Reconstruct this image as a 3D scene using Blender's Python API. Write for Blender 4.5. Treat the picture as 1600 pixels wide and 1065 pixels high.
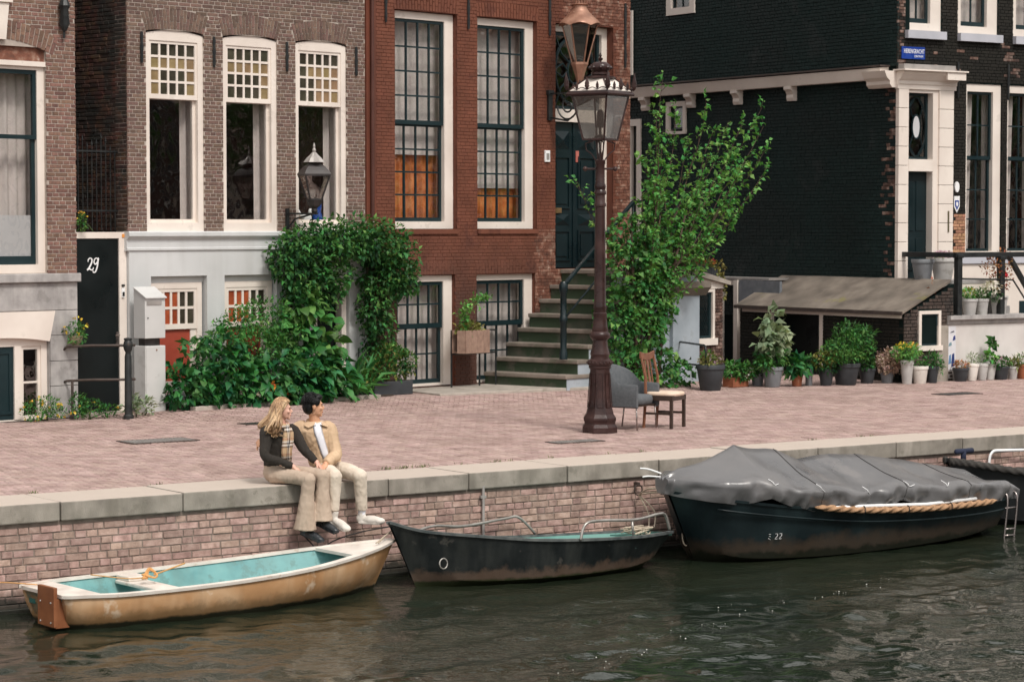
import bpy, bmesh, math, random
import numpy as np
from mathutils import Vector, Matrix, noise as mnoise

for o in list(bpy.data.objects): bpy.data.objects.remove(o)
SC = bpy.context.scene
COL = SC.collection
random.seed(7); RNG = np.random.default_rng(7)
R = math.radians

# ------------------------------------------------------------------ camera
cam = bpy.data.cameras.new('camera'); camo = bpy.data.objects.new('camera', cam); COL.objects.link(camo)
camo.location = (0, 0, 2.75)
camo.rotation_euler = (R(90 - 2.674), 0, 0)
cam.sensor_width = 36; cam.lens = 85.5; cam.clip_start = 0.5; cam.clip_end = 3000
cam.dof.use_dof = True; cam.dof.focus_distance = 26.5; cam.dof.aperture_fstop = 6.3
SC.camera = camo

# ------------------------------------------------------------------ sky, sun, exposure
SUN_EL, SUN_AZ = 52, 150        # azimuth clockwise from +Y: behind the camera, to the right
W = bpy.data.worlds.new('World'); SC.world = W; W.use_nodes = True
nt = W.node_tree; nt.nodes.clear()
sky = nt.nodes.new('ShaderNodeTexSky'); sky.sky_type = 'NISHITA'; sky.sun_disc = False
sky.sun_elevation = R(SUN_EL); sky.sun_rotation = R(SUN_AZ); sky.air_density = 1.0; sky.dust_density = 4.0; sky.ozone_density = 1.0
hs = nt.nodes.new('ShaderNodeHueSaturation'); hs.inputs['Saturation'].default_value = 0.22   # cloud cover: a nearly white sky
mx = nt.nodes.new('ShaderNodeMix'); mx.data_type = 'RGBA'; mx.inputs[0].default_value = 0.6
mx.inputs[7].default_value = (8.6, 8.3, 8.0, 1)
bg = nt.nodes.new('ShaderNodeBackground'); bg.inputs['Strength'].default_value = 0.09
wo = nt.nodes.new('ShaderNodeOutputWorld')
nt.links.new(sky.outputs[0], hs.inputs['Color']); nt.links.new(hs.outputs[0], mx.inputs[6])
nt.links.new(mx.outputs[2], bg.inputs[0]); nt.links.new(bg.outputs[0], wo.inputs[0])
sl = bpy.data.lights.new('sun', 'SUN'); sl.energy = 1.5; sl.angle = R(13); sl.color = (1, 0.95, 0.88)
so = bpy.data.objects.new('sun', sl); COL.objects.link(so)
so.rotation_euler = (R(90 - SUN_EL), 0, R(180 - SUN_AZ))
SC.view_settings.view_transform = 'Standard'; SC.view_settings.look = 'None'
SC.view_settings.gamma = 1.0; SC.view_settings.exposure = 0.6
SC.cycles.max_bounces = 6; SC.cycles.diffuse_bounces = 3; SC.cycles.glossy_bounces = 3; SC.cycles.transmission_bounces = 2; SC.cycles.transparent_max_bounces = 8
SC.cycles.caustics_reflective = False; SC.cycles.caustics_refractive = False
SC.render.resolution_x = 1024; SC.render.resolution_y = 681

# ------------------------------------------------------------------ frames of the place
# local x runs along the front, local y goes into the house, z up
class Frame:
    def __init__(s, o, deg):
        s.o = Vector(o); s.a = R(deg); s.d = Vector((math.cos(s.a), math.sin(s.a), 0)); s.n = Vector((s.d.y, -s.d.x, 0))
    def w(s, u, n, z=0.0): return s.o + s.d * u + s.n * n + Vector((0, 0, z))
    def inv(s, p):
        v = Vector((p[0], p[1], 0)) - s.o; return v.dot(s.d), v.dot(s.n)
FF = Frame((-7.221, 34.209, 0), 46)          # row of houses
QF = Frame((-5.063, 23.947, 0), 35.37)       # quay edge
BF = Frame((7.05, 44.66, 0), 33.5)           # front of the black corner house
SF = Frame((7.05, 44.66, 0), 33.5 - 90)      # its side wall on the side street
WATER_Z = -1.08
def sstep(a, b, x):
    t = min(1, max(0, (x - a) / (b - a))); return t * t * (3 - 2 * t)
def ground(x, y):
    u, n = FF.inv((x, y)); qu, qn = QF.inv((x, y))
    h = 0.07 * sstep(1.2, 3.0, u) * sstep(3.0, 0.8, n)
    h += 0.016 * mnoise.noise(Vector((x * .45, y * .45, 0))) * sstep(-0.9, -2.0, qn)
    return h

# ------------------------------------------------------------------ mesh helper
class MB:
    def __init__(s): s.v = []; s.f = []; s.t = []; s.tint = 0.0
    def add(s, vs, fs):
        b = len(s.v); s.v += [tuple(p) for p in vs]
        for f in fs: s.f.append(tuple(b + i for i in f)); s.t.append(s.tint)
    def box(s, x0, x1, y0, y1, z0, z1):
        s.add([(x0,y0,z0),(x1,y0,z0),(x1,y1,z0),(x0,y1,z0),(x0,y0,z1),(x1,y0,z1),(x1,y1,z1),(x0,y1,z1)],
              [(0,3,2,1),(4,5,6,7),(0,1,5,4),(1,2,6,5),(2,3,7,6),(3,0,4,7)])
    def obox(s, c, hx, hy, hz):           # centre and three half-axis vectors
        c, hx, hy, hz = map(Vector, (c, hx, hy, hz)); vs = []
        for k in (-1, 1):
            for a, b in ((-1,-1),(1,-1),(1,1),(-1,1)): vs.append(c + hx*a + hy*b + hz*k)
        s.add(vs, [(0,3,2,1),(4,5,6,7),(0,1,5,4),(1,2,6,5),(2,3,7,6),(3,0,4,7)])
    def bar(s, a, b, w, h=None, up=(0,0,1)):
        a, b = Vector(a), Vector(b); h = h or w; d = b - a; x = d.cross(Vector(up))
        if x.length < 1e-5: x = d.cross(Vector((1,0,0)))
        x.normalize(); y = x.cross(d).normalized()
        s.obox((a+b)/2, d/2, x*w/2, y*h/2)
    def prism(s, pts, y0, y1):            # outline in x,z pushed through y
        n = len(pts)
        s.add([(x, y0, z) for x, z in pts] + [(x, y1, z) for x, z in pts],
              [tuple(range(n)), tuple(range(2*n-1, n-1, -1))] + [(i, n+i, n+(i+1) % n, (i+1) % n) for i in range(n)])
    def loft(s, rings, cap=True, closed=True):
        n = len(rings[0]); vs = [p for r in rings for p in r]; fs = []
        for k in range(len(rings)-1):
            for i in range(n if closed else n-1):
                j = (i+1) % n; fs.append((k*n+i, k*n+j, (k+1)*n+j, (k+1)*n+i))
        if cap: fs += [tuple(range(n-1, -1, -1)), tuple((len(rings)-1)*n+i for i in range(n))]
        s.add(vs, fs)
    def tube(s, path, r, seg=8, closed=False, cap=True):
        P = [Vector(p) for p in path]; n = len(P); rs = r if isinstance(r, (list, tuple)) else [r]*n
        ref = None; rings = []
        for i, p in enumerate(P):
            a = P[(i-1) % n] if (closed or i > 0) else P[i]; b = P[(i+1) % n] if (closed or i < n-1) else P[i]
            t = (b - a)
            if t.length < 1e-9: t = Vector((0,0,1))
            t.normalize()
            if ref is None: ref = Vector((0,0,1)) if abs(t.z) < .9 else Vector((1,0,0))
            x = (ref - t * ref.dot(t)).normalized(); y = t.cross(x); ref = x
            rings.append([p + (x*math.cos(q) + y*math.sin(q))*rs[i] for q in [2*math.pi*k/seg for k in range(seg)]])
        if closed: rings.append(rings[0])
        s.loft(rings, cap=cap and not closed)
    def lathe(s, prof, seg=16, c=(0,0,0), rot=0.0, cap=True):
        s.loft([[(c[0]+r*math.cos(rot+2*math.pi*k/seg), c[1]+r*math.sin(rot+2*math.pi*k/seg), c[2]+z) for k in range(seg)] for r, z in prof], cap=cap)
    def mesh(s, name, smooth=False):
        me = bpy.data.meshes.new(name); me.from_pydata(s.v, [], s.f)
        if any(s.t): me.attributes.new('tint', 'FLOAT', 'FACE').data.foreach_set('value', np.array(s.t, dtype=np.float32))
        if smooth: me.shade_smooth()
        me.update(); return me
def fixn(me):
    bm = bmesh.new(); bm.from_mesh(me); bmesh.ops.recalc_face_normals(bm, faces=bm.faces); bm.to_mesh(me); bm.free()
U0 = {}
def link(name, data, mat=None, parent=None, loc=None, kind=None):
    o = bpy.data.objects.new(name, data); COL.objects.link(o)
    if mat and data and not data.materials: data.materials.append(mat)
    if parent: o.parent = parent
    if loc is not None: o.location = loc
    elif parent and parent.name in U0: o.location = (-U0[parent.name], 0, 0)
    if kind: o['kind'] = kind
    return o
def mk(name, mb, mat, parent=None, smooth=False, loc=None, kind=None, fix=True, bevel=0, autos=None):
    me = mb.mesh(name, smooth)
    if fix: fixn(me)
    if autos: me.set_sharp_from_angle(angle=R(autos))
    o = link(name, me, mat, parent, loc, kind)
    if bevel:
        m = o.modifiers.new('bevel', 'BEVEL'); m.width = bevel; m.segments = 2; m.limit_method = 'ANGLE'
    return o
def tag(o, label, cat=None, group=None):
    o['label'] = label
    if cat: o['category'] = cat
    if group: o['group'] = group
    return o
def thing(name, label, cat, loc=(0,0,0), rz=0.0, group=None):
    o = bpy.data.objects.new(name, None); COL.objects.link(o); o.location = loc; o.rotation_euler = (0, 0, rz)
    o.empty_display_size = .2
    return tag(o, label, cat, group)
def house_root(name, label, cat, fr, u0, n=0, z=0):
    o = thing(name, label, cat, fr.w(u0, n, z), fr.a); U0[o.name] = u0; return o

# ------------------------------------------------------------------ materials
def s2l(r, g, b):
    f = lambda c: (c/255/12.92) if c/255 <= .04045 else ((c/255+.055)/1.055)**2.4
    return (f(r), f(g), f(b), 1)
class NT:
    def __init__(s, m): s.t = m.node_tree; s.n = s.t.nodes; s.l = s.t.links
    def new(s, t, **k):
        q = s.n.new(t)
        for a, b in k.items(): setattr(q, a, b)
        return q
    def set(s, q, i, v):
        if hasattr(v, 'is_linked') or isinstance(v, bpy.types.NodeSocket): s.l.new(v, q.inputs[i])
        else: q.inputs[i].default_value = v
    def math(s, op, a, b=0.0, c=None, clamp=False):
        q = s.new('ShaderNodeMath', operation=op, use_clamp=clamp); s.set(q, 0, a); s.set(q, 1, b)
        if c is not None: s.set(q, 2, c)
        return q.outputs[0]
    def noise(s, vec, scale, detail=4, rough=.55):
        q = s.new('ShaderNodeTexNoise'); s.l.new(vec, q.inputs['Vector']); q.inputs['Scale'].default_value = scale
        q.inputs['Detail'].default_value = detail; q.inputs['Roughness'].default_value = rough; return q.outputs['Fac']
    def ramp(s, fac, stops):
        q = s.new('ShaderNodeValToRGB'); e = q.color_ramp.elements
        while len(e) < len(stops): e.new(.5)
        for i, (p, c) in enumerate(stops): e[i].position = p; e[i].color = c
        s.l.new(fac, q.inputs[0]); return q.outputs[0]
    def mix(s, fac, a, b, blend='MIX'):
        q = s.new('ShaderNodeMix', data_type='RGBA', blend_type=blend); s.set(q, 0, fac); s.set(q, 6, a); s.set(q, 7, b); return q.outputs[2]
    def rng(s, v, a, b, c=0.0, d=1.0):
        q = s.new('ShaderNodeMapRange'); s.set(q, 0, v)
        for i, x in enumerate((a, b, c, d)): q.inputs[i+1].default_value = x
        return q.outputs[0]
def mat(name, cols, rough=.6, ns=3.0, rnd=0.0, hue=0.0, bump=0.0, bs=40.0, metal=0.0, spec=.5, dirt=None, streak=None, stain=None, transl=0.0, coat=0.0, rvar=.12, paler=None):
    m = bpy.data.materials.new(name); m.use_nodes = True; T = NT(m); T.n.clear()
    out = T.new('ShaderNodeOutputMaterial'); P = T.new('ShaderNodeBsdfPrincipled')
    pos = T.new('ShaderNodeNewGeometry').outputs['Position']
    if len(cols) == 1: cols = [tuple(c*.9 for c in cols[0][:3])+(1,), tuple(min(1, c*1.08) for c in cols[0][:3])+(1,)]
    n1 = T.noise(pos, ns, 3)
    col = T.ramp(n1, [(.3 + .4*i/(len(cols)-1), c) for i, c in enumerate(cols)])
    if rnd or hue:
        at = T.new('ShaderNodeAttribute', attribute_name='tint').outputs['Fac']; oi = T.new('ShaderNodeObjectInfo').outputs['Random']
        r = T.math('FRACT', T.math('ADD', at, oi)); r2 = T.math('FRACT', T.math('MULTIPLY', r, 7.31))
        h = T.new('ShaderNodeHueSaturation'); T.l.new(col, h.inputs['Color'])
        T.l.new(T.math('MULTIPLY_ADD', r, rnd, 1-rnd/2), h.inputs['Value'])
        T.l.new(T.math('MULTIPLY_ADD', r2, hue, .5-hue/2), h.inputs['Hue']); col = h.outputs[0]
    if dirt:                                  # (colour, scale, threshold, amount)
        d = T.rng(T.noise(pos, dirt[1], 4, .68), dirt[2], dirt[2]+.06, 0, dirt[3]); col = T.mix(d, col, dirt[0])
    if streak:                                # vertical runs: (colour, scale, amount)
        mp = T.new('ShaderNodeMapping'); T.l.new(pos, mp.inputs[0]); mp.inputs['Scale'].default_value = (1, 1, .12)
        d = T.rng(T.noise(mp.outputs[0], streak[1], 3, .6), .48, .72, 0, streak[2]); col = T.mix(d, col, streak[0])
    for stain in (stain if isinstance(stain, list) else [stain] if stain else []):      # tide mark etc.: (colour, z full, z none, amount)
        sz = T.new('ShaderNodeSeparateXYZ'); T.l.new(pos, sz.inputs[0])
        am = stain[4] if len(stain) > 4 else .5*abs(stain[2]-stain[1])
        zz = T.math('MULTIPLY_ADD', T.noise(pos, 3.5 if len(stain) > 4 else 2.5, 5, .72), am, sz.outputs[2])
        o_ = .5*am
        d = T.rng(zz, stain[1]+o_, stain[2]+o_, stain[3], 0); col = T.mix(d, col, stain[0])
    if paler:                                  # second colour mixed in on upward faces: (colour, amount)
        gn = T.new('ShaderNodeSeparateXYZ'); T.l.new(T.new('ShaderNodeNewGeometry').outputs['Normal'], gn.inputs[0]); col = T.mix(T.rng(gn.outputs[2], .6, .95, 0, paler[1]), col, paler[0])
    T.l.new(col, P.inputs['Base Color'])
    T.l.new(T.rng(n1, .3, .7, max(0.02, rough-rvar), min(1, rough+rvar)), P.inputs['Roughness'])
    P.inputs['Metallic'].default_value = metal; P.inputs['Specular IOR Level'].default_value = spec
    if coat: P.inputs['Coat Weight'].default_value = coat
    if bump:
        b = T.new('ShaderNodeBump'); b.inputs['Strength'].default_value = bump; b.inputs['Distance'].default_value = .02
        T.l.new(T.noise(pos, bs, 2, .6), b.inputs['Height']); T.l.new(b.outputs[0], P.inputs['Normal'])
    sh = P.outputs[0]
    if transl:
        tr = T.new('ShaderNodeBsdfTranslucent'); T.l.new(T.mix(1.0, col, (1.0, 1.0, .55, 1), 'MULTIPLY'), tr.inputs[0])
        mxs = T.new('ShaderNodeMixShader'); mxs.inputs[0].default_value = transl
        T.l.new(sh, mxs.inputs[1]); T.l.new(tr.outputs[0], mxs.inputs[2]); sh = mxs.outputs[0]
    T.l.new(sh, out.inputs[0]); return m
def glassmat(name, tint=(.85,.9,.9,1), wob=.02, base=.05):
    m = bpy.data.materials.new(name); m.use_nodes = True; T = NT(m); T.n.clear()
    out = T.new('ShaderNodeOutputMaterial'); tr = T.new('ShaderNodeBsdfTransparent'); tr.inputs[0].default_value = tint
    g = T.new('ShaderNodeBsdfGlossy'); g.inputs['Roughness'].default_value = .01
    lw = T.new('ShaderNodeLayerWeight'); lw.inputs[0].default_value = .5; fr = T.math('POWER', lw.outputs['Facing'], 4.0)
    b = T.new('ShaderNodeBump'); b.inputs['Strength'].default_value = wob; b.inputs['Distance'].default_value = .05
    T.l.new(T.noise(T.new('ShaderNodeNewGeometry').outputs['Position'], 1.6, 2), b.inputs['Height']); T.l.new(b.outputs[0], g.inputs['Normal'])
    mxs = T.new('ShaderNodeMixShader'); T.l.new(T.math('MULTIPLY_ADD', fr, .9, base, clamp=True), mxs.inputs[0])
    T.l.new(tr.outputs[0], mxs.inputs[1]); T.l.new(g.outputs[0], mxs.inputs[2]); T.l.new(mxs.outputs[0], out.inputs[0]); return m

GL = glassmat('window_glass', (.985,.985,.98,1), wob=.25, base=.085)
GLC = glassmat('lantern_glass', (.88,.87,.85,1), wob=.1, base=.2)
m_white = mat('white_paint', [s2l(222,210,200), s2l(238,228,218)], .42, 1.5, dirt=(s2l(170,160,148), 3.0, .62, .25), bump=.05, bs=30)
m_grey_plaster = mat('grey_plaster', [s2l(196,198,198), s2l(210,211,211)], .75, 1.2, bump=.12, bs=55, stain=(s2l(120,118,110), .05, .5, .5), streak=(s2l(168,168,164), 3, .3))
m_stone = mat('grey_stone', [s2l(150,146,144), s2l(172,168,166), s2l(185,181,178)], .8, 5, rnd=.12, bump=.2, bs=60, streak=(s2l(112,110,108), 4, .45), dirt=(s2l(120,116,112), 2.2, .58, .4))
m_mortar_l = mat('pale_mortar', [s2l(164,152,142), s2l(190,178,168)], .95, 9, bump=.3, bs=160)
m_mortar_d = mat('dark_mortar', [s2l(70,58,52), s2l(104,92,84)], .95, 6, bump=.3, bs=160)
m_brick_l = mat('left_house_brick', [s2l(104,78,68), s2l(124,94,82), s2l(134,102,88)], .85, 22, rnd=.55, hue=.03, bump=.35, bs=120)
m_brick_g = mat('grey_house_brick', [s2l(96,76,68), s2l(112,90,80), s2l(122,96,84)], .85, 22, rnd=.45, hue=.03, bump=.35, bs=120)
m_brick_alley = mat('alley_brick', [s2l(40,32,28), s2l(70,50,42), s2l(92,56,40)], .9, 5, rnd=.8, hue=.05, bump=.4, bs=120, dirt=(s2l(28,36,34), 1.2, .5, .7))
m_brown = mat('brown_painted_brick', [s2l(100,56,38), s2l(112,64,45), s2l(122,72,54)], .72, 2.0, rnd=.14, bump=.3, bs=90, dirt=(s2l(82,42,32), 1.6, .56, .6), streak=(s2l(92,48,36), 2.5, .45), stain=(s2l(70,52,46), 1.2, 2.8, .75))
m_brown_mortar = mat('brown_mortar', [s2l(92,50,36), s2l(108,60,44)], .9, 3, bump=.3, bs=120)
m_peel = mat('peeling_brick', [s2l(92,60,48), s2l(120,76,60), s2l(150,120,104)], .9, 9, rnd=.5, bump=.5, bs=80, dirt=(s2l(196,180,168), 7, .62, .55))
m_black = mat('black_painted_brick', [s2l(30,28,25), s2l(38,36,32), s2l(46,42,38)], .7, 1.2, rnd=.3, spec=.2, bump=.3, bs=70, dirt=(s2l(62,56,52), 2.0, .62, .5))
m_black_side = mat('black_tarred_brick', [s2l(14,29,28), s2l(20,37,36), s2l(27,45,44)], .6, .7, rnd=.22, spec=.22, bump=.25, bs=70, dirt=(s2l(52,56,56), 1.1, .6, .35))
m_black_mortar = mat('black_mortar', [s2l(11,23,22), s2l(18,31,30)], .8, 3, spec=.1, bump=.2, bs=120)
m_worn = mat('worn_corner_brick', [s2l(58,48,44), s2l(96,70,60), s2l(150,130,120)], .85, 7, rnd=.7, bump=.4, bs=80)
m_orange_brick = mat('bare_orange_brick', [s2l(150,108,84), s2l(186,140,110)], .9, 12, rnd=.5, hue=.03, bump=.4, bs=90)
m_teal = mat('dark_teal_paint', [s2l(14,30,34), s2l(20,38,42)], .35, 2, spec=.35, bump=.04, bs=30, coat=.15)
m_sash = mat('dark_green_sash', [s2l(20,38,42), s2l(28,48,52)], .4, 2, spec=.35)
m_door_black = mat('black_door_paint', [s2l(12,19,20), s2l(17,25,26)], .35, 1.5, spec=.35)
m_iron = mat('black_iron', [s2l(24,28,30), s2l(40,42,42)], .45, 8, bump=.15, bs=60, dirt=(s2l(86,62,48), 6, .64, .45))
m_iron_dull = mat('dull_iron', [s2l(58,48,44), s2l(84,72,66)], .6, 9, bump=.2, bs=60)
m_lamp = mat('lamp_maroon_paint', [s2l(42,27,26), s2l(54,35,33), s2l(68,47,44)], .33, 5, bump=.15, bs=45, dirt=(s2l(150,120,112), 7, .66, .5), spec=.35)
m_copper = mat('copper', [s2l(140,100,82), s2l(178,136,115)], .45, 6, metal=.35, bump=.1, bs=25)
m_zinc = mat('zinc', [s2l(150,146,142), s2l(178,172,168)], .5, 5, metal=.3)
m_dark_metal = mat('weathered_lantern_metal', [s2l(44,42,42), s2l(70,64,63)], .5, 8, metal=.2, bump=.15, bs=40)
m_coping = mat('coping_stone', [s2l(128,121,112), s2l(147,140,130), s2l(163,155,145)], .85, 4, rnd=.1, bump=.3, bs=90, streak=(s2l(101,96,85), 3.5, .6), dirt=(s2l(115,109,98), 5, .58, .5), paler=(s2l(196,182,170), .9))
m_quay_brick = mat('quay_brick', [s2l(146,120,110), s2l(172,143,132), s2l(190,163,152)], .85, 12, rnd=.5, hue=.025, bump=.4, bs=70, dirt=(s2l(190,172,162), 4, .64, .45), stain=(s2l(36,38,31), -.96, -.84, .93, .3))
m_quay_mortar = mat('quay_mortar', [s2l(118,104,95), s2l(150,135,125)], .95, 10, bump=.4, bs=120, stain=(s2l(30,32,28), -.96, -.84, .95, .3))
m_paver = mat('street_brick', [s2l(150,125,118), s2l(170,145,138), s2l(182,158,151)], .85, 3, rnd=.26, hue=.02, bump=.3, bs=60, dirt=(s2l(140,117,109), .5, .54, .4))
m_sand = mat('joint_sand', [s2l(70,56,50), s2l(92,76,68)], .95, 8, bump=.3, bs=80)
m_bluestone = mat('mossy_bluestone', [s2l(56,62,50), s2l(72,78,64), s2l(96,92,82)], .85, 3, rnd=.1, bump=.3, bs=70, dirt=(s2l(50,68,46), 1.6, .44, .85))
m_tread = mat('worn_step_nosing', [s2l(110,102,92), s2l(142,130,120)], .8, 5, bump=.25, bs=70, dirt=(s2l(84,92,70), 2.5, .55, .5))
m_concrete = mat('pale_concrete', [s2l(150,142,132), s2l(182,172,162)], .9, 4, rnd=.1, bump=.3, bs=60, dirt=(s2l(118,112,98), 3, .58, .5))
m_bluegrey = mat('blue_grey_plaster', [s2l(150,160,168), s2l(172,180,188)], .8, 2, bump=.12, bs=40, dirt=(s2l(132,138,138), 2, .58, .4))
m_dirt = mat('soil', [s2l(50,42,36), s2l(76,64,54)], 1, 12, bump=.6, bs=40)
m_room = mat('dark_room', [s2l(112,106,102), s2l(128,120,114)], .9, 2)
m_curtain = mat('white_curtain', [s2l(206,196,192), s2l(226,216,212)], .9, 3)
m_orange = mat('orange_curtain', [s2l(196,106,56), s2l(222,136,74), s2l(234,164,104)], .85, 5)
m_redshut = mat('red_board', [s2l(150,62,46), s2l(172,76,56)], .6, 3)
m_amber = mat('amber_pane', [s2l(126,106,76), s2l(152,130,98)], .15, 6, rnd=.35, hue=.04)
m_olive = mat('olive_pane', [s2l(52,50,42), s2l(74,70,58)], .12, 6, rnd=.5, hue=.06)
m_frost = mat('frosted_film', [s2l(196,196,198), s2l(208,208,210)], .5, 2)
m_wood = mat('chair_wood', [s2l(112,72,52), s2l(142,94,70)], .45, 12)
m_wood_dark = mat('dark_chair_wood', [s2l(48,36,30), s2l(66,50,40)], .5, 12)
m_planter = mat('weathered_larch', [s2l(132,106,92), s2l(160,132,116)], .8, 14, rnd=.15, bump=.2, bs=50)
m_felt = mat('grey_felt', [s2l(84,88,92), s2l(102,105,108)], .95, 30, bump=.2, bs=300)
m_cream = mat('cream_seat', [s2l(214,190,168), s2l(230,208,188)], .9, 6)
m_chrome = mat('chrome', [s2l(150,140,138), s2l(186,176,172)], .25, 5, metal=.9)
m_cab = mat('cabinet_grey', [s2l(196,196,194), s2l(208,207,205)], .55, 1.5, dirt=(s2l(160,158,152), 2.5, .62, .3))
m_signblue = mat('enamel_blue', [s2l(22,56,138), s2l(28,64,150)], .25, 3)
m_letter = mat('white_letter', [s2l(236,236,236), s2l(244,244,244)], .4, 3)
m_pot = {'grey': mat('grey_pot', [s2l(112,116,120), s2l(134,136,140)], .6, 4, dirt=(s2l(90,88,82), 5, .6, .4)),
         'dark': mat('anthracite_pot', [s2l(44,48,52), s2l(62,66,70)], .55, 4, dirt=(s2l(92,90,86), 5, .62, .4)),
         'white': mat('white_pot', [s2l(214,208,200), s2l(232,226,218)], .5, 4, dirt=(s2l(160,150,138), 5, .6, .4)),
         'pale': mat('pale_grey_pot', [s2l(176,174,172), s2l(198,196,192)], .55, 4, dirt=(s2l(132,126,116), 5, .6, .4)),
         'terra': mat('terracotta', [s2l(142,84,58), s2l(168,104,74)], .8, 5, dirt=(s2l(180,150,130), 6, .6, .4))}

# ================================================================== water
def build_water():
    us = np.concatenate([[-400,-150,-60,-25], np.arange(-8, 20.01, .065), [26,45,90,200,500]])
    ns = np.concatenate([np.arange(-.2, 12.01, .05), [14,18,24,40,90,300]])
    U, N = np.meshgrid(us, ns); z = np.zeros_like(U)
    r = np.random.default_rng(3)
    for k in range(60):
        lam = .2 * (1.4 ** r.uniform(0, 4.6)); th = r.normal(R(58), R(36)); ph = r.uniform(0, 6.28)
        kx, ky = 2*math.pi/lam*math.cos(th), 2*math.pi/lam*math.sin(th)
        z += lam**1.0 * .0042 * np.sin(U*kx + N*ky + ph + .6*np.sin(U*.7+ph) + .5*np.sin(N*.9-ph))
    env = np.clip((N-.2)/2.6, .25, 1) * (.75 + .35*np.sin(U*.5+N*.35)*np.sin(N*.8-U*.22+1))
    edge = np.clip((U+8)/2, 0, 1)*np.clip((20-U)/2, 0, 1)*np.clip((12-N)/2, 0, 1)
    z *= env*edge
    X = QF.o.x + QF.d.x*U + QF.n.x*N; Y = QF.o.y + QF.d.y*U + QF.n.y*N
    V = np.stack([X, Y, z+WATER_Z], -1).reshape(-1, 3); h, w = U.shape
    i = np.arange(h*w).reshape(h, w); Fc = np.stack([i[:-1,:-1], i[1:,:-1], i[1:,1:], i[:-1,1:]], -1).reshape(-1, 4)
    me = bpy.data.meshes.new('water'); me.from_pydata(V.tolist(), [], Fc.tolist()); me.shade_smooth()
    m = bpy.data.materials.new('canal_water'); m.use_nodes = True; T = NT(m); P = T.n['Principled BSDF']
    pos = T.new('ShaderNodeNewGeometry').outputs['Position']
    T.l.new(T.ramp(T.noise(pos, .6, 3), [(.3, s2l(27,37,28)), (.7, s2l(42,46,34))]), P.inputs['Base Color'])
    P.inputs['Roughness'].default_value = .045; P.inputs['IOR'].default_value = 1.33; P.inputs['Specular IOR Level'].default_value = .62
    mp = T.new('ShaderNodeMapping'); T.l.new(pos, mp.inputs[0]); mp.inputs['Rotation'].default_value = (0, 0, R(-35)); mp.inputs['Scale'].default_value = (1, 1.5, 1)
    b = T.new('ShaderNodeBump'); T.l.new(T.rng(T.noise(pos, .3, 2), .42, .6, .12, .5), b.inputs['Strength']); b.inputs['Distance'].default_value = .03
    T.l.new(T.noise(mp.outputs[0], 9.0, 3, .5), b.inputs['Height']); T.l.new(b.outputs[0], P.inputs['Normal'])
    return link('water', me, m, kind='structure')
build_water()
def build_bubbles():
    mb = MB(); r = random.Random(4)
    for i in range(44):
        t = i/44; u = 2.6 + 6.4*t + r.gauss(0, .25); n = 5.7 - 2.6*t + r.gauss(0, .12) + .2*math.sin(t*9); s = r.uniform(.003, .008)
        p = QF.w(u, n, WATER_Z+.004)
        mb.lathe([(s, 0), (s*.8, s*.6), (s*.3, s*.95)], 7, p)
    o = mk('foam_bubbles', mb, mat('foam', [s2l(210,206,200), s2l(235,232,228)], .3, 3), smooth=True, kind='stuff')
    tag(o, 'loose line of small white bubbles drifting on the dark water', 'bubbles')
build_bubbles()

# ================================================================== quay wall
def chamfer_unit(c):
    mb = MB()     # unit brick, front at y=0, chamfered face; c = chamfer as fraction along x, z
    cx, cz = c
    mb.add([(0,.2,0),(1,.2,0),(1,.2,1),(0,.2,1),(cx,0,cz),(1-cx,0,cz),(1-cx,0,1-cz),(cx,0,1-cz),(0,1,0),(1,1,0),(1,1,1),(0,1,1)],
           [(4,5,6,7),(0,1,5,4),(1,2,6,5),(2,3,7,6),(3,0,4,7),(8,9,1,0),(9,10,2,1),(10,11,3,2),(11,8,0,3)])
    me = mb.mesh('brick_unit'); fixn(me); return me
def chamfer_add(mb, x0, x1, y0, d, z0, z1, c=.005):
    y1 = y0 + d; yc = y0 + c
    mb.add([(x0,yc,z0),(x1,yc,z0),(x1,yc,z1),(x0,yc,z1),(x0+c,y0,z0+c),(x1-c,y0,z0+c),(x1-c,y0,z1-c),(x0+c,y0,z1-c),(x0,y1,z0),(x1,y1,z0),(x1,y1,z1),(x0,y1,z1)],
           [(4,5,6,7),(0,1,5,4),(1,2,6,5),(2,3,7,6),(3,0,4,7),(8,9,1,0),(9,10,2,1),(10,11,3,2),(11,8,0,3)])
def brick_rects(x0, x1, z0, z1, holes=(), bl=.205, pitch=.058, j=.011, seed=1, bond='cross'):
    r = random.Random(seed); out = []; row = 0; z = z0
    while z + pitch*.55 < z1:
        zt = min(z + pitch - j, z1); zm = (z+zt)/2; iv = [(x0, x1)]
        for h in holes:
            q = h(zm)
            if q is None: continue
            nv = []
            for a, b in iv:
                if q[1] <= a or q[0] >= b: nv.append((a, b)); continue
                if q[0] > a: nv.append((a, q[0]))
                if q[1] < b: nv.append((q[1], b))
            iv = nv
        hd = (bl-j)/2
        if bond == 'cross': L = bl if row % 2 == 0 else hd; x = x0 - [0, hd*.5, bl*.5, hd*.5][row % 4] - r.uniform(0, .012)
        else: L = None; x = x0 - r.uniform(0, bl)
        while x < x1:
            l = L if L else r.choice([bl, bl, bl, hd, hd*1.1]); l *= r.uniform(.97, 1.03)
            for a, b in iv:
                s, e = max(a, x), min(b, x+l)
                if e - s > .025: out.append((s, e, z, zt))
            x += l + j
        z += pitch; row += 1
    return out
def rect_hole(a, b, c, d): return lambda z: (a, b) if c < z < d else None
UNITS = {}
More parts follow.
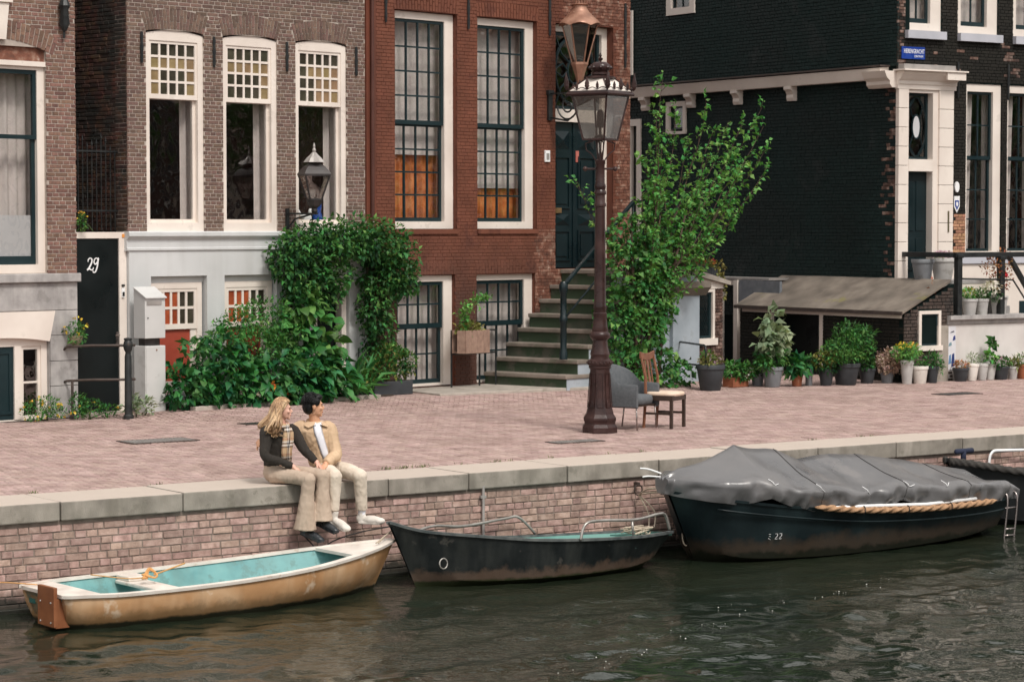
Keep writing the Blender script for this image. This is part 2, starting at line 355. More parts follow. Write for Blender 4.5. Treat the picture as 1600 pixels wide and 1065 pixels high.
def lay_bricks(root, rects, y0, d, m, single=0, key=None, jit=.002, seed=2, name='brick', c=.004, rot=None):
    r = random.Random(seed); rs = sorted(rects, key=key) if key else list(rects)
    if m.name not in UNITS:
        UNITS[m.name] = chamfer_unit((.025, .07)); UNITS[m.name].materials.append(m)
    u0 = U0.get(root.name, 0)
    for a, b, z, zt in rs[:single]:
        o = link(name, UNITS[m.name], None, root, (a-u0, y0+r.uniform(-jit, jit), z)); o.scale = (b-a, d, zt-z)
    mb = MB()
    for a, b, z, zt in rs[single:]:
        mb.tint = r.random()*.98+.01
        chamfer_add(mb, a, b, y0+r.uniform(-jit, jit), d, z, zt, c)
    if mb.f:
        o = mk('brickwork', mb, m, root, kind='stuff', fix=False)
        if rot is not None: o.rotation_euler = (0, 0, rot)
        return o

def build_quay():
    root = thing('quay_wall', 'brick canal quay wall with long pale stone coping', 'quay wall', QF.w(0, 0, 0), QF.a)
    c = MB(); c.box(-14, 40, .054, .9, -2.2, -.2); mk('wall_core', c, m_quay_mortar, root)
    rects = brick_rects(-6, 26, -1.3, -.205, bl=.222, pitch=.0765, j=.010, seed=5, bond='wild')
    vis = lambda q: (0 if (-.6 < q[0] < 8.2 and q[2] > -.95) else 1, 0 if (q[0] < 5.2 and q[2] > -.75) else 1, -(q[1]-q[0]))
    lay_bricks(root, rects, .045, .09, m_quay_brick, 300, vis, .005, c=.006)
    joints = [-9,-6.6,-4.4,-2.1,.65,2.03,3.62,4.55,5.62,7.0,8.35,9.85,10.9,12.25,13.45,14.9,16.6,18.5,20.6,23,26,30,34,40]
    r = random.Random(2)
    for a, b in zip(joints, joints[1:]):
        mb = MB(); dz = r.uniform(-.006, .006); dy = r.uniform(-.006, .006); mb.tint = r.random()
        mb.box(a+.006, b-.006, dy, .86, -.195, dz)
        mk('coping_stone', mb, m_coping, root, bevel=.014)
    w = MB(); w.box(-12, 30, -.03, .045, -1.16, -1.035); mk('waling_beam', w, mat('wet_timber', [s2l(24,26,22), s2l(44,44,36)], .5, 6, bump=.4, bs=30), root, bevel=.01)
    p = MB(); p.tube([(5.82, .012, -.16), (5.82, .012, -1.1)], .017, 8)
    for z in (-.3, -.75): p.box(5.785, 5.855, .0, .04, z, z+.03)
    mk('steel_conduit', p, m_zinc, root, smooth=True, autos=40)
    h = MB()
    for x in (8.02,): h.tube([(x+.06*math.cos(t), -.02, -.34+.06*math.sin(t)) for t in np.linspace(0, 6.28, 15)[:-1]], .009, 6, closed=True); h.box(x-.02, x+.02, -.03, .05, -.29, -.25)
    mk('mooring_ring', h, m_iron_dull, root, smooth=True, autos=40)
build_quay()

# ================================================================== street
def build_street():
    mb = MB(); a, b, c, d = QF.w(-500, -.8, -.09), QF.w(600, -.8, -.09), QF.w(600, -700, -.09), QF.w(-500, -700, -.09)
    mb.add([a, b, c, d], [(0, 1, 2, 3)]); st = mk('street', mb, m_sand, kind='structure', fix=False)
    # bed of sand that follows the paved ground
    us = np.arange(-7, 30, .35); ns = np.arange(-15, -.7, .3); vs = []; fs = []
    for i, u in enumerate(us):
        for j, n in enumerate(ns):
            p = QF.w(u, n); vs.append((p.x, p.y, ground(p.x, p.y) - .012))
    k = len(ns)
    for i in range(len(us)-1):
        for j in range(k-1): fs.append((i*k+j, (i+1)*k+j, (i+1)*k+j+1, i*k+j+1))
    s = MB(); s.add(vs, fs); so_ = mk('sand_bed', s, m_sand, st, fix=False); 
    r = random.Random(9); W_, D_ = .083, .2; cand = []
    row = 0; n = -.875 - D_
    while n > -15:
        u = -7 + (W_*.5 if row % 2 else 0) + r.uniform(-.006, .006)
        while u < 30:
            p = QF.w(u+W_/2, n+D_/2); fu, fn = FF.inv(p); bu, bn = BF.inv(p)
            ang = abs(p.x)/p.y
            ok = ang < .235 and not (fu < 13.4 and fn < .02) and not (bu > -1.05 and bn < 1.4) and not (bu > -4 and bn < -1) and not (fn < -2.2)
            if ok: cand.append((u + r.uniform(-.003, .003), n + r.uniform(-.003, .003)))
            u += W_ + .012
        n -= D_ + .004; row += 1
    def dist(q):
        p = QF.w(q[0], q[1]); return p.y + (0 if abs(p.x)/p.y < .2 else 100)
    cand.sort(key=dist)
    unit = MB(); unit.add([(0,0,-.05),(1,0,-.05),(1,1,-.05),(0,1,-.05),(0,0,-.006),(1,0,-.006),(1,1,-.006),(0,1,-.006),(.07,.03,0),(.93,.03,0),(.93,.97,0),(.07,.97,0)],
        [(0,1,5,4),(1,2,6,5),(2,3,7,6),(3,0,4,7),(4,5,9,8),(5,6,10,9),(6,7,11,10),(7,4,8,11),(8,9,10,11)])
    um = unit.mesh('paver_unit'); fixn(um); um.materials.append(m_paver)
    U = np.array(unit.v); rest = MB(); fl = [tuple(f) for f in unit.f]
    d, nn = QF.d, QF.n
    for i, (u, n) in enumerate(cand):
        p = QF.w(u, n); c = QF.w(u+W_/2, n+D_/2); z = ground(c.x, c.y) + r.uniform(-.0025, .0025)
        if i < 300:
            o = link('paver', um, None, st, (p.x - 0, p.y, z)); o.rotation_euler = (0, 0, QF.a); o.scale = (W_, -D_, 1)
        else:
            rest.tint = r.random()*.98+.01; tx, ty = r.gauss(0, .012), r.gauss(0, .008)
            vs = [(p.x + d.x*x*W_ + nn.x*y*D_, p.y + d.y*x*W_ + nn.y*y*D_, z + zz + (x-.5)*W_*tx + (y-.5)*D_*ty) for x, y, zz in unit.v]
            rest.add(vs, fl)
    mk('paving', rest, m_paver, st, kind='stuff', fix=True)
    return st
STREET = build_street()
def joint_weeds():
    mb = MB(); r = random.Random(12)
    for i in range(26):
        u = r.choice([r.uniform(-1, 14), r.uniform(2, 9)]); p = QF.w(u, -.868+r.uniform(-.02, .0), 0)
        for k in range(r.randint(5, 12)):
            a = r.uniform(0, 6.28); h = r.uniform(.015, .05); b = p + Vector((r.gauss(0, .03), r.gauss(0, .02), 0)); t = b + Vector((math.cos(a)*h*.6, math.sin(a)*h*.6, h)); s_ = Vector((-math.sin(a), math.cos(a), 0))*.006
            mb.tint = r.random()*.98+.01; mb.add([b-s_, b+s_, t], [(0, 1, 2)])
    o = mk('joint_weeds', mb, mat('weed_green', [s2l(78,92,50), s2l(110,120,70)], .8, rnd=.5), kind='stuff', fix=False); tag(o, 'sparse weeds in the joint behind the quay coping', 'weeds')
joint_weeds()
def grate(u, n, w, d, label, bars=True):
    p = QF.w(u, n); t = thing('drain_grate' if bars else 'utility_cover', label, 'drain' if bars else 'cover', (p.x, p.y, ground(p.x, p.y)), QF.a)
    f = MB(); f.box(-w/2, w/2, -d/2, -d/2+.03, -.02, .011); f.box(-w/2, w/2, d/2-.03, d/2, -.02, .011); f.box(-w/2, -w/2+.03, -d/2+.03, d/2-.03, -.02, .0105); f.box(w/2-.03, w/2, -d/2+.03, d/2-.03, -.02, .0105)
    mk('frame', f, m_iron_dull, t)
    if bars:
        b = MB(); b.box(-w/2+.03, w/2-.03, -d/2+.03, d/2-.03, -.02, .004); mk('sump', b, m_door_black, t)
        k = int(w/.06)
        me = None
        for i in range(k):
            if me is None:
                q = MB(); q.box(-.016, .016, -d/2+.03, d/2-.03, -.01, .012); me = q.mesh('bar'); fixn(me); me.materials.append(m_zinc)
            link('bar', me, None, t, (-w/2+.06+i*(w-.12)/(k-1), 0, 0))
    else:
        b = MB(); b.box(-w/2+.032, w/2-.032, -d/2+.032, d/2-.032, -.01, .009); mk('plate', b, m_iron, t)
grate(4.63, -5.65, .95, .5, 'wide iron drain grate sunk in the street bricks behind the woman')
grate(8.95, -2.46, .75, .3, 'narrow iron drain grate in the street before the lamp post foot')
grate(19.5, -6.0, .8, .4, 'flat iron cover in the street before the white stoop wall', False)
grate(7.05, -7.3, .55, .3, 'small iron cover in the street between man and green bushes', False)

# ================================================================== windows and walls
PANE = {}
def pane_mesh(m):
    if m.name not in PANE:
        q = MB(); q.box(0, 1, 0, 1, 0, 1); me = q.mesh('pane'); fixn(me); me.materials.append(m); PANE[m.name] = me
    return PANE[m.name]
def put_pane(part, x0, x1, z0, z1, y, m=None, d=.005):
    o = link('pane', pane_mesh(m or GL), None, part, (x0, y, z0)); o.scale = (x1-x0, d, z1-z0); return o
def sash_geo(part, x0, x1, z0, z1, y, cols, rows, m, stile=.05, bar=.022, d=.045, panes=None, bot=None, glass=None, name='sash'):
    mb = MB(); bot = bot or stile
    mb.box(x0, x0+stile, y, y+d, z0, z1); mb.box(x1-stile, x1, y, y+d, z0, z1)
    mb.box(x0+stile, x1-stile, y, y+d, z0, z0+bot); mb.box(x0+stile, x1-stile, y, y+d, z1-stile, z1)
    X = np.linspace(x0+stile, x1-stile, cols+1); Z = np.linspace(z0+bot, z1-stile, rows+1)
    for x in X[1:-1]: mb.box(x-bar/2, x+bar/2, y+.006, y+d-.006, z0+bot, z1-stile)
    for i in range(cols):
        a = X[i] + (bar/2 if i else 0); b = X[i+1] - (bar/2 if i < cols-1 else 0)
        for z in Z[1:-1]: mb.box(a, b, y+.008, y+d-.008, z-bar/2, z+bar/2)
    mk(name, mb, m, part, fix=False)
    for i in range(cols):
        for k in range(rows):
            g = panes(i, k) if panes else glass
            put_pane(part, X[i]+(bar/2 if i else 0), X[i+1]-(bar/2 if i < cols-1 else 0), Z[k]+(bar/2 if k else 0), Z[k+1]-(bar/2 if k < rows-1 else 0), y+d*.5, g)
def frame_part(root, x0, x1, z0, z1, y, fw, fd, m, head=None, foot=None, arch=0.0, name='window', rot=None, jl=None):
    mb = MB(); head = head or fw; foot = foot if foot is not None else fw; jl = jl or fw
    mb.box(x0, x0+jl, y, y+fd, z0, z1); mb.box(x1-fw, x1, y, y+fd, z0, z1)
    if foot: mb.box(x0+jl, x1-fw, y, y+fd, z0, z0+foot)
    if arch:
        n = 10; top = [(x0 + (x1-x0)*i/n, z1 + arch*(1-(2*i/n-1)**2)) for i in range(n+1)]
        mb.prism([(x0+jl, z1-head)] + [(x1-fw, z1-head)] + [(x1-fw, z1)] + [(x1, z1)] + top[::-1][1:-1] + [(x0, z1), (x0+jl, z1)], y, y+fd)
    else: mb.box(x0+jl, x1-fw, y, y+fd, z1-head, z1)
    o = mk(name, mb, m, root)
    if rot is not None: o.rotation_euler = (0, 0, rot)
    return o
def curtain(part, x0, x1, z0, z1, y, m, waves=6, amp=.02, name='curtain', taper=0):
    k = max(8, waves*6); mb = MB(); rings = []
    for zf in (0, .33, .66, 1):
        z = z0 + (z1-z0)*zf; xe = x1 - taper*(1-zf)*(x1-x0)
        rings.append([(x0+(xe-x0)*i/k, y + amp*math.sin(i/k*waves*6.283+zf*.6)*(1+.3*math.sin(i*1.7)), z) for i in range(k+1)])
    mb.loft(rings, cap=False, closed=False); return mk(name, mb, m, part, smooth=True, fix=False)
def wall_core(root, m, x0, x1, z0, z1, y0, y1, holes, name='wall', rot=None):
    xs = sorted({x0, x1, *[h[0] for h in holes], *[h[1] for h in holes]}); zs = sorted({z0, z1, *[h[2] for h in holes], *[h[3] for h in holes]})
    xs = [x for x in xs if x0 <= x <= x1]; zs = [z for z in zs if z0 <= z <= z1]; mb = MB()
    inh = lambda x, z: any(h[0] < x < h[1] and h[2] < z < h[3] for h in holes)
    solid = [[not inh((a+b)/2, (c+d)/2) for c, d in zip(zs, zs[1:])] for a, b in zip(xs, xs[1:])]
    nx, nz = len(xs)-1, len(zs)-1; S_ = lambda i, k: 0 <= i < nx and 0 <= k < nz and solid[i][k]
    for i in range(nx):
        for k in range(nz):
            if not solid[i][k]: continue
            a, b, c, d = xs[i], xs[i+1], zs[k], zs[k+1]
            mb.add([(a,y0,c),(b,y0,c),(b,y0,d),(a,y0,d)], [(0,1,2,3)]); mb.add([(a,y1,c),(b,y1,c),(b,y1,d),(a,y1,d)], [(3,2,1,0)])
            if not S_(i-1, k): mb.add([(a,y0,c),(a,y1,c),(a,y1,d),(a,y0,d)], [(3,2,1,0)])
            if not S_(i+1, k): mb.add([(b,y0,c),(b,y1,c),(b,y1,d),(b,y0,d)], [(0,1,2,3)])
            if not S_(i, k-1): mb.add([(a,y0,c),(b,y0,c),(b,y1,c),(a,y1,c)], [(3,2,1,0)])
            if not S_(i, k+1): mb.add([(a,y0,d),(b,y0,d),(b,y1,d),(a,y1,d)], [(0,1,2,3)])
    o = mk(name, mb, m, root, fix=False)
    if rot is not None: o.rotation_euler = (0, 0, rot)
    return o
def shell(root, x0, x1, y0, y1, z1, m, base=0.0, left=True, right=True):     # other walls and roof of a house, so that rooms are dark
    mb = MB()
    if left: mb.box(x0, x0+.2, y0, y1, base, z1)
    if right: mb.box(x1-.2, x1, y0, y1, base, z1)
    mb.box(x0, x1, y1, y1+.2, base, z1); mb.box(x0, x1, y0, y1+.2, z1, z1+.2)
    mk('rear_walls', mb, m, root)
    f = MB(); f.box(x0+.2, x1-.2, y0+.02, y1, 2.3, 2.4); f.box(x0+.2, x1-.2, y0+.02, y1, 6.5, 6.6); f.box(x0+.2, x1-.2, y1-.4, y1-.3, .1, 6.5)
    mk('floors', f, m_room, root)
def anchor(root, x, z0, z1):
    a = MB(); zs = np.linspace(z0, z1, 7); a.tube([(x, -.02, z) for z in zs], [.018,.026,.02,.03,.02,.026,.018], 6); a.bar((x, -.02, (z0+z1)/2), (x, .03, (z0+z1)/2), .03)
    mk('wall_anchor', a, m_iron, root, smooth=True, autos=40)
def vhole(x0, x1, zi, h, rise, splay):
    def f(z):
        if z < zi: return None
        for q in range(40, 0, -1):
            s = q/40
            if zi + rise*(1-s*s) + h*(1-.12*s) >= z:
                base = zi + rise*(1-s*s); w = (x1-x0)/2*s + s*splay*h*min(1, max(0, (z-zi)/h)); return ((x0+x1)/2-w-.008, (x0+x1)/2+w+.008)
    return f
def voussoirs(root, x0, x1, zi, h, rise, y, d, m, n, splay=.25, name='arch_brick'):
    # slightly arched soldier course: each brick cut in two along its height
    for i in range(n):
        ta, tb = i/n, (i+1)/n; cx = (x0+x1)/2; hw = (x1-x0)/2
        pts = []
        for t in (ta+.1/n, tb-.1/n):
            s = 2*t-1; xb = cx + s*hw; zb = zi + rise*(1-s*s); pts.append((xb, zb, xb + s*splay*h, zb + h*(1-.12*abs(s))))
        a, b = pts; cuts = [(0, .62), (.66, 1)] if i % 2 else [(0, .34), (.38, 1)]
        for c0, c1 in cuts:
            L = lambda p, c: (p[0]+(p[2]-p[0])*c, p[1]+(p[3]-p[1])*c)
            mb = MB(); mb.prism([L(a, c0), L(b, c0), L(b, c1), L(a, c1)], y + random.uniform(-.002, .002), y+d); mk(name, mb, m, root)

# ------------------------------------------------------------------ left house
def left_house():
    r = house_root('brick_house', 'brown brick house with grey stone base at the left edge', 'house', FF, -4.5)
    WX = (-.78, .84)
    holes = [(WX[0], WX[1], 2.1, 5.3), (-.82, .86, -.1, 1.2), (-3.9, -2.4, 2.1, 5.3), (-.6, .7, 7.2, 9.6)]
    wall_core(r, m_mortar_l, -4.5, 1.335, 1.9, 11.5, .007, .3, holes)
    wall_core(r, m_stone, -4.5, 1.3, 0, 1.9, .03, .3, holes, name='base_core')
    shell(r, -4.5, 1.335, .3, 9, 11.5, m_brick_l, right=True)
    c = .03; hw = .93
    arch_hole = vhole(c-hw, c+hw, 5.2, .27, .2, .35)
    rects = brick_rects(-1.6, 1.345, 2.09, 6.7, [rect_hole(WX[0], WX[1], 2, 5.3), arch_hole], seed=3)
    rects = [q for q in rects if q[0] > -.4 or True]
    vis = lambda q: (0 if q[0] > -.02 and q[2] < 6.1 else 1, -(q[1]-q[0]), q[2])
    lay_bricks(r, rects, 0, .03, m_brick_l, 300, vis)
    ret = brick_rects(.03, 1.2, 2.09, 6.7, seed=4); mb = MB()
    voussoirs(r, c-hw, c+hw, 5.2, .27, .2, -.002, .05, m_brick_l, 26, .35)
    t = MB(); n = 12; pts = [(WX[0], 5.08), (WX[1], 5.08), (c+hw, 5.2)] + [(c+hw*(1-2*i/n), 5.2+.2*(1-(1-2*i/n)**2)) for i in range(1, n)] + [(c-hw, 5.2)]
    t.prism(pts, .06, .14); mk('arch_infill', t, m_peel, r)
    k = MB(); k.prism([(c-.16, 5.38), (c+.1, 5.38), (c+.16, 5.9), (c-.2, 5.9)], -.05, .05); k.box(c-.22, c+.2, -.08, .05, 5.9, 5.96); mk('keystone', k, m_white, r)
    w = frame_part(r, WX[0], WX[1], 2.1, 5.08, .07, .12, .12, m_white, head=.1, foot=.12)
    q = MB(); q.box(WX[0]-.01, WX[1]+.015, .02, .069, 5.03, 5.1); mk('head_moulding', q, m_white, w)
    sash_geo(w, WX[0]+.12, WX[1]-.12, 4.0, 4.98, .09, 2, 1, m_sash, stile=.06, bar=.03)
    sash_geo(w, WX[0]+.12, WX[1]-.12, 2.22, 4.06, .13, 1, 1, m_sash, stile=.06, bot=.12)
    curtain(w, WX[0]+.1, .1, 2.9, 5.0, .3, m_curtain, 5, .03); curtain(w, .3, WX[1]+.1, 2.9, 5.0, .42, m_curtain, 4, .03)
    f = MB(); f.box(WX[0]+.17, WX[1]-.17, .165, .17, 2.34, 2.92); mk('frosted_film', f, m_frost, w)
    # stone base: band, blocks, white lintel
    b = MB(); b.box(-4.5, 1.375, -.06, .05, 1.965, 2.09); mk('stone_ledge', b, m_stone, r, bevel=.012)
    z = [0, .47, .83, 1.2, 1.56]
    for a, b_ in zip(z, z[1:]):
        mb = MB(); mb.box(.87, 1.345, 0, .2, a+.004, b_-.004); mk('stone_block', mb, m_stone, r, bevel=.006)
        mb = MB(); mb.box(-2.4, -.83, 0, .2, a+.004, b_-.004); mk('stone_block', mb, m_stone, r, bevel=.006)
    mb = MB(); mb.box(-2.4, 1.345, 0, .2, 1.564, 1.96); mk('stone_block', mb, m_stone, r, bevel=.006)
    mb = MB(); n = 8; mb.prism([(-.93, 1.555), (.95, 1.555), (.868, 1.2)] + [(.85-1.68*i/n, 1.12+.07*(1-(2*i/n-1)**2)) for i in range(n+1)] + [(-.85, 1.2)], -.012, .19); mk('white_lintel', mb, m_white, r)
    d = frame_part(r, -.82, .86, 0, 1.13, .08, .1, .1, m_white, head=.07, foot=.02, arch=.06, name='basement_window')
    mb = MB(); mb.box(.3, .42, .07, .17, .02, 1.06); mk('mullion', mb, m_white, d)
    sash_geo(d, .42, .76, .02, 1.06, .1, 1, 2, m_white, stile=.05, bar=.03)
    mb = MB(); mb.box(-.72, .3, .1, .15, .02, 1.06); mk('blue_door', mb, m_sash, d)
    sash_geo(d, .0, .26, .1, 1.0, .085, 1, 1, m_sash, stile=.04, name='door_light')
    w2 = frame_part(r, -.6, .7, 7.2, 9.6, .05, .12, .1, m_white); put_pane(w2, -.48, .58, 7.32, 9.48, .1)
    # old iron pulley bracket at the corner
    p = MB(); p.tube([(1.1, -.06, 7.2), (1.1, -.08, 6.0), (1.1, -.07, 5.45)], .02, 6); p.lathe([(.03,0),(.075,.1),(.06,.3),(.085,.36),(.03,.5)], 8, (1.1, -.08, 5.55)); p.bar((1.1,-.08,6.2),(1.1,.03,6.2),.04)
    mk('iron_hook', p, m_iron, r, smooth=True, autos=40)
left_house()

# ------------------------------------------------------------------ grey house with the three tall windows
def grey_house():
    r = house_root('canal_house', 'brick house with three tall white small-paned windows and grey plastered base', 'house', FF, 2.26)
    X0, X1 = 2.26, 6.995; WN = [(2.61, 3.70), (4.07, 5.15), (5.525, 6.60)]
    holes = [(a, b, 2.68, 5.68) for a, b in WN] + [(2.66, 3.72, .35, 2.02), (4.06, 5.1, .35, 2.02), (5.85, 6.62, -.05, 1.92)] + [(a, b, 6.5, 9) for a, b in WN]
    wall_core(r, m_mortar_l, X0+.01, X1, 2.6, 11.5, .007, .3, holes)
    shell(r, X0+.012, X1, .3, 9, 11.5, m_brick_g, left=False)
    wall_core(r, m_grey_plaster, X0, X1, 0, 2.6, -.02, .3, holes, name='plaster_base')
    def ah(a, b):
        v = vhole(a, b, 5.65, .3, .05, .3); return lambda z: (a, b) if 2 < z < 5.65 else v(z)
    rects = brick_rects(X0, X1, 2.69, 6.75, [ah(a, b) for a, b in WN] + [rect_hole(a-.04, b+.04, 6.38, 8) for a, b in WN], seed=8)
    vis = lambda q: (0 if q[0] < 6.9 and 2.9 < q[2] < 6.2 else 1, -round(q[1]-q[0], 2), q[0])
    lay_bricks(r, rects, 0, .03, m_brick_g, 300, vis)
    for a, b in WN: voussoirs(r, a, b, 5.65, .3, .05, -.002, .05, m_brick_g, 19, .3)
    # side wall on the alley
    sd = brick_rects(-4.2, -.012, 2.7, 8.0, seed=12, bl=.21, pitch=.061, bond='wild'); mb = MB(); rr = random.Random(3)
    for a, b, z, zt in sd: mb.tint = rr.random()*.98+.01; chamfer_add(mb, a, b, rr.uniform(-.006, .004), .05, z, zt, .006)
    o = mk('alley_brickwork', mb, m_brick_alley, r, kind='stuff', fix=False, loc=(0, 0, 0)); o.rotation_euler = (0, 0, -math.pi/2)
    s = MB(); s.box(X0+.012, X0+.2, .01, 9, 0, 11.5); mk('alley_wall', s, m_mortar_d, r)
    # plaster base mouldings
    c = MB()
    prof = [(-.02, 2.4), (-.045, 2.41), (-.045, 2.44), (-.03, 2.45), (-.03, 2.56), (-.075, 2.6), (-.095, 2.62), (-.095, 2.672), (-.07, 2.69), (.05, 2.69), (.05, 2.4)]
    c.loft([[(x, y, z) for y, z in prof] for x in (X0-.05, X1)]); mk('cornice', c, m_grey_plaster, r)
    pr = random.Random(21)
    for wi, (a, b) in enumerate(WN):
        w = frame_part(r, a, b, 2.69, 5.62, .03, .1, .13, m_white, head=.1, foot=.13, arch=.06, jl=.08)
        def pk(i, k):
            if wi == 0: return m_amber if (k == 2 or i in (0, 4) and k < 3) else m_olive
            if wi == 1: return m_amber if (k == 2 or (i == 4 and k < 3)) else m_olive
            return m_amber if (k == 2 and i > 0 or (i >= 2 and k < 2)) else m_olive
        sash_geo(w, a+.08, b-.1, 4.66, 5.52, .045, 5, 4, m_white, stile=.045, bar=.035, panes=pk, bot=.07)
        sash_geo(w, a+.08, b-.1, 2.82, 4.70, .1, 1, 1, m_white, stile=.05)
        fr = MB(); fr.box(a+.13, b-.15, .2, .9, 2.75, 2.8); mk('inner_sill', fr, m_white, w)
        curtain(w, b-.2, b+.05, 2.8, 4.75, .34, m_curtain, 2, .03); 
        curtain(w, a+.08, b-.1, 4.7, 5.55, .2, m_amber, 4, .01, 'valance')
        u = frame_part(r, a+.02, b-.02, 6.5, 9, .03, .1, .12, m_white); put_pane(u, a+.12, b-.12, 6.6, 8.9, .1)
        q = MB(); q.box(a-.02, b+.03, -.06, .1, 6.4, 6.498); mk('upper_sill', q, m_stone, u)
    for x in (2.52, 3.885, 5.335, 6.79): anchor(r, x, 5.17, 5.63)
    for a, b, sh in ((2.68, 3.68, 1), (4.07, 5.07, 1)):
        w = frame_part(r, a, b, .36, 1.92, .06, .09, .1, m_white, foot=.08, name='basement_window')
        pk = lambda i, k: m_redamb if (i < 3) else m_olive
        sash_geo(w, a+.09, b-.09, 1.22, 1.83, .07, 5, 2, m_white, stile=.05, bar=.04, panes=pk, bot=.08)
        q = MB(); q.box(a+.09, b-.2, .11, .14, .4, 1.22); mk('red_shutter', q, m_redshut, w)
        q = MB(); q.box(b-.2, b-.09, .09, .14, .4, 1.22); mk('white_stile', q, m_white, w)
    q = MB(); q.box(2.66, 3.72, .07, .2, 1.922, 2.02); q.box(4.06, 5.1, .07, .2, 1.922, 2.02); mk('window_lintel', q, m_grey_plaster, r)
    d = frame_part(r, 5.88, 6.6, 0, 1.9, .03, .1, .14, m_white, foot=0, name='doorway')
    q = MB(); q.box(5.98, 6.5, .2, .25, 0, 1.8); mk('door_leaf', q, m_door_black, d)
m_redamb = mat('orange_pane', [s2l(142,64,40), s2l(176,92,58)], .2, 5, rnd=.4)  # opaque panes in orange-brown
grey_house()

# ------------------------------------------------------------------ alley door 29
def stroke(mb, pts, w0, w1, y, d, off):
    n = len(pts); 
    for i in range(n-1):
        (x0, z0), (x1, z1) = pts[i], pts[i+1]; L = math.hypot(x1-x0, z1-z0) or 1e-6; nx, nz = -(z1-z0)/L, (x1-x0)/L
        wa = w0 + (w1-w0)*abs(math.sin(i/(n-1)*3.14)); wb = w0 + (w1-w0)*abs(math.sin((i+1)/(n-1)*3.14)); ex, ez = (x1-x0)/L*.002, (z1-z0)/L*.002
        P = [(x0-nx*wa-ex, z0-nz*wa-ez), (x1-nx*wb+ex, z1-nz*wb+ez), (x1+nx*wb+ex, z1+nz*wb+ez), (x0+nx*wa-ex, z0+nz*wa-ez)]
        mb.prism([(off[0]+x, off[1]+z) for x, z in P], y - i*.00006, y+d)
def smooth_path(pts, k=8):
    out = []; P = [pts[0]] + list(pts) + [pts[-1]]
    for i in range(1, len(P)-2):
        p0, p1, p2, p3 = [np.array(P[j], float) for j in (i-1, i, i+1, i+2)]
        for t in np.linspace(0, 1, k, endpoint=False):
            out.append(tuple(.5*((2*p1) + (-p0+p2)*t + (2*p0-5*p1+4*p2-p3)*t*t + (-p0+3*p1-3*p2+p3)*t**3)))
    out.append(tuple(map(float, pts[-1]))); return out
def alley_door():
    r = house_root('alley_door', 'black alley door with white script number 29 between the brick houses', 'door', FF, 1.345)
    q = MB(); q.box(1.352, 2.115, .05, .1, .06, 2.585); mk('door_leaf', q, m_door_black, r, bevel=.004)
    q = MB(); q.box(1.35, 2.25, .03, .12, 2.588, 2.68); q.box(2.118, 2.25, .03, .12, 0, 2.588); mk('door_frame', q, m_white, r)
    q = MB(); q.box(1.35, 2.25, -.1, .25, -.05, .055); mk('threshold', q, m_concrete, r)
    n = MB()
    two = smooth_path([(.0,.135),(.005,.17),(.04,.195),(.075,.175),(.07,.12),(.03,.05),(.0,.012),(-.02,.0),(.02,.018),(.06,.0),(.095,.01),(.105,.04)])
    nine = smooth_path([(.2,.16),(.17,.195),(.13,.17),(.12,.12),(.145,.095),(.185,.12),(.205,.17),(.2,.19),(.195,.12),(.175,.03),(.14,-.035),(.1,-.04),(.095,-.015)])
    stroke(n, [(x*.88, z*.88) for x, z in two], .005, .011, .043, .006, (1.57, 2.13)); stroke(n, [(x*.88, z*.88) for x, z in nine], .005, .011, .043, .006, (1.57, 2.13)); mk('house_number', n, m_letter, r)
    h = MB(); h.box(2.06, 2.1, .03, .052, 1.0, 1.22); h.tube([(2.08, .035, 1.17), (2.08, -.02, 1.17), (2.0, -.02, 1.165)], .01, 6); mk('handle', h, m_chrome, r)
    b = MB(); b.box(2.15, 2.2, .01, .03, 1.72, 1.86); mk('bell_plate', b, m_letter, r); b = MB(); b.box(2.158, 2.192, .002, .01, 1.74, 1.8); b.box(2.155, 2.195, 0, .03, 1.88, 1.91); mk('bell_panel', b, m_iron, r)
    b = MB(); b.box(2.17, 2.21, .02, .03, 2.6, 2.65); mk('sticker', b, mat('orange_sticker', [s2l(226,150,70)]), r)
    g = thing('alley_grille', 'tall black iron spiked grille above the alley door', 'grille', FF.w(1.345, -.25, 2.7), FF.a)
    for i in range(11):
        q = MB(); x = .04 + i*.083; top = 1.28 + .12*math.sin(i*1.1) + (.1 if i in (3, 4, 5) else 0); q.tube([(x, 0, 0), (x, 0, top-.06)], .0085, 6); q.lathe([(.0085,0),(.016,.02),(.001,.1)], 6, (x, 0, top-.06)); mk('bar', q, m_iron, g, loc=(0, 0, 0))
    for z in (.28, 1.15):
        q = MB(); q.box(0, .91, -.012, .012, z, z+.025); mk('cross_bar', q, m_iron, g)
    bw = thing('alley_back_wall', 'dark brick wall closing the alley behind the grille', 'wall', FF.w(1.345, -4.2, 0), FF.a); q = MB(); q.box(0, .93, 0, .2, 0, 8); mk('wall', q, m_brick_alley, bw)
alley_door()

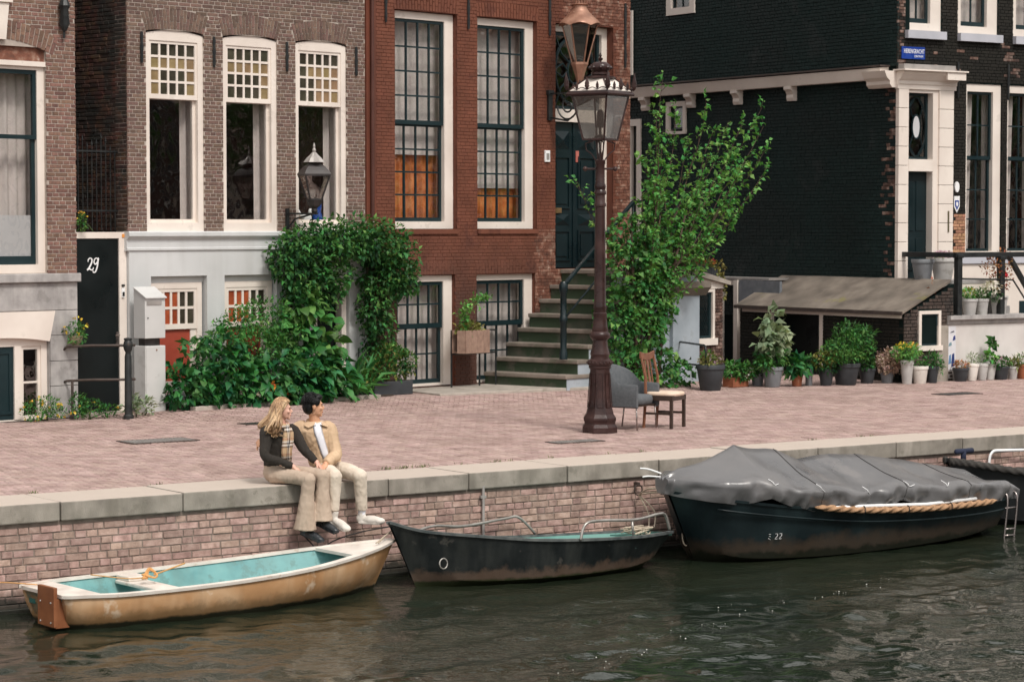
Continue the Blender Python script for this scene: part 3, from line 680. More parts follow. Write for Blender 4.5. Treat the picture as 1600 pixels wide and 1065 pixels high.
# ------------------------------------------------------------------ brown house
def brown_house():
    r = house_root('painted_house', 'red-brown painted brick house with tall dark-framed windows and high stoop door', 'house', FF, 7.0)
    X0, X1 = 7.0, 13.46; W1, W2 = (7.655, 9.08), (9.56, 11.02); DR = (11.49, 13.0)
    B1, B2 = (7.69, 9.03), (9.54, 10.98)
    holes = [(*W1, 2.72, 6.29), (*W2, 2.72, 6.29), (*DR, 2.02, 6.3), (*B1, .1, 1.96), (*B2, .1, 1.95), (7.8, 9, 7.6, 10), (9.7, 10.9, 7.6, 10)]
    wall_core(r, m_brown_mortar, X0, X1, 0, 11.5, .008, .35, holes)
    shell(r, X0, X1, .35, 9, 11.5, m_brown)
    H = [rect_hole(a, b, c, d) for a, b, c, d in holes]
    rects = brick_rects(X0+.2, X1, 0, 6.95, H + [rect_hole(a-.02, b+.02, 6.285, 6.55) for a, b in (W1, W2)], bl=.205, pitch=.058, j=.007, seed=31)
    pe = [q for q in rects if q[0] > 13.0 or (q[0] > 10.9 and q[2] < 2.7 and q[0]+q[2]*.4 > 11.5 and q[2] > .9) or (q[0] > 11.6 and q[2] > 6.3)]
    pes = set(pe); norm = [q for q in rects if q not in pes]
    lay_bricks(r, norm, 0, .03, m_brown, 0, None, .0012, c=.003); lay_bricks(r, pe, 0, .03, m_peel, 0, None, .004, c=.004)
    for a, b in (W1, W2): voussoirs(r, a-.02, b+.02, 6.29, .25, .015, -.002, .05, m_brown, 22, .1)
    for a, b in (B1, B2): 
        q = MB(); 
        voussoirs(r, a-.02, b+.02, 1.965, .2, .0, -.004, .03, m_brown, 20, .05)
    p = MB(); p.box(X0+.005, X0+.1, -.02, .1, 0, 7); p.box(X0+.1, X0+.2, -.04, .1, 0, 7); mk('corner_board', p, mat('brown_board', [s2l(96,50,34), s2l(112,60,42)], .6, 2, streak=(s2l(70,40,30), 3, .6)), r)
    pp = MB(); pp.tube([(X0+.1, -.06, .2), (X0+.1, -.06, 7.5)], .03, 8); mk('rain_pipe', pp, mat('brown_pipe', [s2l(72,40,32), s2l(86,50,40)], .5), r, smooth=True, autos=40)
    for (a, b), wi in ((W1, 0), (W2, 1)):
        w = frame_part(r, a+.004, b-.004, 2.725, 6.28, .1, .2, .14, m_white, head=.12, foot=.12, jl=.06)
        sash_geo(w, a+.06, b-.2, 4.44, 6.17, .125, 4, 4, m_sash, stile=.06, bar=.028, bot=.07)
        sash_geo(w, a+.06, b-.2, 2.83, 4.46, .175, 4, 4, m_sash, stile=.05, bar=.028, bot=.08)
        q = MB(); q.box(a-.01, b+.01, -.03, .1, 2.64, 2.72); mk('stone_sill', q, m_brown, w)
        ym = 3.98 if wi == 0 else 3.45
        bl = MB(); bl.box(a+.02, b+.05, .356, .36, ym, 4.5); bl.box(a+.02, b+.05, .35, .37, ym-.03, ym); mk('roller_blind', bl, m_curtain, w)
        curtain(w, a+.0, b+.12, 4.42, 6.24, .38, m_curtain, 7, .012)
        curtain(w, a+.02, a+.6, 2.75, 4.4, .43, m_orange, 6, .03); curtain(w, a+.66, b+.02, 2.75, 4.4, .45, m_orange, 6, .03)
    for (a, b), zb in ((B1, .12), (B2, .12)):
        w = frame_part(r, a+.004, b-.004, zb, 1.95, .08, .2, .16, m_white, head=.1, foot=.04, jl=.06, name='basement_window')
        sash_geo(w, a+.06, b-.2, 1.08, 1.85, .11, 4, 2, m_sash, stile=.06, bar=.026, bot=.08)
        sash_geo(w, a+.06, b-.2, .16, 1.12, .155, 4, 2, m_sash, stile=.05, bar=.026, bot=.07)
        curtain(w, a+.04, b-.2, .15, 1.9, .36, m_curtain, 5, .015); curtain(w, b-.17, b+.05, .15, 1.9, .4, m_curtain, 2, .02)
    for x in (7.44, 9.33, 11.32): anchor(r, x, 6.06, 6.75)
    anchor(r, 13.3, 5.6, 6.75)
    # entrance
    d = frame_part(r, DR[0], DR[1], 2.03, 6.29, .16, .14, .16, m_white, head=.12, foot=0, name='entrance', jl=.08)
    q = MB(); q.box(DR[0]+.08, DR[1]-.14, .15, .3, 4.6, 4.82); mk('transom_bar', q, m_white, d)
    sash_geo(d, DR[0]+.08, DR[1]-.14, 4.82, 6.17, .22, 1, 1, m_sash, stile=.06, name='fanlight')
    o = MB(); cx, cz = 12.18, 5.5
    def ell(a, b, ph=0): return [(cx+a*math.cos(t), .2, cz+b*math.sin(t)) for t in np.linspace(0, 6.283, 29)[:-1]]
    o.tube(ell(.5, .6), .03, 6, closed=True); o.tube(ell(.17, .22), .022, 6, closed=True)
    for s in (-1, 1):
        for k in (-1, 1): o.tube([(cx+.14*s, .2, cz+.15*k), (cx+.34*s, .2, cz+.3*k), (cx+.5*s, .2, cz+.62*k)], .02, 6); o.tube([(cx+.17*s, .2, cz), (cx+.3*s, .2, cz+.12*k), (cx+.5*s, .2, cz+.02*k)], .018, 6)
    mk('fanlight_tracery', o, m_teal, d, smooth=True, autos=40)
    for i, (a, b) in enumerate(((DR[0]+.085, 12.2), (12.215, DR[1]-.145))):
        q = MB(); q.box(a, b, .24, .3, 2.04, 4.595); 
        if i == 0: q.box(b-.02, b+.03, .22, .24, 2.04, 4.595)
        lf = mk('door_leaf', q, m_teal, d)
        xa, xb = a+.1, b-.1
        for z0, z1, kind in ((2.16, 2.7, 'p'), (2.78, 2.98, 'd'), (3.08, 4.0, 'p'), (4.12, 4.44, 'd')):
            q = MB(); cx_, cz_ = (xa+xb)/2, (z0+z1)/2
            if kind == 'd': q.add([(xa, .24, z0), (xb, .24, z0), (xb, .24, z1), (xa, .24, z1), (cx_, .19, cz_)], [(0,1,4),(1,2,4),(2,3,4),(3,0,4)])
            else:
                for g, y in ((0, .215), ):
                    q.box(xa, xb, y, .24, z0, z0+.03); q.box(xa, xb, y, .24, z1-.03, z1); q.box(xa, xa+.03, y, .24, z0+.03, z1-.03); q.box(xb-.03, xb, y, .24, z0+.03, z1-.03)
                q.box(xa+.07, xb-.07, .222, .24, z0+.08, z1-.08)
            mk('raised_panel', q, m_teal, lf)
    q = MB(); q.box(11.62, 11.86, .2, .24, 3.0, 3.09); mk('letter_slot', q, mat('brass', [s2l(160,128,92), s2l(190,156,116)], .3, 8, metal=.8), d)
    q = MB(); q.box(12.26, 12.34, .228, .24, 3.9, 4.1); mk('red_notice', q, mat('red_notice', [s2l(168,74,60), s2l(190,120,110)]), d)
    q = MB(); q.box(11.2, 11.32, -.03, .01, 3.88, 4.08); mk('intercom', q, m_letter, r, bevel=.005); q = MB(); q.box(11.225, 11.295, -.035, -.03, 3.92, 4.03); mk('intercom_panel', q, m_zinc, r)
    for a, b in ((7.8, 9), (9.7, 10.9)):
        w = frame_part(r, a, b, 7.6, 10, .1, .12, .1, m_white); put_pane(w, a+.1, b-.1, 7.7, 9.9, .15)
brown_house()

# ------------------------------------------------------------------ stoop of the brown house
def stoop():
    r = house_root('stoop', 'mossy bluestone stoop with green risers climbing to the teal door', 'stoop', FF, 9.6)
    q = MB(); q.add([(7.45,-1.25,0),(10.6,-1.85,0),(11.4,-1.8,0),(11.4,0,0),(7.7,0,0),(7.45,-1.25,.1),(10.6,-1.85,.1),(11.4,-1.8,.1),(11.4,0,.1),(7.7,0,.1)],
                    [(4,3,2,1,0),(5,6,7,8,9),(0,1,6,5),(1,2,7,6),(2,3,8,7),(3,4,9,8),(4,0,5,9)]); mk('base_slab', q, m_concrete, r, bevel=.012)
    N = 1.72; PR = []
    for k in range(8):
        x = 9.71 + .273*k; z0 = .1 + .0 if k == 0 else .31 + .24*(k-1); z1 = .31 + .24*k; sk = .17; xe = 11.75
        if k == 7: z1 = 2.015
        e = N if k < 6 else 1.6
        PR.append((x+sk+.03, z0, z1-.072))
        b = MB()     # riser block
        b.add([(x+.02, -.005, z0), (x+sk+.02, -e, z0), (xe+.3, -e, z0), (xe+.3, -.005, z0), (x+.02, -.005, z1-.07), (x+sk+.02, -e, z1-.07), (xe+.3, -e, z1-.07), (xe+.3, -.005, z1-.07)],
              [(0,3,2,1),(4,5,6,7),(0,1,5,4),(1,2,6,5),(2,3,7,6),(3,0,4,7)]); st = mk('step', b, m_bluestone, r)
        t = MB(); e2 = e + .035
        t.add([(x-.02, -.004, z1-.07), (x+sk-.02, -e2, z1-.07), (xe, -e2, z1-.07), (xe, -.004, z1-.07), (x-.02, -.004, z1), (x+sk-.02, -e2, z1), (xe, -e2, z1), (xe, -.004, z1)],
              [(0,3,2,1),(4,5,6,7),(0,1,5,4),(1,2,6,5),(2,3,7,6),(3,0,4,7)]); mk('tread', t, m_tread, st, bevel=.015)
    s = MB(); pts = [(12.1, 0), (12.1, PR[5][2])]
    for x, z0, z1 in PR[5::-1]: pts += [(x, z1), (x, z0 if z0 > .2 else 0)]
    s.prism(pts, -N-.012, -N+.05); mk('side_wall', s, m_bluegrey, r)
    l = MB(); l.box(11.76, 13.42, -1.6, -.01, 0, 1.9); mk('landing_core', l, m_bluegrey, r)
    l = MB(); l.box(11.7, 13.2, -1.64, -.004, 1.9, 2.02); mk('landing_slab', l, m_tread, r, bevel=.012)
    # right end block with its cap
    p = MB(); p.box(12.68, 13.4, -1.68, -.9, 0, 1.56); mk('end_pier', p, m_bluegrey, r, bevel=.008)
    c = MB(); c.loft([[(x, y, z) for y, z in ((-1.7, 1.56), (-1.78, 1.66), (-1.82, 1.7), (-1.82, 1.8), (-.9, 1.8), (-.9, 1.56))] for x in (12.2, 13.55)]); mk('pier_cap', c, m_tread, r)
    c = MB(); c.box(13.2, 13.5, -1.5, -1.1, 1.8, 2.0); mk('pier_block', c, m_bluestone, r, bevel=.01)
    # railing
    g = thing('stoop_railing', 'dark green iron stair railing with thick post on the stoop', 'railing', FF.w(10.02, 1.55, .56), FF.a)
    q = MB(); q.lathe([(.07,0),(.07,.12),(.055,.16),(.055,.6),(.07,.62),(.07,.7),(.055,.72),(.055,1.1),(.075,1.13),(.075,1.24),(.05,1.29)], 10); mk('post', q, m_teal, g, smooth=True, autos=40)
    q = MB(); q.bar((0, 0, 1.22), (1.75, 0, 2.62), .07, .05); q.bar((1.75, 0, 2.62), (2.9, 0, 2.66), .07, .05); mk('top_rail', q, m_teal, g, bevel=.01)
    q = MB(); q.tube([(0, 0, .66), (1.75, 0, 2.05), (2.9, 0, 2.1)], .018, 8); mk('lower_rail', q, m_teal, g, smooth=True)
    q = MB(); q.tube([(1.75, 0, 1.45), (1.75, 0, 2.62)], .02, 8); mk('baluster', q, m_teal, g, smooth=True)
    q = MB(); q.tube([(2.9, 0, 1.45), (2.9, 0, 2.66)], .025, 8); mk('baluster', q, m_teal, g, smooth=True)
stoop()

# low cellar entrance beside the stoop
def cellar_entrance():
    r = house_root('cellar_entrance', 'small lean-to cellar entrance with white framed lattice window and sloping roof', 'entrance', FF, 13.42)
    n = -1.46
    q = MB(); q.box(13.44, 14.32, n+.02, n+1.5, 0, .72); q.box(14.1, 14.32, n+.02, n+1.5, .72, 1.66); q.box(13.5, 14.3, n+.5, n+1.5, .7, 1.7); mk('brick_wall', q, m_worn, r)
    rects = brick_rects(13.44, 14.32, 0, .72, seed=3, bl=.2) + brick_rects(14.08, 14.32, .72, 1.64, seed=6, bl=.2); lay_bricks(r, rects, n, .03, m_worn, 0)
    w = frame_part(r, 13.44, 14.08, .72, 1.66, n-.01, .06, .1, m_white, head=.06, foot=.06)
    q = MB(); q.box(13.42, 14.12, n-.05, n-.011, .66, .78); mk('sill', q, m_white, w)
    sash_geo(w, 13.5, 14.02, .78, 1.6, n+.03, 1, 1, m_sash, stile=.05)
    l = MB()
    for i in range(-9, 14):
        for s in (-1, 1):
            x0 = 13.55 + i*.05; z0, z1 = .84, 1.55; dx = s*(z1-z0)*.5
            a, b = (x0 + (0 if s > 0 else .1), z0), (x0 + dx + (0 if s > 0 else .1), z1)
            t0, t1 = 0, 1
            if a[0] != b[0]:
                for lim, sg in ((13.555, 1), (13.965, -1)):
                    for_ = sorted([((lim-a[0])/(b[0]-a[0]))]); t = for_[0]
                    inside_b = (b[0]-lim)*sg > 0
                    if (a[0]-lim)*sg < 0 and not inside_b: t0 = 2
                    elif (a[0]-lim)*sg < 0: t0 = max(t0, t)
                    elif not inside_b: t1 = min(t1, t)
            if t1 - t0 > .03: l.bar((a[0]+(b[0]-a[0])*t0, n+.022, a[1]+(b[1]-a[1])*t0), (a[0]+(b[0]-a[0])*t1, n+.022, a[1]+(b[1]-a[1])*t1), .006)
    mk('lattice', l, m_sash, w)
    g = MB(); g.prism([(13.44, 1.66), (14.3, 1.66), (14.3, 1.74), (13.44, 1.9)], n-.02, n+1.5); mk('white_gable', g, m_white, r)
    g = MB(); g.prism([(13.4, 1.915), (14.42, 1.72), (14.42, 1.79), (13.4, 2.02)], n-.1, n+1.5); mk('roof', g, m_concrete, r)
    # window box with flowers sits on the roof: built with the plants
cellar_entrance()

# ------------------------------------------------------------------ black corner house
def black_house():
    r = house_root('corner_house', 'black brick corner house with white cornice and white framed door', 'house', BF, 0.0)
    UW = [(.19, 1.09), (1.5, 2.53), (2.93, 3.95), (4.4, 5.4)]; LW = [(1.735, 2.66), (2.8, 3.75), (4.3, 5.25)]
    holes = [(a, b, 6.36, 8.4) for a, b in UW] + [(a, b, 2.25, 5.44) for a, b in LW] + [(.25, .88, 1.78, 5.28)]
    wall_core(r, m_black_mortar, .012, 7, 0, 11, .012, .35, holes)
    H = [rect_hole(a, b, c, d) for a, b, c, d in holes]
    rects = brick_rects(0, 4.2, 1.2, 7.6, H, bl=.205, pitch=.06, j=.008, seed=41)
    orange = [q for q in rects if q[0] > 1.36 and q[1] < 1.76 and 2.2 < q[2] < 3.0]; oset = set(orange)
    rr = random.Random(6); paler = [q for q in rects if q not in oset and ((q[0] < .16 and q[2] > 4.8 and rr.random() < .3) or (2.55 < q[0] < 3.1 and 5.5 < q[2] < 6.2 and rr.random() < .35) or (q[2] > 5.6 and q[2] < 6.0 and rr.random() < .06))]; wset = set(paler)
    lay_bricks(r, [q for q in rects if q not in oset and q not in wset], 0, .03, m_black, 0, None, .002); lay_bricks(r, orange, 0, .03, m_orange_brick, 0, None, .004); lay_bricks(r, paler, 0, .03, m_worn, 0)
    m = MB(); m.box(6.8, 7, .35, 10, 0, 11); m.box(0.3, 7, 10, 10.2, 0, 11); m.box(.02, 7, .35, 10.2, 11, 11.2); mk('rear_walls', m, m_black, r)
    m = MB(); m.box(.3, 6.8, .36, 10, 1.66, 1.76); m.box(.3, 6.8, .36, 10, 5.9, 6.0); m.box(.3, 6.8, 4, 4.1, 1.76, 11); mk('floors', m, m_room, r)
    # side wall (its own axes: x along the side street towards the canal, turned -90 degrees)
    rot = -math.pi/2
    SH = [(-6.97, -6.03, 7.1, 8.0), (-6.97, -6.3, 4.66, 5.33), (-8.35, -7.85, 2.0, 5.02)]
    wall_core(r, m_black_mortar, -10.2, -.012, 0, 11, .012, .3, SH, name='side_wall', rot=rot)
    sr = brick_rects(-10.2, 0, 1.0, 5.47, [rect_hole(*h) for h in SH], bl=.2, pitch=.066, j=.007, seed=44) + brick_rects(-10.2, 0, 5.7, 8.0, [rect_hole(*h) for h in SH], bl=.2, pitch=.066, j=.007, seed=45)
    rr = random.Random(8); cw = [q for q in sr if q[0] > -.5 and q[2] < 5.5 and rr.random() < .55*min(1, max(0, (q[0]+.55)/.3)) * (1.0 if q[2] > 3.2 else .35)]; cs = set(cw)
    lay_bricks(r, [q for q in sr if q not in cs], 0, .03, m_black_side, 0, None, .003, rot=rot, c=.005); lay_bricks(r, cw, 0, .03, m_worn, 0, rot=rot)
    b = MB(); b.loft([[(u, y, z) for y, z in ((.02, 5.46), (-.16, 5.46), (-.17, 5.5), (-.2, 5.64), (-.2, 5.67), (.02, 5.69))] for u in (-10.2, -.25)]); o = mk('white_beam', b, m_white, r); o.rotation_euler.z = rot
    b = MB(); b.box(-10.2, -.2, -.24, .03, 5.69, 5.72); o = mk('lead_flashing', b, m_iron_dull, r); o.rotation_euler.z = rot
    for u in (-9.2, -7.65, -6.1, -4.58, -2.93, -1.4 + 10):
        if u > 0: continue
        c = MB(); pr = [(.02, 5.46), (-.17, 5.46), (-.17, 5.4), (-.12, 5.36), (-.09, 5.3), (-.1, 5.24), (-.08, 5.18), (.02, 5.18)]
        c.loft([[(u+dx, y, z) for y, z in pr] for dx in (-.1, .1)]); o = mk('bracket', c, m_white, r); o.rotation_euler.z = rot
    for (a, b_, z0, z1) in SH[:2]:
        w = frame_part(r, a, b_, z0, z1, -.03, .16 if z0 > 6 else .1, .14, m_white, rot=rot, foot=.14 if z0 > 6 else .06)
        f = .16 if z0 > 6 else .1
        sash_geo(w, a+f, b_-f, z0+.1, z1-f, .03, 2 if z0 > 6 else 1, 1, m_sash, stile=.04)
    w = frame_part(r, *SH[2][:2], 2.0, 5.02, -.03, .14, .14, m_white, rot=rot, name='side_door', foot=0); q = MB(); q.box(-8.2, -8.0, .06, .1, 2.0, 4.88); mk('door_leaf', q, m_door_black, w)
    sh = MB(); sh.box(-8.2, -8.12, -.05, -.02, 5.95, 7.3); o = mk('white_board', sh, m_white, r); o.rotation_euler.z = rot
    # corner corbel under the cornice
    c = MB(); pr = [(.05, 5.3), (-.14, 5.3), (-.2, 5.36), (-.2, 5.42), (-.27, 5.48), (-.33, 5.6), (.05, 5.6)]
    c.loft([[(u, y, z) for y, z in pr] for u in (-.62, .02)]); o = mk('corner_corbel', c, m_white, r); o.rotation_euler.z = rot
    # door surround
    ent = MB()
    prof = [(.02, 5.28), (-.06, 5.28), (-.06, 5.36), (-.08, 5.37), (-.08, 5.43), (-.12, 5.46), (-.19, 5.54), (-.22, 5.56), (-.22, 5.6), (.02, 5.6)]
    ent.loft([[(x, y, z) for y, z in prof] for x in (-.04, 1.42)]); 
    e = mk('door_cornice', ent, m_white, r)
    q = MB(); q.box(1.0, 1.46, -.27, -.221, 5.46, 5.6); q.box(-.1, 1.5, -.3, .01, 5.603, 5.63); mk('cornice_break', q, m_white, e)
    q = MB(); q.box(0.02, 1.3, -.16, .01, 5.632, 5.73); mk('lead_top', q, m_zinc, e)
    zs = np.linspace(1.78, 5.28, 11)
    for a, b in ((-.01, .235), (1.0, 1.36)):
        for z0, z1 in zip(zs, zs[1:]):
            q = MB(); q.box(a, b, -.06, .03, z0+.004, z1-.004); mk('pilaster_block', q, m_white, r, bevel=.006)
    d = frame_part(r, .235, 1.0, 1.78, 5.28, -.02, .13, .2, m_white, head=.06, foot=0, jl=.03, name='entrance')
    q = MB(); q.box(.265, .87, -.03, .2, 3.78, 4.0); mk('transom_bar', q, m_white, d)
    sash_geo(d, .265, .87, 4.0, 5.22, .12, 1, 1, m_sash, stile=.05, name='fanlight')
    o = MB(); cx, cz = .57, 4.6
    ell = lambda a, b: [(cx+a*math.cos(t), .11, cz+b*math.sin(t)) for t in np.linspace(0, 6.283, 25)[:-1]]
    o.tube(ell(.1, .22), .018, 6, closed=True); o.tube(ell(.24, .54), .014, 6, closed=True)
    for s in (-1, 1):
        for k in (-1, 1): o.tube([(cx+.08*s, .11, cz+.15*k), (cx+.16*s, .11, cz+.36*k), (cx+.05*s, .11, cz+.5*k)], .012, 6)
    mk('fanlight_tracery', o, m_teal, d, smooth=True, autos=40)
    q = MB(); q.loft([[(cx+.09*math.cos(t), y, cz+.2*math.sin(t)) for t in np.linspace(0, 6.283, 17)[:-1]] for y in (.105, .115)]); mk('oval_light', q, m_frost, d)
    q = MB(); q.box(.268, .868, .14, .19, 1.79, 3.775); lf = mk('door_leaf', q, m_teal, d)
    for a, b, z0, z1 in ((.34, .54, 1.95, 2.55), (.6, .8, 1.95, 2.55), (.34, .54, 2.68, 3.6), (.6, .8, 2.68, 3.6)):
        q = MB(); q.box(a, b, .125, .139, z0, z1); mk('raised_panel', q, m_teal, lf, bevel=.006)
    # windows
    for a, b in UW:
        w = frame_part(r, a+.004, b-.004, 6.36, 8.4, .03, .26, .14, m_white, head=.12, foot=.14, jl=.09)
        sash_geo(w, a+.09, b-.26, 6.5, 8.28, .1, 2, 3, m_sash, stile=.05, bar=.025, bot=.09); curtain(w, a+.05, b+.02, 6.4, 8.35, .3, m_curtain, 4, .01)
        q = MB(); q.box(a-.01, b+.05, -.09, .05, 6.21, 6.355); mk('sill', q, mat('grey_sill', [s2l(176,178,186), s2l(190,190,198)], .6), w)
    for a, b in LW:
        w = frame_part(r, a+.004, b-.004, 2.25, 5.43, .04, .2, .14, m_white, head=.14, foot=.05, jl=.05)
        sash_geo(w, a+.05, b-.2, 4.02, 5.29, .09, 2, 2, m_sash, stile=.05, bar=.025, bot=.07); sash_geo(w, a+.05, b-.2, 2.3, 4.06, .13, 2, 3, m_sash, stile=.05, bar=.025)
        curtain(w, a+.1, a+.42, 2.3, 5.36, .28, m_curtain, 3, .025, taper=.3); curtain(w, b-.2, b+.02, 2.3, 5.36, .34, m_curtain, 2, .025)
    anchor(r, 1.5, 5.15, 5.82); anchor(r, 2.8, 5.15, 5.82)
    # white plinth with grey band
    q = MB(); q.box(1.36, 6.9, -.05, .02, .02, 2.06); mk('white_plinth', q, m_white, r); q = MB(); q.box(1.36, 6.9, -.09, .01, 2.065, 2.2); mk('plinth_band', q, mat('pale_band', [s2l(182,184,192), s2l(196,196,204)], .6), r, bevel=.01)
    q = MB(); q.box(3.1, 3.7, -.06, -.051, .55, 1.35); mk('basement_light', q, m_sash, r)
    q = MB(); q.loft([[(1.49+.055*math.cos(t), y, 3.5+.1*math.sin(t)) for t in np.linspace(0, 6.283, 13)[:-1]] for y in (-.03, 0)]); mk('white_plate', q, m_letter, r)
    q = MB(); q.prism([(1.43, 3.33), (1.57, 3.33), (1.57, 3.13), (1.5, 3.02), (1.43, 3.13)], -.012, 0); sg = mk('shield_sign', q, m_letter, r)
    q = MB(); q.prism([(1.45, 3.25), (1.55, 3.25), (1.55, 3.15), (1.5, 3.07), (1.45, 3.15)], -.016, -.012); mk('shield_mark', q, m_signblue, sg)
    q = MB(); q.prism([(1.475, 3.22), (1.525, 3.22), (1.525, 3.165), (1.5, 3.13), (1.475, 3.165)], -.019, -.016); mk('shield_mark', q, m_letter, sg)
    q = MB(); q.box(1.22, 1.25, -.075, -.06, 2.66, 3.05); mk('door_plate', q, mat('olive_brass', [s2l(110,104,80), s2l(130,122,96)], .4, metal=.5), r)
    return r
black_house()

def text_mesh(body, size, m, parent, loc, rot=(math.pi/2, 0, 0), align='LEFT', ext=.002, sx=1.0, name='lettering'):
    c = bpy.data.curves.new(name, 'FONT'); c.body = body; c.size = size; c.align_x = align; c.extrude = ext; c.resolution_u = 2
    o = bpy.data.objects.new('tmp', c); ts = bpy.data.scenes.new('tmp'); ts.collection.objects.link(o); ts.view_layers[0].update(); dg = ts.view_layers[0].depsgraph
    me = bpy.data.meshes.new_from_object(o.evaluated_get(dg)); bpy.data.objects.remove(o); bpy.data.scenes.remove(ts)
    t = link(name, me, None, parent, loc); me.materials.clear(); me.materials.append(m); t.rotation_euler = rot; t.scale = (sx, 1, 1); return t
def street_sign():
    t = thing('street_sign', 'blue enamel street name plate with white lettering on the black corner', 'sign', BF.w(.085, 0, 5.83), BF.a)
    q = MB(); q.box(0, .575, -.02, -.004, 0, .225); mk('plate', q, m_signblue, t, bevel=.004)
    text_mesh('HERENGRACHT', .115, m_letter, t, (.05, -.022, .105), sx=.62); text_mesh('CENTRUM', .055, m_letter, t, (.525, -.022, .035), align='RIGHT', sx=.85)
street_sign()

# white stoop in front of the black house
def white_stoop():
    r = house_root('white_stoop', 'white plastered stoop with stone cap before the black house', 'stoop', BF, 0.0)
    q = MB(); q.box(-.03, 2.75, -1.4, -1.1, 0, 1.0); mk('front_wall', q, mat('white_plaster', [s2l(206,200,196), s2l(222,216,212)], .8, 2, bump=.1, bs=40, stain=(s2l(150,146,138), .02, .35, .5), streak=(s2l(188,182,176), 2.5, .4)), r)
    c = MB(); c.loft([[(x, y, z) for y, z in ((-1.4, 1.0), (-1.43, 1.02), (-1.44, 1.08), (-1.5, 1.1), (-1.5, 1.17), (-1.06, 1.17), (-1.06, 1.0))] for x in (-.05, 2.05)]); mk('stone_cap', c, m_stone, r)
    c = MB(); c.box(2.05, 2.8, -1.47, -1.06, .78, .98); mk('stone_cap', c, m_stone, r, bevel=.01)
    q = MB(); q.box(0.0, 1.25, -1.09, -.07, 0, 1.72); mk('platform', q, m_white, r); q = MB(); q.box(-.03, 1.3, -1.098, -.065, 1.72, 1.79); mk('platform_slab', q, m_stone, r, bevel=.01)
    for k in range(6):
        q = MB(); q.box(1.301+.26*k, 1.301+.26*(k+1), -1.09, -.1, 0, 1.55-.24*k); mk('step', q, m_stone, r, bevel=.01)
    # side block with torn posters
    q = MB(); q.box(-.3, -.032, -1.42, -1.0, 0, 1.0); mk('end_block', q, m_concrete, r)
    q = MB(); q.box(-.22, .1, -1.408, -1.401, .1, .98); q = MB(); q.box(-.03, .16, -1.409, -1.402, .2, .98); p = mk('poster', q, mat('poster_paper', [s2l(206,206,212), s2l(224,222,224)], .8, 6), r)
    for (a, b, c_, d, col) in ((.05, .13, .25, .5, s2l(30,52,108)), (.08, .15, .72, .82, s2l(48,60,120)), (-.02, .06, .62, .7, s2l(120,150,160)), (-.02, .05, .3, .48, s2l(96,132,170)), (.02, .12, .86, .9, s2l(60,60,72))):
        q = MB(); q.prism([(a, c_), (b, c_+.02), (b-.01, d), (a+.02, d-.02)], -1.413, -1.41); mk('poster_patch', q, mat('poster_ink', [col]), p)
    g = thing('stoop_fence', 'heavy black timber railing round the white stoop', 'railing', BF.w(.26, 1.35, 1.17), BF.a)
    for x, h in ((0, 1.16), (1.06, 1.12)):
        q = MB(); q.box(x-.055, x+.055, -.055, .055, 0, h-.06); q.box(x-.075, x+.075, -.075, .075, h-.13, h-.07); mk('post', q, m_iron, g, bevel=.006)
    q = MB(); q.box(-.09, 2.7, -.05, .05, 1.04, 1.13); q.obox((-.13, .69, 1.085), (.045, 0, 0), (0, .66, 0), (0, 0, .045)); mk('top_rail', q, m_iron, g, bevel=.008)
    q = MB(); q.bar((1.25, 0, 1.06), (2.1, 0, .0), .09, .07); mk('sloping_rail', q, m_iron, g)
    q = MB(); q.tube([(.02, -.02, .66), (1.1, -.02, .63), (1.35, -.02, .62), (1.8, -.02, .1)], .016, 8); mk('thin_rail', q, m_iron, g, smooth=True)
white_stoop()

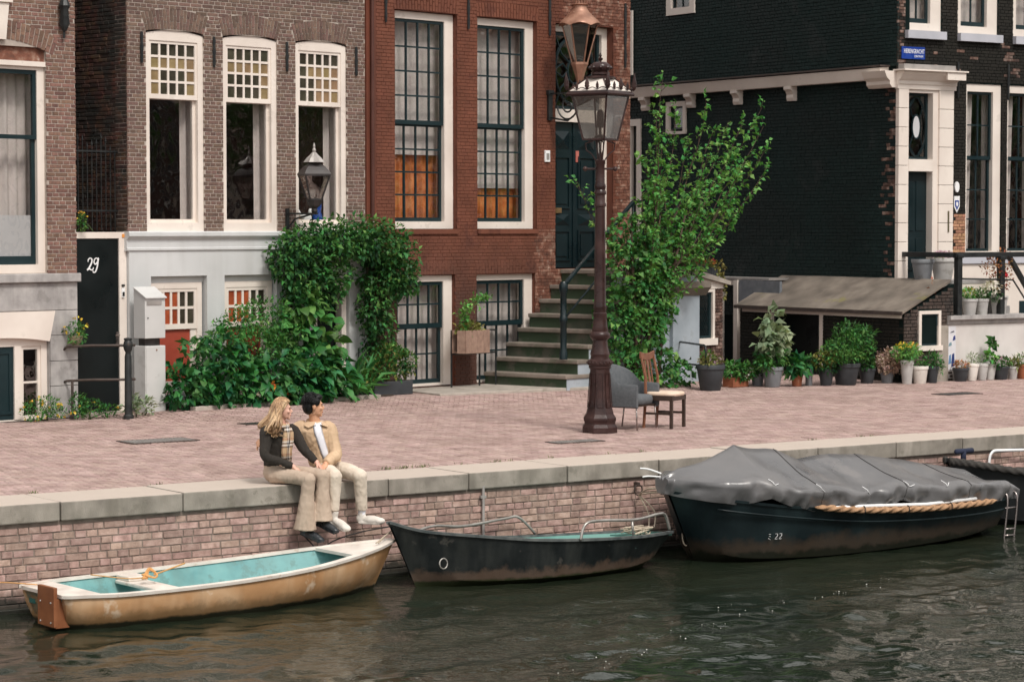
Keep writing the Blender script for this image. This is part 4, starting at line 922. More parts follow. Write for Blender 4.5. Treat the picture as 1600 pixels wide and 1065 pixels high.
# lean-to shed against the side wall
def shed():
    r = thing('lean_to_shed', 'low black lean-to shed with grey sloping sheet roof behind the flower pots', 'shed', SF.w(0, 1.08, 0), SF.a)
    # local x: along the side street (towards the canal), y: inwards to the house wall (0 .. 1.08), z up
    F_, B_ = 1.39, -3.2
    H = [(-2.25, -.9, .0, 1.12)]
    wall_core(r, m_black_mortar, B_, F_, 0, 1.24, .012, .12, [(-2.2, -.86, .25, 1.12)], name='front_wall')
    lay_bricks(r, brick_rects(B_, F_, 0, 1.2, [rect_hole(-2.2, -.86, .25, 1.14)], bl=.2, pitch=.062, seed=51), 0, .03, m_black, 0)
    f = MB(); f.box(-2.27, -2.2, -.02, .06, .25, 1.14); f.box(-.86, -.78, -.02, .06, .2, 1.14); f.box(B_+.1, F_-.05, -.03, .05, 1.14, 1.2); mk('white_trim', f, m_white, r)
    f = MB(); f.box(B_, -1.2, .3, .34, 0, 1.3); mk('shade_backing', f, m_door_black, r)  # black sheet stands in for the shade behind the opening
    # gable end towards the canal
    g = MB(); g.add([(F_, 0, 0), (F_, 1.2, 0), (F_, 1.2, 1.74), (F_, 0, 1.24), (F_-.12, 0, 0), (F_-.12, 1.2, 0), (F_-.12, 1.2, 1.74), (F_-.12, 0, 1.24)], [(0,1,2,3),(7,6,5,4),(0,3,7,4),(1,5,6,2),(3,2,6,7),(0,4,5,1)]); mk('gable_wall', g, m_black_mortar, r)
    gb = brick_rects(0, 1.18, 0, 1.7, [rect_hole(.33, .86, .58, 1.27), lambda z: (0, (z-1.2)/.42) if z > 1.2 else None], bl=.2, pitch=.062, seed=52); mb = MB(); rr = random.Random(5)
    for a, b, z, zt in gb: mb.tint = rr.random()*.98+.01; chamfer_add(mb, a, b, rr.uniform(-.004, .003), .03, z, zt, .004)
    o = mk('brickwork', mb, m_worn2, r, kind='stuff', fix=False, loc=(F_+.012, 0, 0)); o.rotation_euler.z = math.pi/2
    w = MB(); w.box(.33, .39, -.03, .05, .58, 1.27); w.box(.8, .86, -.03, .05, .58, 1.27); w.box(.39, .8, -.03, .05, 1.21, 1.27); w.box(.3, .89, -.05, .05, .56, .65)
    wo_ = mk('window', w, m_white, r, loc=(F_+.012, 0, 0)); wo_.rotation_euler.z = math.pi/2
    sash_geo(wo_, .39, .8, .65, 1.21, .0, 1, 1, m_sash, stile=.035, d=.03)
    # roof sheets
    n = 5; L0, L1 = B_-.06, F_+.06
    for i in range(n):
        a, b = L0 + (L1-L0)*i/n, L0 + (L1-L0)*(i+1)/n; q = MB(); lap = .004*(i % 2)
        P = lambda x, y, z: (x, y, z+lap)
        q.add([P(a, -.09, 1.215), P(b, -.09, 1.215), P(b, 1.08, 1.78), P(a, 1.08, 1.78), P(a, -.09, 1.26), P(b, -.09, 1.26), P(b, 1.08, 1.82), P(a, 1.08, 1.82)], [(0,3,2,1),(4,5,6,7),(0,1,5,4),(1,2,6,5),(2,3,7,6),(3,0,4,7)])
        mk('roof_sheet', q, m_roof, r, bevel=.004)
    e = MB(); e.box(L0, L1, -.11, -.085, 1.2, 1.265); mk('eave_strip', e, m_iron_dull, r)
    # annex at the back with the dark doorway and zinc cheek
    wall_core(r, m_white, -5.4, B_+.02, 0, 1.72, .48, .54, [(-4.36, -3.84, -.1, 1.62)], name='annex_front')
    c = MB(); c.box(-5.4, B_+.3, .46, 1.08, 1.73, 1.77); mk('annex_roof', c, m_zinc, r)
    c = MB(); c.box(-3.74, -2.5, .40, .46, 1.24, 1.72); mk('zinc_cheek', c, mat('blue_zinc', [s2l(112,118,126), s2l(140,144,150)], .5, 6, metal=.3), r)
    c = MB(); c.box(-3.88, -3.76, .38, .56, 0, 1.72); mk('white_post', c, m_white, r)
    c = MB(); c.box(-4.6, -3.2, 1.0, 1.06, 0, 1.7); mk('shade_backing', c, m_door_black, r)  # doorway darkness put in as a black sheet
m_worn2 = mat('worn_dark_brick', [s2l(44,40,38), s2l(72,60,54), s2l(96,84,78)], .9, 4, rnd=.5, bump=.4, bs=80)
m_roof = mat('felt_roof', [s2l(94,86,78), s2l(118,108,98), s2l(136,126,115)], .85, 2.2, rnd=.1, bump=.3, bs=50, dirt=(s2l(128,122,70), .9, .62, .7), streak=(s2l(88,82,74), 3, .4))
shed()

# ================================================================== street lamp with crown lantern
def street_lamp():
    p = (1.18, 32.6); r = thing('street_lamp', 'tall maroon cast iron street lamp with crowned square lantern', 'street lamp', (p[0], p[1], ground(*p)), 0)
    b = MB(); b.lathe([(.25,0),(.25,.075),(.235,.1),(.22,.12),(.225,.15),(.235,.17),(.235,.2),(.2,.25),(.175,.34),(.155,.46),(.145,.62),(.14,.86)], 8, rot=math.pi/8); mk('base', b, m_lamp, r, bevel=.006)
    pl = MB()
    for k in range(8):
        a = k*math.pi/4 + math.radians(0); c, s = math.cos(a), math.sin(a)
        for z0, z1, r0, r1 in ((.34, .8, .166, .134),):
            t = Vector((-s, c, 0)); 
            A, B_ = Vector((c*r0, s*r0, z0)), Vector((c*r1, s*r1, z1))
            for sg in (-1, 1): pl.bar(A + t*.042*sg, B_ + t*.036*sg, .008)
            pl.bar(A - t*.042, A + t*.042, .008); pl.bar(B_ - t*.036, B_ + t*.036, .008)
    mk('base_panels', pl, m_lamp, r)
    c = MB(); c.lathe([(.135,.85),(.15,.87),(.15,.9),(.168,.915),(.168,.965),(.15,.98),(.128,.99),(.122,1.03),(.132,1.05),(.126,1.08),(.108,1.14),(.1,1.22),(.098,1.24),(.12,1.26),(.138,1.29),(.138,1.32),(.118,1.35),(.105,1.36),(.112,1.38),(.1,1.43),(.09,1.55),(.094,1.57),(.094,1.6),(.084,1.61),(.084,1.66),(.088,1.67),(.086,1.7),(.08,1.72),(.076,2.2),(.066,3.02),(.078,3.03),(.08,3.06),(.068,3.08),(.066,3.18),(.082,3.2),(.082,3.22),(.066,3.25),(.075,3.28),(.075,3.31),(.062,3.34),(.06,3.58),(.068,3.6),(.07,3.64),(.04,3.66)], 20); mk('column', c, m_lamp, r, smooth=True, autos=35)
    d = MB()
    for k in range(20):
        a = k*math.pi/10; d.lathe([(.004,-.014),(.014,-.007),(.016,.002),(.01,.012),(.002,.015)], 6, (.168*math.cos(a), .168*math.sin(a), .94))
    mk('bead_ring', d, m_lamp, r, smooth=True)
    l = MB(); l.tube([(-.21, 0, 3.53), (.21, 0, 3.53)], .014, 8)
    for s in (-1, 1): l.lathe([(.004,-.035),(.028,-.02),(.034,0),(.026,.022),(.004,.034)], 8, (.2*s, 0, 3.53))
    mk('ladder_bar', l, m_lamp, r, smooth=True, autos=50)
    # lantern: square, one corner towards the canal
    rot = R(-80); e = lambda k, q, z: (q*math.cos(rot+k*math.pi/2), q*math.sin(rot+k*math.pi/2), z)
    zb, zt, qb, qt = 3.92, 4.5, .235, .385
    n = MB()
    for k in range(4): n.bar(e(k, qb, zb), e(k, qt, zt), .022); n.bar(e(k, qb, zb), e(k+1, qb, zb), .022); n.bar(e(k, qt, zt), e(k+1, qt, zt), .026)
    for k in range(4):
        P0, P1 = Vector(e(k, .06, 3.64)), Vector(e(k, qb*.95, zb)); n.tube([P0, P0.lerp(P1, .35) + Vector((0,0,-.01)), Vector(e(k, .19, 3.78)), Vector(e(k, .2, 3.87)), Vector(e(k, .1, 3.9))], .009, 6)
        n.bar(e(k, .03, 3.64), e(k, .055, zb), .014)
    mk('lantern_frame', n, m_lamp, r)
    for k in range(4):
        q = MB(); a, b_, c_, d_ = map(Vector, (e(k, qb, zb), e(k+1, qb, zb), e(k+1, qt, zt), e(k, qt, zt))); nn = ((b_-a).cross(d_-a)).normalized()*.002
        q.add([a-nn, b_-nn, c_-nn, d_-nn, a+nn, b_+nn, c_+nn, d_+nn], [(3,2,1,0),(4,5,6,7),(0,1,5,4),(1,2,6,5),(2,3,7,6),(3,0,4,7)]); mk('glass_pane', q, GLC, r)
    g = MB(); g.lathe([(.46,4.5),(.47,4.52),(.455,4.545),(.43,4.56),(.35,4.56)], 4, rot=rot); mk('eave', g, m_lamp, r)
    for k in range(4):
        q = MB(); a, b_, c_, d_ = map(Vector, (e(k, .43, 4.562), e(k+1, .43, 4.562), e(k+1, .18, 4.735), e(k, .18, 4.735))); nn = Vector((0, 0, -.008))
        q.add([a, b_, c_, d_, a+nn, b_+nn, c_+nn, d_+nn], [(0,1,2,3),(7,6,5,4),(0,4,5,1),(1,5,6,2),(2,6,7,3),(3,7,4,0)]); mk('roof_pane', q, m_white, r)
    q = MB()
    for k in range(4): q.bar(e(k, .435, 4.565), e(k, .18, 4.74), .018)
    q.lathe([(.19,4.73),(.21,4.735),(.21,4.755),(.14,4.765),(.1,4.77),(.1,4.78)], 8, rot=rot); mk('roof_ribs', q, m_lamp, r)
    cr = MB(); cr.lathe([(.1,4.77),(.125,4.78),(.125,4.81),(.105,4.82),(.14,4.86),(.135,4.91),(.08,4.95),(.02,4.955)], 12)
    for k in range(8):
        a = k*math.pi/4; cr.lathe([(.002,-.024),(.024,-.01),(.027,.007),(.015,.026),(.002,.036)], 6, (.135*math.cos(a), .135*math.sin(a), 4.87))
    cr.lathe([(.014,4.95),(.014,4.965),(.03,4.98),(.033,5.0),(.012,5.015),(.014,5.025),(.022,5.04),(.002,5.075)], 8); mk('crown', cr, m_lamp, r, smooth=True, autos=50)
    fl = MB()
    for k in range(4):
        A, B_ = Vector(e(k, .46, 4.55)), Vector(e(k+1, .46, 4.55)); out = (A+B_).normalized()
        wave = [A.lerp(B_, t) + Vector((0, 0, .02 + .03*abs(math.sin(t*math.pi*4)))) for t in np.linspace(0, 1, 25)]; fl.tube(wave, .006, 5)
        for t, s in ((.0, 1.7), (.25, 1.0), (.5, 1.5), (.75, 1.0)):
            c = A.lerp(B_, t) + Vector((0, 0, .03)); o_ = (A.normalized() if t == 0 else out); x = Vector((-o_.y, o_.x, 0))
            for sx, h, lean in ((-.028, .05, .01), (0, .085, .025), (.028, .05, .01)):
                tip = c + x*sx*s*1.2 + Vector((0, 0, h*s)) + o_*lean*s*(2 if t == 0 else .6); m_ = c + x*sx*s + Vector((0, 0, h*s*.5)) + o_*lean*.3*s
                fl.tube([c, m_, tip], [.008*s, .021*s, .004], 6)
    mk('crown_leaves', fl, m_lamp, r, smooth=True, autos=60)
    u = MB(); u.tube([(0, 0, 3.9), (0, 0, 4.08)], .018, 8); u.lathe([(.045,4.08),(.05,4.12),(.045,4.28),(.025,4.32)], 10); u.lathe([(.11,3.93),(.07,3.97),(.02,3.99)], 8); mk('burner', u, m_dark_metal, r, smooth=True, autos=40)
street_lamp()

def wall_lantern():
    r = thing('wall_lantern', 'weathered square wall lantern on iron bracket beside the third window', 'lantern', FF.w(5.33, .0, 2.72), FF.a)
    b = MB(); b.box(-.03, .03, -.03, 0, .0, .32); b.bar((0, -.03, .24), (0, -.72, .24), .03); b.tube([(0, -.03, .02), (0, -.2, .16), (0, -.42, .2), (0, -.6, .24)], .016, 6); mk('bracket', b, m_iron, r)
    q = lambda k, rr, z: (rr*math.cos(k*math.pi/2+R(20)), -.65 + rr*math.sin(k*math.pi/2+R(20)), z)
    f = MB(); zb, zt, a, c = .46, .83, .13, .275
    for k in range(4): f.bar(q(k, a, zb), q(k, c, zt), .022); f.bar(q(k, a, zb), q(k+1, a, zb), .022); f.bar(q(k, c, zt), q(k+1, c, zt), .026)
    f.lathe([(.03,.24),(.05,.28),(.04,.32),(.09,.36),(.11,.4),(.13,.45)], 8, (0, -.65, 0)); mk('lantern_frame', f, m_dark_metal, r)
    t = MB(); t.lathe([(.3,.83),(.3,.85),(.26,.9),(.2,.96),(.13,1.0),(.11,1.02)], 4, (0, -.65, 0), rot=R(20)); mk('roof', t, m_dark_metal, r)
    t = MB()
    for k in range(16):
        pass
    t.loft([[( (rr*(1+.18*(k % 2)))*math.cos(k*math.pi/8), -.65 + (rr*(1+.18*(k % 2)))*math.sin(k*math.pi/8), z) for k in range(16)] for rr, z in ((.15,1.03),(.1,1.1),(.06,1.14),(.03,1.18))]); t.lathe([(.02,1.17),(.03,1.22),(.015,1.25),(.02,1.28),(.004,1.33)], 8, (0, -.65, 0)); mk('vent_cap', t, m_zinc, r)
    for k in range(4):
        g = MB(); P = list(map(Vector, (q(k, a, zb), q(k+1, a, zb), q(k+1, c, zt), q(k, c, zt)))); nn = ((P[1]-P[0]).cross(P[3]-P[0])).normalized()*.002
        g.add([x-nn for x in P] + [x+nn for x in P], [(3,2,1,0),(4,5,6,7),(0,1,5,4),(1,2,6,5),(2,3,7,6),(3,0,4,7)]); mk('glass_pane', g, GLC, r)
wall_lantern()
def copper_lantern():
    r = thing('copper_lantern', 'copper hexagonal lantern on scrolled iron wall bracket by the teal door', 'lantern', FF.w(11.32, 0, 4.6), FF.a)
    b = MB(); b.box(-.05, .05, -.04, 0, 0, .5); b.box(-.07, .07, -.06, 0, .44, .52); b.bar((0, -.04, .46), (0, -.95, .46), .035, .025)
    sp = [(0, -.44 + (.06+.03*t)*math.cos(t+2.2)*1.0, .25 + (.02+.034*t)*math.sin(t+2.2)) for t in np.linspace(0, 2*math.pi*2.1, 50)]; sp = [(0, -.46 + (.015+.0195*t)*math.cos(t), .24 + (.015+.0195*t)*math.sin(t)) for t in np.linspace(0, 2*math.pi*2.0, 50)]
    b.tube(sp, .016, 6); b.tube([(0, -.04, .05), (0, -.2, .02), (0, -.44, -.02), (0, -.66, .12), (0, -.72, .3), (0, -.72, .46)], .016, 6); mk('bracket', b, m_iron, r, smooth=True, autos=40)
    c = (0, -.72, 0); q = lambda k, rr, z: (rr*math.cos(k*math.pi/3+R(14)), -.72 + rr*math.sin(k*math.pi/3+R(14)), z)
    f = MB(); f.lathe([(.02,.46),(.05,.62),(.09,.78),(.13,.9),(.145,.93),(.145,.97)], 6, c, rot=R(14))
    for k in range(6): f.bar(q(k, .135, .97), q(k, .305, 1.6), .02)
    mk('lantern_frame', f, m_copper, r)
    t = MB(); rings = []
    for rr, z, am in ((.36, 1.58, .05), (.34, 1.64, .03), (.27, 1.72, 0), (.17, 1.82, 0), (.13, 1.88, 0), (.13, 1.93, 0), (.16, 1.95, 0), (.1, 1.97, 0)):
        rings.append([(rr*math.cos(a), -.72+rr*math.sin(a), z + am*(1-abs(math.sin(3*(a-R(14)))))*-1 + am) for a in [R(14)+2*math.pi*k/36 for k in range(36)]])
    t.loft(rings); mk('roof', t, m_copper, r, smooth=True, autos=50)
    t = MB()
    for k in range(12): a = k*math.pi/6; t.tube([(.1*math.cos(a), -.72+.1*math.sin(a), 1.96), (.11*math.cos(a), -.72+.11*math.sin(a), 2.2)], .008, 5)
    t.lathe([(.14,2.2),(.16,2.24),(.1,2.34),(.03,2.42),(.02,2.5)], 12, c); mk('gallery', t, m_copper, r)
    for k in range(6):
        g = MB(); P = list(map(Vector, (q(k, .13, .97), q(k+1, .13, .97), q(k+1, .3, 1.6), q(k, .3, 1.6)))); nn = ((P[1]-P[0]).cross(P[3]-P[0])).normalized()*.002
        g.add([x-nn for x in P] + [x+nn for x in P], [(3,2,1,0),(4,5,6,7),(0,1,5,4),(1,2,6,5),(2,3,7,6),(3,0,4,7)]); mk('glass_pane', g, m_milk, r)
m_milk = glassmat('milky_glass', (.62,.58,.54,1), base=.12)
copper_lantern()

# ================================================================== two abandoned chairs
def rounded(mb, cx, cy, cz, sx, sy, sz, p=4, seg=20, rings=9):
    rs = []
    for i in range(rings):
        v = -math.pi/2 + math.pi*i/(rings-1); cv, sv = abs(math.cos(v))**(2/p), math.copysign(abs(math.sin(v))**(2/p), math.sin(v))
        rs.append([(cx+sx*cv*math.copysign(abs(math.cos(a))**(2/p), math.cos(a)), cy+sy*cv*math.copysign(abs(math.sin(a))**(2/p), math.sin(a)), cz+sz*sv) for a in [2*math.pi*k/seg for k in range(seg)]])
    mb.loft(rs)
def armchair():
    p = (1.6, 33.22); r = thing('armchair', 'grey felt armchair with thin metal legs behind the lamp post', 'armchair', (p[0], p[1], ground(*p)), R(-32))
    # local: faces +x
    s = MB(); rounded(s, .02, 0, .4, .27, .24, .075, 5); mk('seat', s, m_felt, r, smooth=True)
    sh = MB(); inner = []; outer = []
    K = 28; rings = []
    for i in range(K+1):
        t = i/K; a = R(-100) + R(200)*0  # placeholder
    path = []
    for y in (-1,):
        pass
    # U-shaped shell: right arm, back, left arm
    for i in range(K+1):
        t = -1 + 2*i/K
        if abs(t) > .55: x = .3 - (1-abs(t))/.45*.36; y = math.copysign(.3, t)
        else: a = t/.55*math.pi/2; x = -.06 - .26*math.cos(a); y = .3*math.sin(a)
        top = .63 + .25*max(0, 1-(abs(t)/.62)**2)**.8 if abs(t) < .62 else .63 - .02*(abs(t)-.62)
        nx, ny = (0, math.copysign(1, t)) if abs(t) > .55 else (-math.cos(t/.55*math.pi/2), math.sin(t/.55*math.pi/2))
        th = .045; lean = .0 if abs(t) > .55 else .07*math.cos(t/.55*math.pi/2)
        ring = []
        for (o, z) in ((0, .3), (th, .32), (th, .45), (th+lean*.6, top-.03), (th*.5+lean, top), (lean, top-.03), (.0, .45)):
            ring.append((x + nx*(o-th/2), y + ny*(o-th/2), z))
        rings.append(ring)
    sh.loft(rings); mk('shell', sh, m_felt, r, smooth=True, autos=60)
    for x, y in ((.26, .26), (.26, -.26), (-.2, .24), (-.2, -.24)):
        l = MB(); l.tube([(x, y, .34), (x*1.08-(0 if x > 0 else .03), y*1.03, 0)], .011, 8); mk('leg', l, m_chrome, r, smooth=True)
    b = MB(); b.box(-.24, .27, -.25, .25, .315, .335); mk('underframe', b, m_wood_dark, r)
armchair()
def dining_chair():
    p = (2.1, 33.42); r = thing('dining_chair', 'dark wooden dining chair with cream seat and splat back', 'chair', (p[0], p[1], ground(*p)), R(-29))
    for y in (-.2, .2):
        l = MB(); l.bar((.2, y, 0), (.2, y, .44), .042); mk('leg', l, m_wood_dark, r, bevel=.004)
        l = MB(); l.tube([(-.22, y, 0), (-.19, y, .44), (-.2, y*.98, .7), (-.27, y*.96, 1.0)], [.022, .024, .02, .018], 6); mk('back_post', l, m_wood, r, smooth=True, autos=50)
        l = MB(); l.bar((.2, y, .2), (-.205, y, .2), .02, .03); mk('stretcher', l, m_wood_dark, r)
    l = MB(); l.bar((0, -.2, .2), (0, .2, .2), .02, .03); mk('stretcher', l, m_wood_dark, r)
    a = MB(); a.box(-.2, .225, -.225, -.2, .38, .45); a.box(-.2, .225, .2, .225, .38, .45); a.box(.2, .225, -.2, .2, .38, .45); a.box(-.2, -.175, -.2, .2, .38, .45); mk('seat_rail', a, m_wood_dark, r, bevel=.004)
    s = MB(); rounded(s, .015, 0, .465, .225, .225, .035, 5); mk('seat', s, m_cream, r, smooth=True)
    t = MB(); n = 10; t.loft([[(-.27+dx, -.22+.44*i/n, 1.0 - .03*math.sin(i/n*math.pi) + dz) for dx, dz in ((-.012, -.05), (.012, -.05), (.012, .045), (-.012, .045))] for i in range(n+1)]); mk('top_rail', t, m_wood, r, bevel=.005)
    for y, w in ((0, .07), (-.07, .022), (.07, .022)):
        s = MB(); s.loft([[(-.19 - .08*max(0, (z-.47)/.5), y*(1+.3*math.sin((z-.47)*6)) + sx*w*(.55+.45*abs(math.cos((z-.47)*5.5)))/1, z) for sx in (-.5, .5)] + [(-.205 - .08*max(0, (z-.47)/.5), y*(1+.3*math.sin((z-.47)*6)) - sx*w*(.55+.45*abs(math.cos((z-.47)*5.5))), z) for sx in (-.5, .5)] for z in np.linspace(.47, .97, 9)]); mk('splat', s, m_wood, r)
dining_chair()

# ================================================================== cabinets, rails, small street things
def cabinets():
    b = FF.w(2.2, .2, 0); z = ground(b.x, b.y)
    r = thing('utility_cabinet', 'pale grey utility cabinet standing under the slanted mailbox', 'cabinet', FF.w(2.2, .2, z), FF.a)
    q = MB(); q.box(0, .37, -.27, 0, 0, .98); mk('body', q, m_cab, r, bevel=.006); q = MB(); q.box(.012, .358, -.28, -.271, .13, .97); mk('door', q, m_cab, r, bevel=.004)
    q = MB(); q.lathe([(.012,0),(.012,.006)], 10, (0, 0, 0)); o = mk('lock', q, m_copper, r, loc=(.2, -.281, .92)); o.rotation_euler.x = math.pi/2
    r = thing('mailbox_cabinet', 'pale grey mailbox with slanted lid above the utility cabinet', 'mailbox', FF.w(2.2, .2, z+1.09), FF.a)
    q = MB(); q.add([(0,-.27,0),(.37,-.27,0),(.37,0,0),(0,0,0),(0,-.27,.6),(.37,-.27,.6),(.37,0,.73),(0,0,.73)], [(0,3,2,1),(4,5,6,7),(0,1,5,4),(1,2,6,5),(2,3,7,6),(3,0,4,7)]); mk('body', q, m_cab, r, bevel=.005)
    q = MB(); q.add([(-.01,-.3,.585),(.38,-.3,.585),(.38,.0,.735),(-.01,.0,.735),(-.01,-.3,.6),(.38,-.3,.6),(.38,.0,.75),(-.01,.0,.75)], [(0,3,2,1),(4,5,6,7),(0,1,5,4),(1,2,6,5),(2,3,7,6),(3,0,4,7)]); mk('lid', q, m_cab, r)
    q = MB(); q.box(.03, .3, -.28, -.271, .49, .55); mk('name_plate', q, m_zinc, r); q = MB(); q.lathe([(.01,0),(.01,.008)], 8); o = mk('lock', q, m_iron, r, loc=(.05, -.271, .3)); o.rotation_euler.x = math.pi/2
    q = MB(); q.box(.05, .32, -.2, -.05, -.115, 0); mk('foot', q, m_dark_metal, r)
cabinets()
def corner_rail():
    r = thing('iron_bollard', 'black iron bollard with round head holding bent rails before door 29', 'bollard', FF.w(1.64, .8, 0), FF.a)
    q = MB(); q.lathe([(.075,0),(.075,.05),(.056,.07),(.05,.9),(.042,.93),(.038,.96),(.06,1.0),(.07,1.06),(.06,1.11),(.05,1.13),(.06,1.14),(.06,1.16),(.02,1.17)], 12); mk('post', q, m_iron, r, smooth=True, autos=40)
    for z, e in ((1.06, .98), (.57, .52)):
        q = MB(); q.tube([(.12, 0, z), (0, 0, z), (-.4, .32, z+.0), (-.52, .76, z-.03), (-.54, .82, e)], .019, 8); mk('rail', q, m_iron_dull, r, smooth=True)
    q = MB(); q.tube([(-.5, .66, .0), (-.5, .66, .55)], .02, 8); q.lathe([(.05,0),(.045,.04),(.02,.06)], 8, (-.5, .66, 0)); mk('leg', q, m_iron_dull, r, smooth=True, autos=40)
corner_rail()
def hoop():
    a, b = FF.w(13.0, 1.45, 0), FF.w(12.15, 2.85, 0); r = thing('hoop_rail', 'black iron hoop rail beside the big grey pot', 'rail', b, 0)
    d = Vector((a.x-b.x, a.y-b.y, 0)); q = MB(); q.tube([Vector((0,0,0)), Vector((0,0,.66))] + [d*.0 + d.normalized()*.1*(1-math.cos(t)) + Vector((0,0,.66+.1*math.sin(t))) for t in np.linspace(.3, math.pi/2, 5)] + [d + Vector((0,0,.76))], .018, 8); mk('hoop', q, m_iron, r, smooth=True)
    q = MB(); q.tube([Vector((0,0,.42)), d + Vector((0,0,.38))], .016, 8); mk('mid_rail', q, m_iron, r, smooth=True); q = MB(); q.tube([d, d + Vector((0,0,.82))], .024, 8); mk('post', q, m_iron, r, smooth=True)
hoop()
def scroll_gate():
    r = thing('scroll_gate', 'small black wrought iron gate panel with scrolls beside the doorway', 'gate', FF.w(6.45, .42, .07), FF.a)
    q = MB()
    for x in (0, .17, .34): q.tube([(x, 0, 0), (x, 0, .72)], .01, 6)
    for z in (.08, .7): q.tube([(0, 0, z), (.34, 0, z)], .01, 6)
    mk('frame', q, m_iron, r)
    q = MB()
    for s in (-1, 1):
        q.tube([(.17+s*(.02+.0085*t)*math.cos(t)+s*.06, 0, .56+(.02+.0085*t)*math.sin(t)) for t in np.linspace(0, 9.5, 32)], .008, 5)
        q.tube([(.17+s*.0, 0, .9), (.17+s*.05, 0, .8), (.17+s*.14, 0, .75), (.17+s*.17, 0, .7)], .008, 5)
    mk('scrolls', q, m_iron, r, smooth=True)
scroll_gate()
def stand_box():
    r = thing('planter_box', 'weathered wooden slat planter box on iron stand by the basement window', 'planter', FF.w(8.95, .45, .1), FF.a)
    w = .13
    for i, (a, b) in enumerate([((-.34, -.02), (-.28, -.15)), ((-.28, -.15), (-.14, -.15)), ((-.14, -.15), (0, -.15)), ((0, -.15), (.14, -.15)), ((.14, -.15), (.28, -.15)), ((.28, -.15), (.34, -.02))]):
        q = MB(); A, B_ = Vector((a[0], a[1], .76)), Vector((b[0], b[1], .76)); d = (B_-A); q.obox((A+B_)/2, d*.49, Vector((-d.y, d.x, 0)).normalized()*.01, (0, 0, .19)); q.tint = .1; mk('slat', q, m_planter, r)
    q = MB(); q.box(-.33, .33, .1, .12, .57, .95); q.box(-.3, .3, -.13, .1, .57, .6); q.box(-.3, .3, -.13, .1, .88, .9); mk('box', q, m_planter, r)
    q = MB()
    for x in (-.3, .36): q.tube([(x, .16, 0), (x, .16, .95)], .016, 6)
    q.tube([(-.3, .16, .55), (.75, .16, .55)], .014, 6); q.tube([(-.3, .16, .93), (.75, .16, .93)], .014, 6); q.tube([(.75, .16, 0), (.75, .16, .93)], .016, 6); mk('stand', q, m_iron, r)
stand_box()
def sill_figures():
    t = thing('sill_figurine', 'white ceramic bird figure on the third windowsill', 'figurine', FF.w(5.95, -.25, 2.8), FF.a)
    q = MB(); rounded(q, 0, 0, .09, .1, .06, .08, 2.4); rounded(q, .09, 0, .2, .04, .035, .05, 2); q.tube([(-.08, 0, .1), (-.15, 0, .16), (-.17, 0, .24)], [.05, .035, .01], 8); mk('body', q, m_letter, t, smooth=True)
    q = MB(); q.tube([(.12, 0, .2), (.17, 0, .19)], [.012, .002], 6); mk('beak', q, m_orange, t)
    t = thing('blue_figurine', 'bright blue figure beside the white bird on the windowsill', 'figurine', FF.w(6.2, -.27, 2.8), FF.a)
    q = MB(); q.lathe([(.07,0),(.09,.05),(.08,.15),(.06,.2),(.075,.26),(.07,.33),(.02,.37)], 12); mk('body', q, mat('cobalt_glaze', [s2l(24,70,150), s2l(34,88,176)], .25), t, smooth=True)
    t = thing('red_figurine', 'small orange and cream figure left of the white bird', 'figurine', FF.w(5.72, -.25, 2.8), FF.a)
    q = MB(); rounded(q, 0, 0, .06, .09, .05, .06, 2.4); rounded(q, .02, 0, .15, .035, .035, .04, 2); mk('body', q, mat('orange_glaze', [s2l(190,96,60), s2l(220,190,150)], .3, 18), t, smooth=True)
sill_figures()

# ================================================================== plants
def leafmat(name, a, b, c, rough=.5, rnd=.9, hue=.07, transl=.25): return mat(name, [a, b, c], rough, 2.5, rnd=rnd, hue=hue, transl=transl, spec=.22)
L_dark = leafmat('dark_leaf', s2l(36,74,40), s2l(54,100,52), s2l(78,124,64))
L_mid = leafmat('mid_leaf', s2l(46,92,48), s2l(72,124,62), s2l(104,152,80))
L_bright = leafmat('bright_leaf', s2l(68,124,62), s2l(100,158,82), s2l(138,186,106), transl=.38)
L_hyd = leafmat('hydrangea_leaf', s2l(30,80,46), s2l(52,110,60), s2l(84,138,78), rough=.4)
L_pale = leafmat('pale_leaf', s2l(110,132,100), s2l(142,158,126), s2l(164,176,146))
L_olive = leafmat('olive_leaf', s2l(88,98,48), s2l(122,126,66), s2l(150,140,86))
L_dry = leafmat('dry_flower', s2l(150,124,108), s2l(178,152,138), s2l(200,178,166))
L_yel = leafmat('yellow_petal', s2l(206,170,50), s2l(226,192,70), s2l(236,206,96), rnd=.2)
L_red = leafmat('red_petal', s2l(190,70,46), s2l(212,90,60), s2l(224,116,84), rnd=.3)
L_org = leafmat('orange_petal', s2l(222,124,48), s2l(236,150,66), s2l(240,166,84), rnd=.2)
L_pink = leafmat('pink_petal', s2l(196,150,176), s2l(214,178,198), s2l(226,198,212), rnd=.3)
L_whi = leafmat('white_petal', s2l(226,222,210), s2l(236,232,222), s2l(240,238,230), rnd=.1)
L_brown = leafmat('rusty_leaf', s2l(130,86,56), s2l(162,108,72), s2l(186,140,104))
m_bark = mat('bark', [s2l(60,46,38), s2l(86,68,56)], .9, 20, bump=.4, bs=60)
m_stem = mat('green_stem', [s2l(58,82,44), s2l(84,106,58)], .7, 10)
